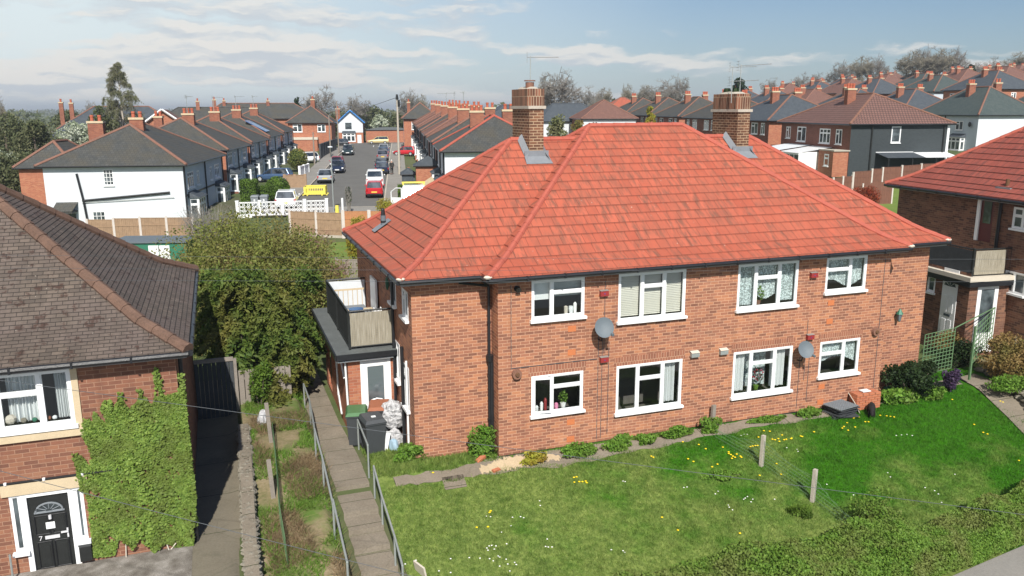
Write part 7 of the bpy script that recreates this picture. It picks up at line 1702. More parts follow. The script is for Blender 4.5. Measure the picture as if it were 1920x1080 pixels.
# people
def person(lab, loc, rz, step=1.0):
    th = thing('person', lab, 'person', loc, rz)
    s = .16*step
    V = [(0, 0, .95), (0, .01, 1.15), (0, .02, 1.38), (0, .02, 1.50), (0, .03, 1.6), (0, .03, 1.70),
         (.19, .01, 1.40), (.25, -.03, 1.13), (.24, .08, .90), (-.19, .01, 1.40), (-.25, .03, 1.13), (-.24, -.06, .90),
         (.09, 0, .90), (.10, s, .50), (.10, s*.9, .08), (.10, s*.9+.13, .04), (-.09, 0, .90), (-.10, -s*.3, .50), (-.10, -s*1.4, .10), (-.10, -s*1.4+.13, .05)]
    E_ = [(0, 1), (1, 2), (2, 3), (3, 4), (4, 5), (2, 6), (6, 7), (7, 8), (2, 9), (9, 10), (10, 11), (0, 12), (12, 13), (13, 14), (14, 15), (0, 16), (16, 17), (17, 18), (18, 19)]
    r_ = [.13, .13, .14, .055, .085, .07, .065, .045, .032, .065, .045, .032, .09, .065, .045, .035, .09, .065, .045, .035]
    for sx, (wx, wy, wz) in ((1, V[8]), (-1, V[11])):
        b0 = len(V); V.append((wx, wy+.01, wz-.07)); r_.append(.03); E_.append((8 if sx == 1 else 11, b0))
        for k, (dx, ln) in enumerate(((-.022, .07), (-.007, .08), (.008, .075), (.022, .06))):
            V.append((wx+dx, wy+.015, wz-.07-ln*.6)); V.append((wx+dx, wy+.03, wz-.07-ln)); r_ += [.009, .008]; n = len(V); E_ += [(b0, n-2), (n-2, n-1)]
        V.append((wx-sx*.035, wy+.03, wz-.09)); r_.append(.01); E_.append((b0, len(V)-1))
    skin('body', V, E_, r_, M['skin'], th, 1)
    # coat: torso and sleeves a little larger than the body
    cV = [(0, 0, .82), (0, .01, 1.1), (0, .02, 1.36), (0, .02, 1.47), (.19, .01, 1.40), (.25, -.03, 1.13), (.242, .07, .93), (-.19, .01, 1.40), (-.25, .03, 1.13), (-.242, -.05, .93)]
    skin('coat', cV, [(0, 1), (1, 2), (2, 3), (2, 4), (4, 5), (5, 6), (2, 7), (7, 8), (8, 9)], [.19, .175, .18, .075, .09, .065, .052, .09, .065, .052], M['coat'], th, 1)
    skin('trousers', [(0, 0, .92), (.09, 0, .86), (.10, s, .50), (.10, s*.9, .12), (-.09, 0, .86), (-.10, -s*.3, .50), (-.10, -s*1.35, .14)], [(0, 1), (1, 2), (2, 3), (0, 4), (4, 5), (5, 6)], [.15, .11, .085, .065, .11, .085, .065], M['gutter'], th, 1)
    b = MB(); b.ell((0, .015, 1.70), .1, .105, .085, 10, 6); b.build('hair', M['hair'], th, smooth=True)
    for sx in (1, -1):
        b = MB(); yy = (s*.9 if sx == 1 else -s*1.4); b.ell((sx*.10, yy+.06, .05), .055, .15, .055, 8, 5); b.build('shoe', M['black'], th)
    b = MB(); b.ell((0, .125, 1.63), .015, .025, .02, 6, 4)
    for sx in (-1, 1): b.ell((sx*.09, .03, 1.63), .015, .02, .03, 6, 4)
    b.build('nose_and_ears', M['skin'], th); return th
p_ = street(-1.0, 101.2); person('person in dark coat with white hair walking away up the right pavement', (p_.x, p_.y, H(p_.x, p_.y)+.17), -STA)
p_ = street(.45, 68.8); pp = person('person with brown hair standing behind the open truck door', (p_.x, p_.y, H(p_.x, p_.y)+.35), -STA+R(180), .3)
for c_ in kids(pp):
    if c_.name.startswith('hair'): c_.data = c_.data.copy(); c_.data.materials.clear(); c_.data.materials.append(M['brownhair'])
# concrete-post panel fences
def panel_fence(pts, h, mat, lab, postm, ph=.12, n=None, gravel=True, post_w=.07):
    t = thing('panel_fence', lab, 'fence', (0, 0, 0)); pts = [Vector(p) for p in pts]
    for i, (a, c) in enumerate(zip(pts, pts[1:])):
        L = (c-a).length; k = max(1, round(L/1.95)) if n is None else n
        for j in range(k):
            p, q = a.lerp(c, j/k), a.lerp(c, (j+1)/k); ang = math.atan2(q.y-p.y, q.x-p.x); ll = math.hypot(q.x-p.x, q.y-p.y)
            zz = (H(p.x, p.y)+H(q.x, q.y))/2; b = MB(); b.M = Matrix.Translation((p.x, p.y, zz)) @ Matrix.Rotation(ang, 4, 'Z')
            m_ = 13
            for s in range(m_): b.box(post_w+s*(ll-2*post_w)/m_, post_w+(s+1)*(ll-2*post_w)/m_-.008, -.012-.006*(s % 2), .012, .18, h)
            b.box(post_w, ll-post_w, -.03, .02, h, h+.04); b.box(post_w, ll-post_w, -.04, -.02, .5, .56); b.box(post_w, ll-post_w, -.04, -.02, h*.72, h*.72+.06); b.build('panel', mat, t)
            if gravel: b = MB(); b.M = Matrix.Translation((p.x, p.y, zz)) @ Matrix.Rotation(ang, 4, 'Z'); b.box(post_w, ll-post_w, -.025, .025, -.2, .175); b.build('gravel_board', M['conc'], t)
            if j == 0 or True:
                b = MB(); b.box(p.x-post_w, p.x+post_w, p.y-post_w, p.y+post_w, H(p.x, p.y)-.3, H(p.x, p.y)+h+ph); b.build('post', postm, t)
        if i == len(pts)-2: b = MB(); b.box(c.x-post_w, c.x+post_w, c.y-post_w, c.y+post_w, H(c.x, c.y)-.3, H(c.x, c.y)+h+ph); b.build('post', postm, t)
    return t
M['postw'] = m_plain('pale concrete post', (.55, .50, .46), .9, .12, 3)
f0, f1, f2, f3 = at(575, 440, d=57.5), at(643, 437, d=57), at(644, 437, d=57.0), at(790, 430, d=57)
panel_fence([at(545, 443, d=58), f1], 1.72, M['wood'], 'weathered brown panel fence with concrete posts behind the privet bush', M['postw'])
panel_fence([f2, f3], 1.85, M['woodo'], 'orange brown panel fence with pale concrete posts left of the red roof', M['postw'], post_w=.11)
panel_fence([at(170, 480, d=55), at(366, 470, d=55)], 1.75, M['wood'], 'brown panel fence with concrete posts in front of the white gable wall', M['postw'])
panel_fence([at(632, 512, d=42), at(700, 507, d=42)], 1.5, M['woodg'], 'grey picket fence panel behind the balcony', M['woodg'], gravel=False)
og = lambda px, py: on_ground(px, py, 2)
panel_fence([og(1500, 374), og(1560, 368), og(1596, 363)], 1.5, M['woodd'], 'low red brown panel fence behind the right end of the red roof', M['postw'], n=2)
panel_fence([og(1597, 363), og(1632, 356), og(1652, 353), og(1688, 349), og(1724, 345), og(1790, 341)], 1.75, M['woodd'], 'red brown panel fence with pale concrete posts in front of the black walled house', M['postw'], n=1)
q = on_ground(1643, 384, 2); b = MB()
ga = thing('arched_gate', 'red brown arched wooden gate panel behind the right neighbour roof', 'gate', (q.x, q.y, q.z), -R(25)); 
for i in range(12):
    x = -1.1+i*.183; b.box(x, x+.175, -.02, .02, 0, 1.35+.5*math.cos((x+.09)/1.1*1.45))
b.build('boards', M['woodd'], ga); b = MB(); b.box(-1.2, -1.1, -.05, .05, -.2, 1.7); b.box(1.1, 1.2, -.05, .05, -.2, 1.7); b.build('post', M['postw'], ga)
q = on_ground(1622, 392, 2); shrub('red_shrub', 'bright red leaved shrub in the back garden between the red roofs', 'shrub', (q.x, q.y, H(q.x, q.y)+1.0), (1.3, 1.0, .95), 6500, .11, M['leaf_red'], 31, clumps=40)
for px, py, d, r, lab in ((665, 465, 47, (.55, .5, 1.15), 'tall lime green conifer at the back corner of the flats'), (674, 425, 55, (.6, .5, .75), 'lime green conifer against the orange fence'), (724, 392, 60, (.8, .7, .9), 'lime green shrub poking over the fence beside the red roof edge')):
    q = at(px, py, d=d); shrub('lime_conifer', lab, 'shrub', (q.x, q.y, q.z+.1), r, 3200, .10, M['leaf_lime'], int(px), clumps=40, base=q.z-r[2])
# green and white sheds
for px, lab, w_ in ((302, 'white and green metal shed with white double doors', 3.0), (254, 'white and green metal shed half hidden by the left roof', 2.4)):
    q = at(px, 505, d=48); t = thing('metal_shed', lab, 'shed', (q.x, q.y, .1), -R(16), 'metal sheds by the fence'); hh = at(px, 452, d=48).z-.1
    b = MB(); b.box(-w_/2, w_/2, 0, 2.2, 0, hh-.05); b.build('body', M['shedg'], t)
    b = MB(); b.box(-w_/2-.1, w_/2+.1, -.1, 2.3, hh-.05, hh+.03); b.build('roof', M['dish'], t)
    for s in (-1, 0): b = MB(); b.box(s*.62+.02, s*.62+.6, -.03, -.004, .05, hh-.2); b.build('door', M['curt'], t)
    b = MB(); b.box(-.02, .02, -.06, -.03, 1.0, 1.25); b.build('handle', M['black'], t)
# white pierced screen-block wall
def screen_wall(p, q_, nb, lab):
    t = thing('pierced_wall', lab, 'wall', (p.x, p.y, p.z)); d = (q_-p); L = math.hypot(d.x, d.y); an = math.atan2(d.y, d.x); Mx = Matrix.Rotation(an, 4, 'Z')
    for k in range(nb+1):
        b = MB(); b.M = Mx; x = L*k/nb; b.box(x-.11, x+.11, -.11, .11, -.6, 1.12); b.box(x-.14, x+.14, -.14, .14, 1.12, 1.19); b.build('pillar', M['white'], t)
    for k in range(nb):
        b = MB(); b.M = Mx; x0, x1 = L*k/nb+.13, L*(k+1)/nb-.13; n = max(2, round((x1-x0)/.34)); s = (x1-x0)/n
        for i in range(n):
            for j in range(3):
                cx, cz = x0+(i+.5)*s, .02+(j+.5)*.33; ro, ri = min(s, .33)/2, min(s, .33)/2-.045
                for a in range(12):
                    a0, a1 = 2*math.pi*a/12, 2*math.pi*(a+1)/12; c0, s0, c1, s1 = math.cos(a0), math.sin(a0), math.cos(a1), math.sin(a1)
                    for yy in (-.04, .04):
                        f = [(cx+ri*c0, yy, cz+ri*s0), (cx+ro*c0, yy, cz+ro*s0), (cx+ro*c1, yy, cz+ro*s1), (cx+ri*c1, yy, cz+ri*s1)]; b.face(f if yy > 0 else f[::-1])
                    b.face([(cx+ri*c0, -.04, cz+ri*s0), (cx+ri*c1, -.04, cz+ri*s1), (cx+ri*c1, .04, cz+ri*s1), (cx+ri*c0, .04, cz+ri*s0)])
                for sx in (-1, 1):
                    for sz in (-1, 1):
                        e = .07; b.face([(cx+sx*s/2, -.04, cz+sz*.165), (cx+sx*(s/2-e), -.04, cz+sz*.165), (cx+sx*s/2, -.04, cz+sz*(.165-e))]); 
        b.box(x0, x1, -.05, .05, 1.01, 1.06); b.box(x0, x1, -.05, .05, -.6, .02); b.build('pierced_panel', M['white'], t)
    return t
screen_wall(at(446, 404, d=66), at(613, 393, d=67.5), 4, 'long white decorative pierced block wall with round holes behind the garden fence')
# hedges, bins, walls of the street
def box_hedge(lab, L, t, w, d, h, n, seed, round_=False, mat='leaf_box'):
    p = street(L, t); rs = np.random.RandomState(seed); z0 = H(p.x, p.y)
    th = thing('clipped_hedge', lab, 'hedge', (p.x, p.y, z0), -STA); P = []; Nn = []
    while len(P) < n:
        if round_:
            v = rs.normal(size=3); v /= np.linalg.norm(v); P.append((v[0]*w/2*rs.uniform(.85, 1), v[1]*d/2*rs.uniform(.85, 1), h/2+.3+v[2]*h/2*rs.uniform(.85, 1))); Nn.append(v)
        else:
            f = rs.randint(4); u, v = rs.uniform(-1, 1), rs.uniform(0, 1); k = rs.uniform(.88, 1.03)
            if f == 0: P.append((u*w/2, -d/2*k, v*h)); Nn.append((0, -1, 0))
            elif f == 1: P.append((-w/2*k, u*d/2, v*h)); Nn.append((-1, 0, 0))
            elif f == 2: P.append((w/2*k, u*d/2, v*h)); Nn.append((1, 0, 0))
            else: P.append((u*w/2, (v*2-1)*d/2, h*k)); Nn.append((0, 0, 1))
    V, F = leaves_at(np.array(P), .15, rs, .7, np.array(Nn)); np_mesh('foliage', V, F, M[mat], th)
    b = MB(); 
    if round_: b.ell((0, 0, h/2+.3), w*.4, d*.4, h*.4, 8, 6); b.tube([(0, 0, 0), (0, 0, h*.4)], .1, 5)
    else: b.box(-w*.42, w*.42, -d*.42, d*.42, 0, h*.93)
    b.build('dense_interior', M['leaf_dark'], th)
box_hedge('square clipped dark green hedge left of the grey wheelie bins', -13.0, 73.5, 1.3, 1.6, 2.5, 2600, 3)
box_hedge('rounded clipped hedge right of the grey wheelie bins', -10.9, 75.5, 2.2, 2.4, 2.3, 3200, 4, True)
box_hedge('low clipped hedge between the two taller ones', -12.0, 75.5, 1.2, 1.4, 1.7, 1200, 5)
box_hedge('ball shaped yellow green bush in the left gardens', -12.9, 108, 2.6, 2.6, 2.7, 2600, 6, True, 'leaf_bush')
box_hedge('clipped dark hedge behind the white truck', 1.9, 74.5, 4.2, 1.6, 1.75, 3600, 7)
for i, (L, t_) in enumerate(((-12.35, 72.2), (-11.6, 72.3))):
    p_ = street(L, t_); wheelie('wheelie_bin', ('left one of two grey wheelie bins in front of the clipped hedges', 'right one of two grey wheelie bins in front of the clipped hedges')[i], (p_.x, p_.y, H(p_.x, p_.y)+.15), -STA, M['grey'], M['grey'], 'grey wheelie bins by the hedges', True, 1.12)
for L0, t0, L1, t1, h, mat, lab in ((-12.0, 88.5, -9.9, 88.5, 1.1, 'wood', 'pale brown garden wall across the second left garden'), (-12.0, 79.5, -11.9, 88, .9, 'woodg', 'low grey fence beside the left pavement'), (-11.9, 101, -11.4, 106, .9, 'white', 'short white garden wall by the ball shaped bush'), (-11.9, 128, -11.2, 150, 1.9, 'woodk', 'long dark boarded fence along the far left pavement'), (.9, 88, 1.0, 100, .9, 'brick_far', 'low brick garden wall on the right pavement')):
    a, c = street(L0, t0), street(L1, t1); b = MB(); an = math.atan2(c.y-a.y, c.x-a.x); ll = (c-a).length
    b.M = Matrix.Translation((a.x, a.y, min(H(a.x, a.y), H(c.x, c.y)))) @ Matrix.Rotation(an, 4, 'Z'); b.box(0, ll, -.08, .08, -.3, h+.3); b.box(-.02, ll+.02, -.12, .12, h+.303, h+.38)
    for k in range(max(2, int(ll/3))+1): x = ll*k/max(2, int(ll/3)); b.box(x-.14, x+.14, -.13, .13, -.3, h+.45)
    tag(b.build('garden_wall', M[mat]), lab, 'wall')
p_ = street(2.4, 70.6); b = MB(); b.M = Matrix.Translation((p_.x, p_.y, H(p_.x, p_.y)+2.1)) @ Matrix.Rotation(R(-35), 4, 'Y') @ Matrix.Rotation(-STA, 4, 'Z'); b.box(-.65, .65, -.03, .03, -.5, .5); tag(b.build('timber_board', M['tan'], None), 'pale timber board tilted in front of the right row', 'board')
p_ = street(2.5, 70.9); b = MB(); b.tube([(p_.x, p_.y, H(p_.x, p_.y)), (p_.x, p_.y, H(p_.x, p_.y)+2.0)], .05, 5); tag(b.build('board_post', M['woodg'], None), 'post carrying the tilted timber board', 'post')
# estate agent board at the right-hand white house
q = at(1757, 259, d=103); t = thing('estate_agent_board', 'red white and blue estate agent board in front of the right-hand white house', 'sign', (q.x, q.y, H(q.x, q.y)), -STA); z_ = q.z-H(q.x, q.y)
b = MB(); b.box(-.04, .04, .03, .1, 0, z_+.6); b.build('post', M['white'], t); b = MB(); b.box(-.6, .6, -.02, .02, z_-.5, z_-.05); b.build('blue_panel', M['signblue'], t)
b = MB(); b.box(-.6, .6, -.02, .02, z_-.047, z_+.45); b.build('red_panel', M['signred'], t); b = MB(); b.box(-.35, .45, -.03, -.022, z_+.08, z_+.16); b.box(-.5, .2, -.03, -.022, z_-.32, z_-.24); b.build('lettering_bar', M['white'], t)
# aerials
def aerial(p, h, ln, rz, lab, tilt=0, r=.014, n=8, grp='television aerials'):
    t = thing('tv_aerial', lab, 'aerial', p, rz, grp); b = MB(); b.tube([(0, 0, 0), (0, 0, h)], r, 5); b.build('mast', M['galv'], t)
    b = MB(); b.tube([(-.1, 0, h-.05), (ln, 0, h-.05+tilt)], r*.7, 4); 
    for i in range(n): x = ln*(i+.5)/n; b.tube([(x, -.14, h-.05+tilt*x/ln), (x, .14, h-.05+tilt*x/ln)], r*.5, 3)
    b.face([(-.1, -.2, h-.2), (-.1, .2, h-.2), (-.05, .2, h+.12), (-.05, -.2, h+.12)]) if False else [b.tube([(-.1, -.17, h-.05+dz), (-.1, .17, h-.05+dz)], r*.5, 3) for dz in (-.14, -.05, .05, .14)]; b.tube([(-.1, 0, h-.2), (-.1, 0, h+.1)], r*.5, 3)
    b.build('boom', M['galv'], t); return t
aerial((2.5, 4.45, 9.95), .75, .85, R(-22), 'long television aerial above the left chimney of the flats')
aerial((9.9, 4.3, 9.5), 1.05, 1.0, R(-20), 'tallest television aerial above the right chimney of the flats', .06)
aerial((9.62, 4.35, 9.3), .75, .9, R(-15), 'lower left television aerial above the right chimney of the flats', .04)
aerial((10.2, 5.2, 9.4), 1.15, .8, R(-25), 'rear television aerial above the right chimney of the flats', .02)
for i, (L, t_, z, lab) in enumerate(((-21.3, 89, 9.2, 'aerial on the second chimney of the left row'), (-21.3, 101.5, 9.3, 'aerial on the third chimney of the left row'), (-21.3, 115, 9.6, 'aerial on the fourth chimney of the left row'), (-21.3, 128.5, 9.8, 'aerial on the fifth chimney of the left row'), (6.9, 89, 9.6, 'aerial on the second chimney of the right row'), (6.8, 102.5, 9.8, 'aerial on the third chimney of the right row'), (6.6, 116, 10.0, 'aerial on the fourth chimney of the right row'), (47.6, 101.5, 11.6, 'aerial on the second chimney of the right middle row'), (47.6, 134, 11.8, 'aerial on the fourth chimney of the right middle row'))):
    aerial(tuple(street(L, t_, z-.6)), 1.9, 1.2, R(-60+37*i), lab, r=.03, n=5, grp='aerials on the street chimneys')

# ------------------------------------------------------------------ trees
def bare_mesh(seed, h=10, spread=.42, low=.22, n0=13, n1=12, n2=7, n3=2, rt=.014, droop=0, top=1.0, cone=False):
    """trunk and twig meshes of a leafless tree: limbs reach for the shell of a domed crown and split into fine twigs"""
    rr = random.Random(seed); T, W_ = MB(), MB()
    def shell():
        while True:
            v = Vector((rr.gauss(0, 1), rr.gauss(0, 1), rr.gauss(.15, 1))).normalized()
            if v.z > -.75: break
        z = .60+v.z*.38; wd = spread*(1.0 if not cone else max(.12, 1.25-z*1.15)); return Vector((v.x*wd*h, v.y*wd*h, z*h*top))
    def curve(a, b, r0, r1, mb, n=3, k=3, bend=.12):
        L = (b-a).length; pts = [a]
        for i in range(1, n): f = i/n; pts.append(a.lerp(b, f)+Vector((rr.gauss(0, bend*.5), rr.gauss(0, bend*.5), bend*.6*math.sin(math.pi*f)-droop*f*f))*L)
        pts.append(b); mb.tube(pts, [r0+(r1-r0)*i/n for i in range(n+1)], k, False); return pts
    tops = Vector((rr.gauss(0, .02)*h, rr.gauss(0, .02)*h, h*(.62 if not cone else .95)))
    tp = curve(Vector((0, 0, -.3)), tops, h*rt, h*rt*.35, T, 5, 6, .02)
    for i in range(n0):
        f = low/.62+(1-low/.62)*(i+rr.random())/n0; x = min(.999, f)*5; j = int(x); q = tp[j].lerp(tp[j+1], x-j)
        e = shell()
        if cone: e.z = max(q.z-.02*h, min(h, q.z+.10*h)); 
        lp = curve(q, q.lerp(e, .92), h*rt*.42, .035, T if i < 60 else W_, 4, 4, .10)
        for _ in range(n1):
            x = rr.uniform(.25, 1)*3.999; j = int(x); q2 = lp[j].lerp(lp[j+1], x-j); s_ = shell(); e2 = q2.lerp(s_, rr.uniform(.25, .5)); 
            if cone: e2 = q2+Vector((rr.gauss(0, .06), rr.gauss(0, .06), rr.gauss(-.02, .03)))*h
            bp = curve(q2, e2, .045, .026, W_, 3, 3, .12)
            for _ in range(n2):
                x = rr.uniform(.2, 1)*2.999; j = int(x); q3 = bp[j].lerp(bp[j+1], x-j)
                d = Vector((q3.x, q3.y, (q3.z-.5*h)*.8)).normalized()*.6+Vector((rr.gauss(0, .6), rr.gauss(0, .6), rr.gauss(.15, .5)-droop*2)); e3 = q3+d.normalized()*h*rr.uniform(.04, .10)
                W_.tube([q3, e3], [.026, .014], 3, False)
                for _ in range(n3): f3 = rr.uniform(.2, 1); q4 = q3.lerp(e3, f3); W_.tube([q4, q4+Vector((rr.gauss(0, 1), rr.gauss(0, 1), rr.gauss(.3-droop*3, .8))).normalized()*h*rr.uniform(.02, .05)], [.018, .010], 3, False)
    return T, W_
bt = []
for i, (sd, spr, lw) in enumerate(((1, .40, .2), (2, .52, .16), (3, .26, .2))):
    T, W_ = bare_mesh(sd, 10, spr, lw); t = thing('bare_tree', 'x', 'tree', (0, 0, 0)); T.build('trunk', M['bark'], t); W_.build('crown', M['twig'] if i < 2 else M['twigo'], t); KID[t.name] = kids(t); bt.append([t, False, float(np.percentile([v[2] for v in W_.v], 99.7)), float(np.percentile([abs(v[0]) for v in W_.v], 98.5))])
def place_tree(k, px, ptop, pbase, wpx, d, lab, rz=0):
    a = at(px, pbase, d=d); c = at(px, ptop, d=d); h = c.z-a.z; s = h/bt[k][2]; sx = (wpx/2/FPX*d)/bt[k][3]; g = H(a.x, a.y)
    root = bt[k][0]; loc = (a.x, a.y, min(a.z, g) if a.z-g < 2 else a.z)
    loc = (a.x, a.y, g); s = (c.z-g)/bt[k][2]
    if not bt[k][1]: bt[k][1] = True; root.location = loc; root.scale = (sx, sx, s); root['label'] = lab; root['group'] = 'bare trees on the skyline'; root.rotation_euler = (0, 0, rz)
    else: dup(root, loc, rz=rz, label=lab, scale=(sx, sx, s), group='bare trees on the skyline')
TREES = [(1, 603, 162, 235, 74, 195, 'broad bare tree left of the blue trimmed gable house'), (0, 672, 180, 235, 44, 225, 'bare tree behind the blue trimmed gable house'), (0, 768, 170, 225, 44, 215, 'bare tree behind the utility pole'), (2, 792, 177, 225, 28, 215, 'slim bare tree right of the utility pole tree'),
         (0, 1047, 135, 225, 84, 165, 'large bare tree right of the near chimney'), (2, 1022, 145, 225, 40, 172, 'ivy dark bare tree behind the near chimney'), (1, 1108, 162, 215, 46, 230, 'small bare tree right of the large bare tree'), (2, 1132, 165, 215, 40, 235, 'thin bare tree over the brown hipped house'), (2, 1176, 158, 210, 28, 225, 'narrow pale bare tree above the middle row'),
         (1, 1235, 150, 200, 70, 235, 'broad brown bare tree above the middle row'), (0, 1268, 144, 200, 46, 240, 'greyish bare tree beside the broad brown one'), (2, 1212, 160, 200, 40, 238, 'low bushy bare tree left of the broad brown one'), (1, 1500, 137, 165, 36, 300, 'small bare tree far up the slope'), (0, 1535, 138, 165, 40, 300, 'bare tree second in the far slope group'),
         (0, 1575, 117, 165, 46, 280, 'forked bare tree left of the dense clump'), (2, 1612, 106, 165, 46, 280, 'tall bare tree in the left part of the hill clump'), (0, 1640, 106, 165, 42, 285, 'tall bare tree in the right part of the left hill clump'), (1, 1700, 140, 165, 60, 290, 'low bare bush like tree between the hill clumps'),
         (2, 1708, 96, 160, 56, 265, 'leftmost tall tree of the biggest hill clump'), (0, 1735, 90, 160, 52, 268, 'second tall tree of the biggest hill clump'), (2, 1760, 92, 160, 48, 262, 'third tall tree of the biggest hill clump'), (0, 1785, 92, 160, 48, 266, 'fourth tall tree of the biggest hill clump'), (1, 1850, 108, 150, 50, 275, 'bare tree right of the dark evergreen'),
         (0, 1878, 118, 150, 36, 280, 'small bare tree near the right edge'), (2, 1908, 98, 150, 50, 270, 'bare tree at the right edge of the skyline'), (2, -2, 176, 235, 36, 120, 'bare tree cut by the left edge'), (0, 1440, 150, 185, 30, 300, 'tiny bare tree beyond the right chimney'), (0, 170, 190, 212, 22, 260, 'small bare tree on the left horizon')]
rr = random.Random(8)
for tr_ in TREES: place_tree(*tr_, rz=rr.uniform(0, 6))
for k, e in enumerate(bt):
    if not e[1]: place_tree(k, 150, 196, 215, 20, 300, 'tiny bare tree on the left horizon %s' % k)
def leafy(name, lab, px, ptop, pbase, wpx, d, mat, n, leaf, seed, conif=False, cat='tree'):
    a = at(px, pbase, d=d); c = at(px, ptop, d=d); g = min(a.z, H(a.x, a.y)+.5); rs = np.random.RandomState(seed)
    t = thing(name, lab, cat, (a.x, a.y, g)); h = c.z-g; w = wpx/2/FPX*d; P = []
    parts = []
    for i in range(40):
        f = rs.uniform(.12, .97); rad = w*((1-f)**.8*1.1+.12 if conif else math.sin(math.pi*min(1, f*.9+.1))**.7)*rs.uniform(.3, .9); an = rs.uniform(0, 6.28); cc = (rad*math.cos(an), rad*math.sin(an), h*f)
        q = w*rs.uniform(.22, .36); parts.append(leafball(n//40, cc, (q, q, q*(1.0 if conif else 1)), leaf, rs.randint(1e6)))
    V, F = merge(parts); np_mesh('crown', V, F, mat, t); b = MB(); b.tube([(0, 0, -.2), (0, 0, h*.8)], [w*.08, w*.02], 6); b.build('trunk', M['bark'], t); return t
leafy('conifer', 'dark evergreen beyond the left row of houses', 558, 184, 215, 26, 190, M['leaf_dark'], 2400, .5, 1, True)
leafy('pine_tree', 'dark flat topped pine behind the right chimney of the flats', 1384, 149, 190, 42, 190, M['leaf_dark'], 3000, .5, 2)
leafy('conifer', 'dark green evergreen on the hill between bare clumps', 1817, 124, 160, 30, 262, M['leaf_dark'], 2600, .6, 3)
leafy('evergreen', 'small yellowish evergreen at the foot of the hill clump', 1641, 146, 170, 22, 250, M['leaf_bush'], 1600, .55, 4)
leafy('golden_tree', 'golden green upright tree behind the red ridge', 1218, 198, 250, 26, 105, M['leaf_lime'], 2600, .28, 5)
leafy('garden_tree', 'mixed grey green shrubs right of the near chimney', 1045, 218, 262, 60, 85, M['leaf_birch'], 3600, .25, 6)
leafy('garden_tree', 'russet garden shrub below the brown hipped house', 1085, 226, 262, 50, 88, M['leaf_redg'], 2800, .25, 7)
leafy('garden_tree', 'green garden shrub at the right end of the right-hand white house', 1905, 186, 205, 30, 118, M['leaf_bush'], 1200, .4, 17)
# birch
q = at(230, 232, d=115); t = thing('birch_tree', 'tall feathery birch tree rising behind the left houses', 'tree', (q.x, q.y, H(q.x, q.y)))
hh = at(232, 116, d=115).z-H(q.x, q.y); T, W_ = MB(), MB(); rs = np.random.RandomState(5); rr = random.Random(5); parts = []
T.tube([(0, 0, -.3), (.1, 0, hh*.5), (0, 0, hh*.97)], [.2, .12, .03], 6, False)
for i in range(120):
    f = .14+.84*rr.random()**1.25; z0 = f*hh; L = min(1.0, (1.03-f)*1.45+.04)*3.7*rr.uniform(.6, 1.05); a = rr.uniform(0, 2*math.pi); c_, s_ = math.cos(a), math.sin(a)
    pts = [Vector((0, 0, z0)), Vector((c_*L*.5, s_*L*.5, z0+L*.45)), Vector((c_*L*.85, s_*L*.85, z0+L*.5)), Vector((c_*L, s_*L, z0+L*.2))]; W_.tube(pts, [.05, .035, .025, .015], 3, False)
    for k in range(26):
        x = rr.uniform(.25, 1)*2.999; j = int(x); p = pts[j].lerp(pts[j+1], x-j); e = p+Vector((rr.gauss(0, .25), rr.gauss(0, .25), rr.uniform(-1.1, .1))); W_.tube([p, p.lerp(e, .5)+Vector((0, 0, .1)), e], [.018, .014, .008], 3, False)
        if rr.random() < .95:
            m_ = 24; g_ = rs.uniform(0, 1, m_); parts.append(leaves_at(np.array(p)+np.outer(g_, np.array(e-p))+rs.normal(size=(m_, 3))*.07, .10, rs, .8, None, .6))
T.build('trunk', M['conc'], t); W_.build('twigs', M['twig'], t)
V, F = merge(parts); np_mesh('catkins', V, F, M['leaf_birch'], t)
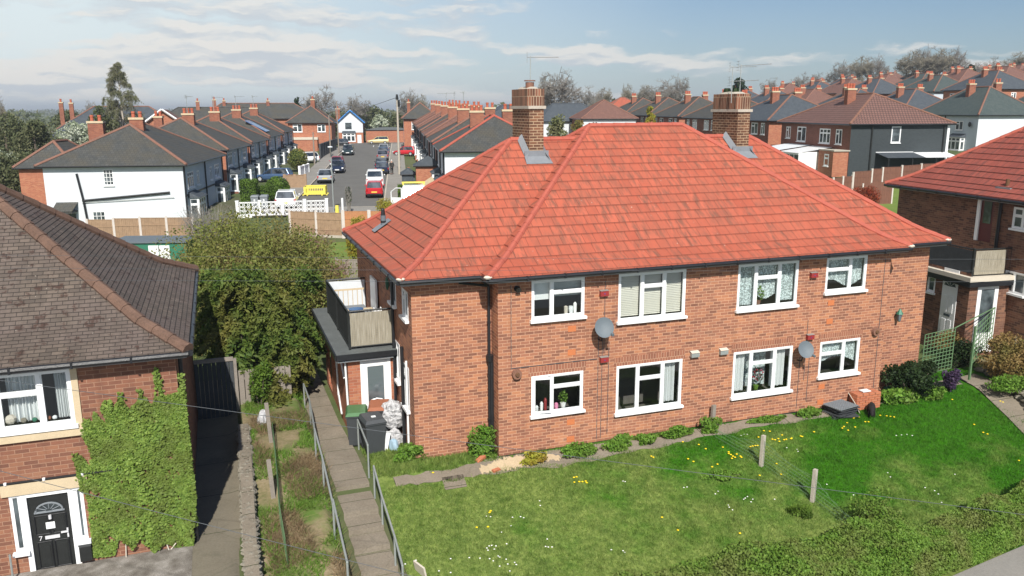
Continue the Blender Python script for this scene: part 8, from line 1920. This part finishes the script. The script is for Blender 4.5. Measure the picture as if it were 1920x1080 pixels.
# thicket at the left
for i, (px, ptop, pb, w, d, mat, n, lf, lab) in enumerate(((20, 222, 330, 130, 95, 'leaf_thick', 9000, .30, 'tall grey green thicket at the left edge'), (75, 232, 345, 120, 88, 'leaf_thick', 9000, .28, 'grey green thicket bush left of the white gable house'), (-40, 240, 350, 150, 80, 'leaf_thick', 7000, .3, 'thicket bush cut by the left edge'),
        (30, 290, 375, 150, 70, 'leaf_thick', 9000, .25, 'darker thicket bush above the brown roof'), (150, 236, 300, 110, 92, 'leaf_blos', 8000, .26, 'blackthorn covered in white blossom behind the white gable house'), (12, 285, 330, 60, 78, 'leaf_blos', 1500, .2, 'small white blossom bush at the left edge'), (70, 290, 320, 40, 80, 'leaf_blos', 900, .2, 'sprig of white blossom in the thicket'), (195, 200, 262, 60, 105, 'leaf_thick', 4500, .3, 'olive thicket at the foot of the birch'),
        (130, 212, 250, 90, 135, 'leaf_thick', 4000, .4, 'olive bushes in front of the long slate roof'), (700, 212, 240, 120, 230, 'leaf_thick', 5000, .7, 'green bushes behind the brick garage at the street end'), (712, 218, 242, 34, 220, 'leaf_blos', 1600, .6, 'white blossoming tree behind the brick garage'), (628, 215, 250, 26, 185, 'leaf_thick', 2000, .6, 'green bush left of the white gabled house'), (745, 215, 240, 40, 225, 'leaf_thick', 2000, .6, 'dark bush behind the utility pole'))):
    leafy('thicket_bush' if mat == 'leaf_thick' else 'blossom_tree', lab, px, ptop, pb, w, d, M[mat], n, lf, 50+i, cat='bush' if mat == 'leaf_thick' else 'tree')
# far woods and rooftops in the valley
rs = np.random.RandomState(9); parts = []
for i in range(420):
    d = rs.uniform(330, 2600); px = rs.uniform(-300, 1300); q = at(px, 210, d=d); g = H(q.x, q.y); s = rs.uniform(3, 6)+d*.0012
    parts.append(leafball(46, (q.x, q.y, g+s*.5), (s*2.2, s*1.6, s*.75), s*.5, rs.randint(1e6)))
V, F = merge(parts); tag(np_mesh('distant_woods', V, F, M['leaf_thick']), kind='stuff')
rs = np.random.RandomState(10); parts = []
for i in range(90):
    px = rs.uniform(1380, 2100); d = rs.uniform(275, 330); q = at(px, 160, d=d); g = H(q.x, q.y); s = rs.uniform(1.5, 3.2); parts.append(leafball(60, (q.x, q.y, g+s*.5), (s*1.8, s, s*.9), .7, rs.randint(1e6)))
V, F = merge(parts); tag(np_mesh('hill_scrub', V, F, M['leaf_thick']), kind='stuff')
# haze
hb = NB('haze'); pv_ = hb.n('ShaderNodeVolumePrincipled', {'Color': (.78, .86, .96, 1), 'Density': .00035, 'Anisotropy': .2}); hb.t.links.new(pv_.outputs[0], hb.o.inputs[1])
b = MB(); b.box(-9500, 9500, -9500, 9500, -20, 40)
if True: tag(b.build('haze', hb.m), kind='stuff')
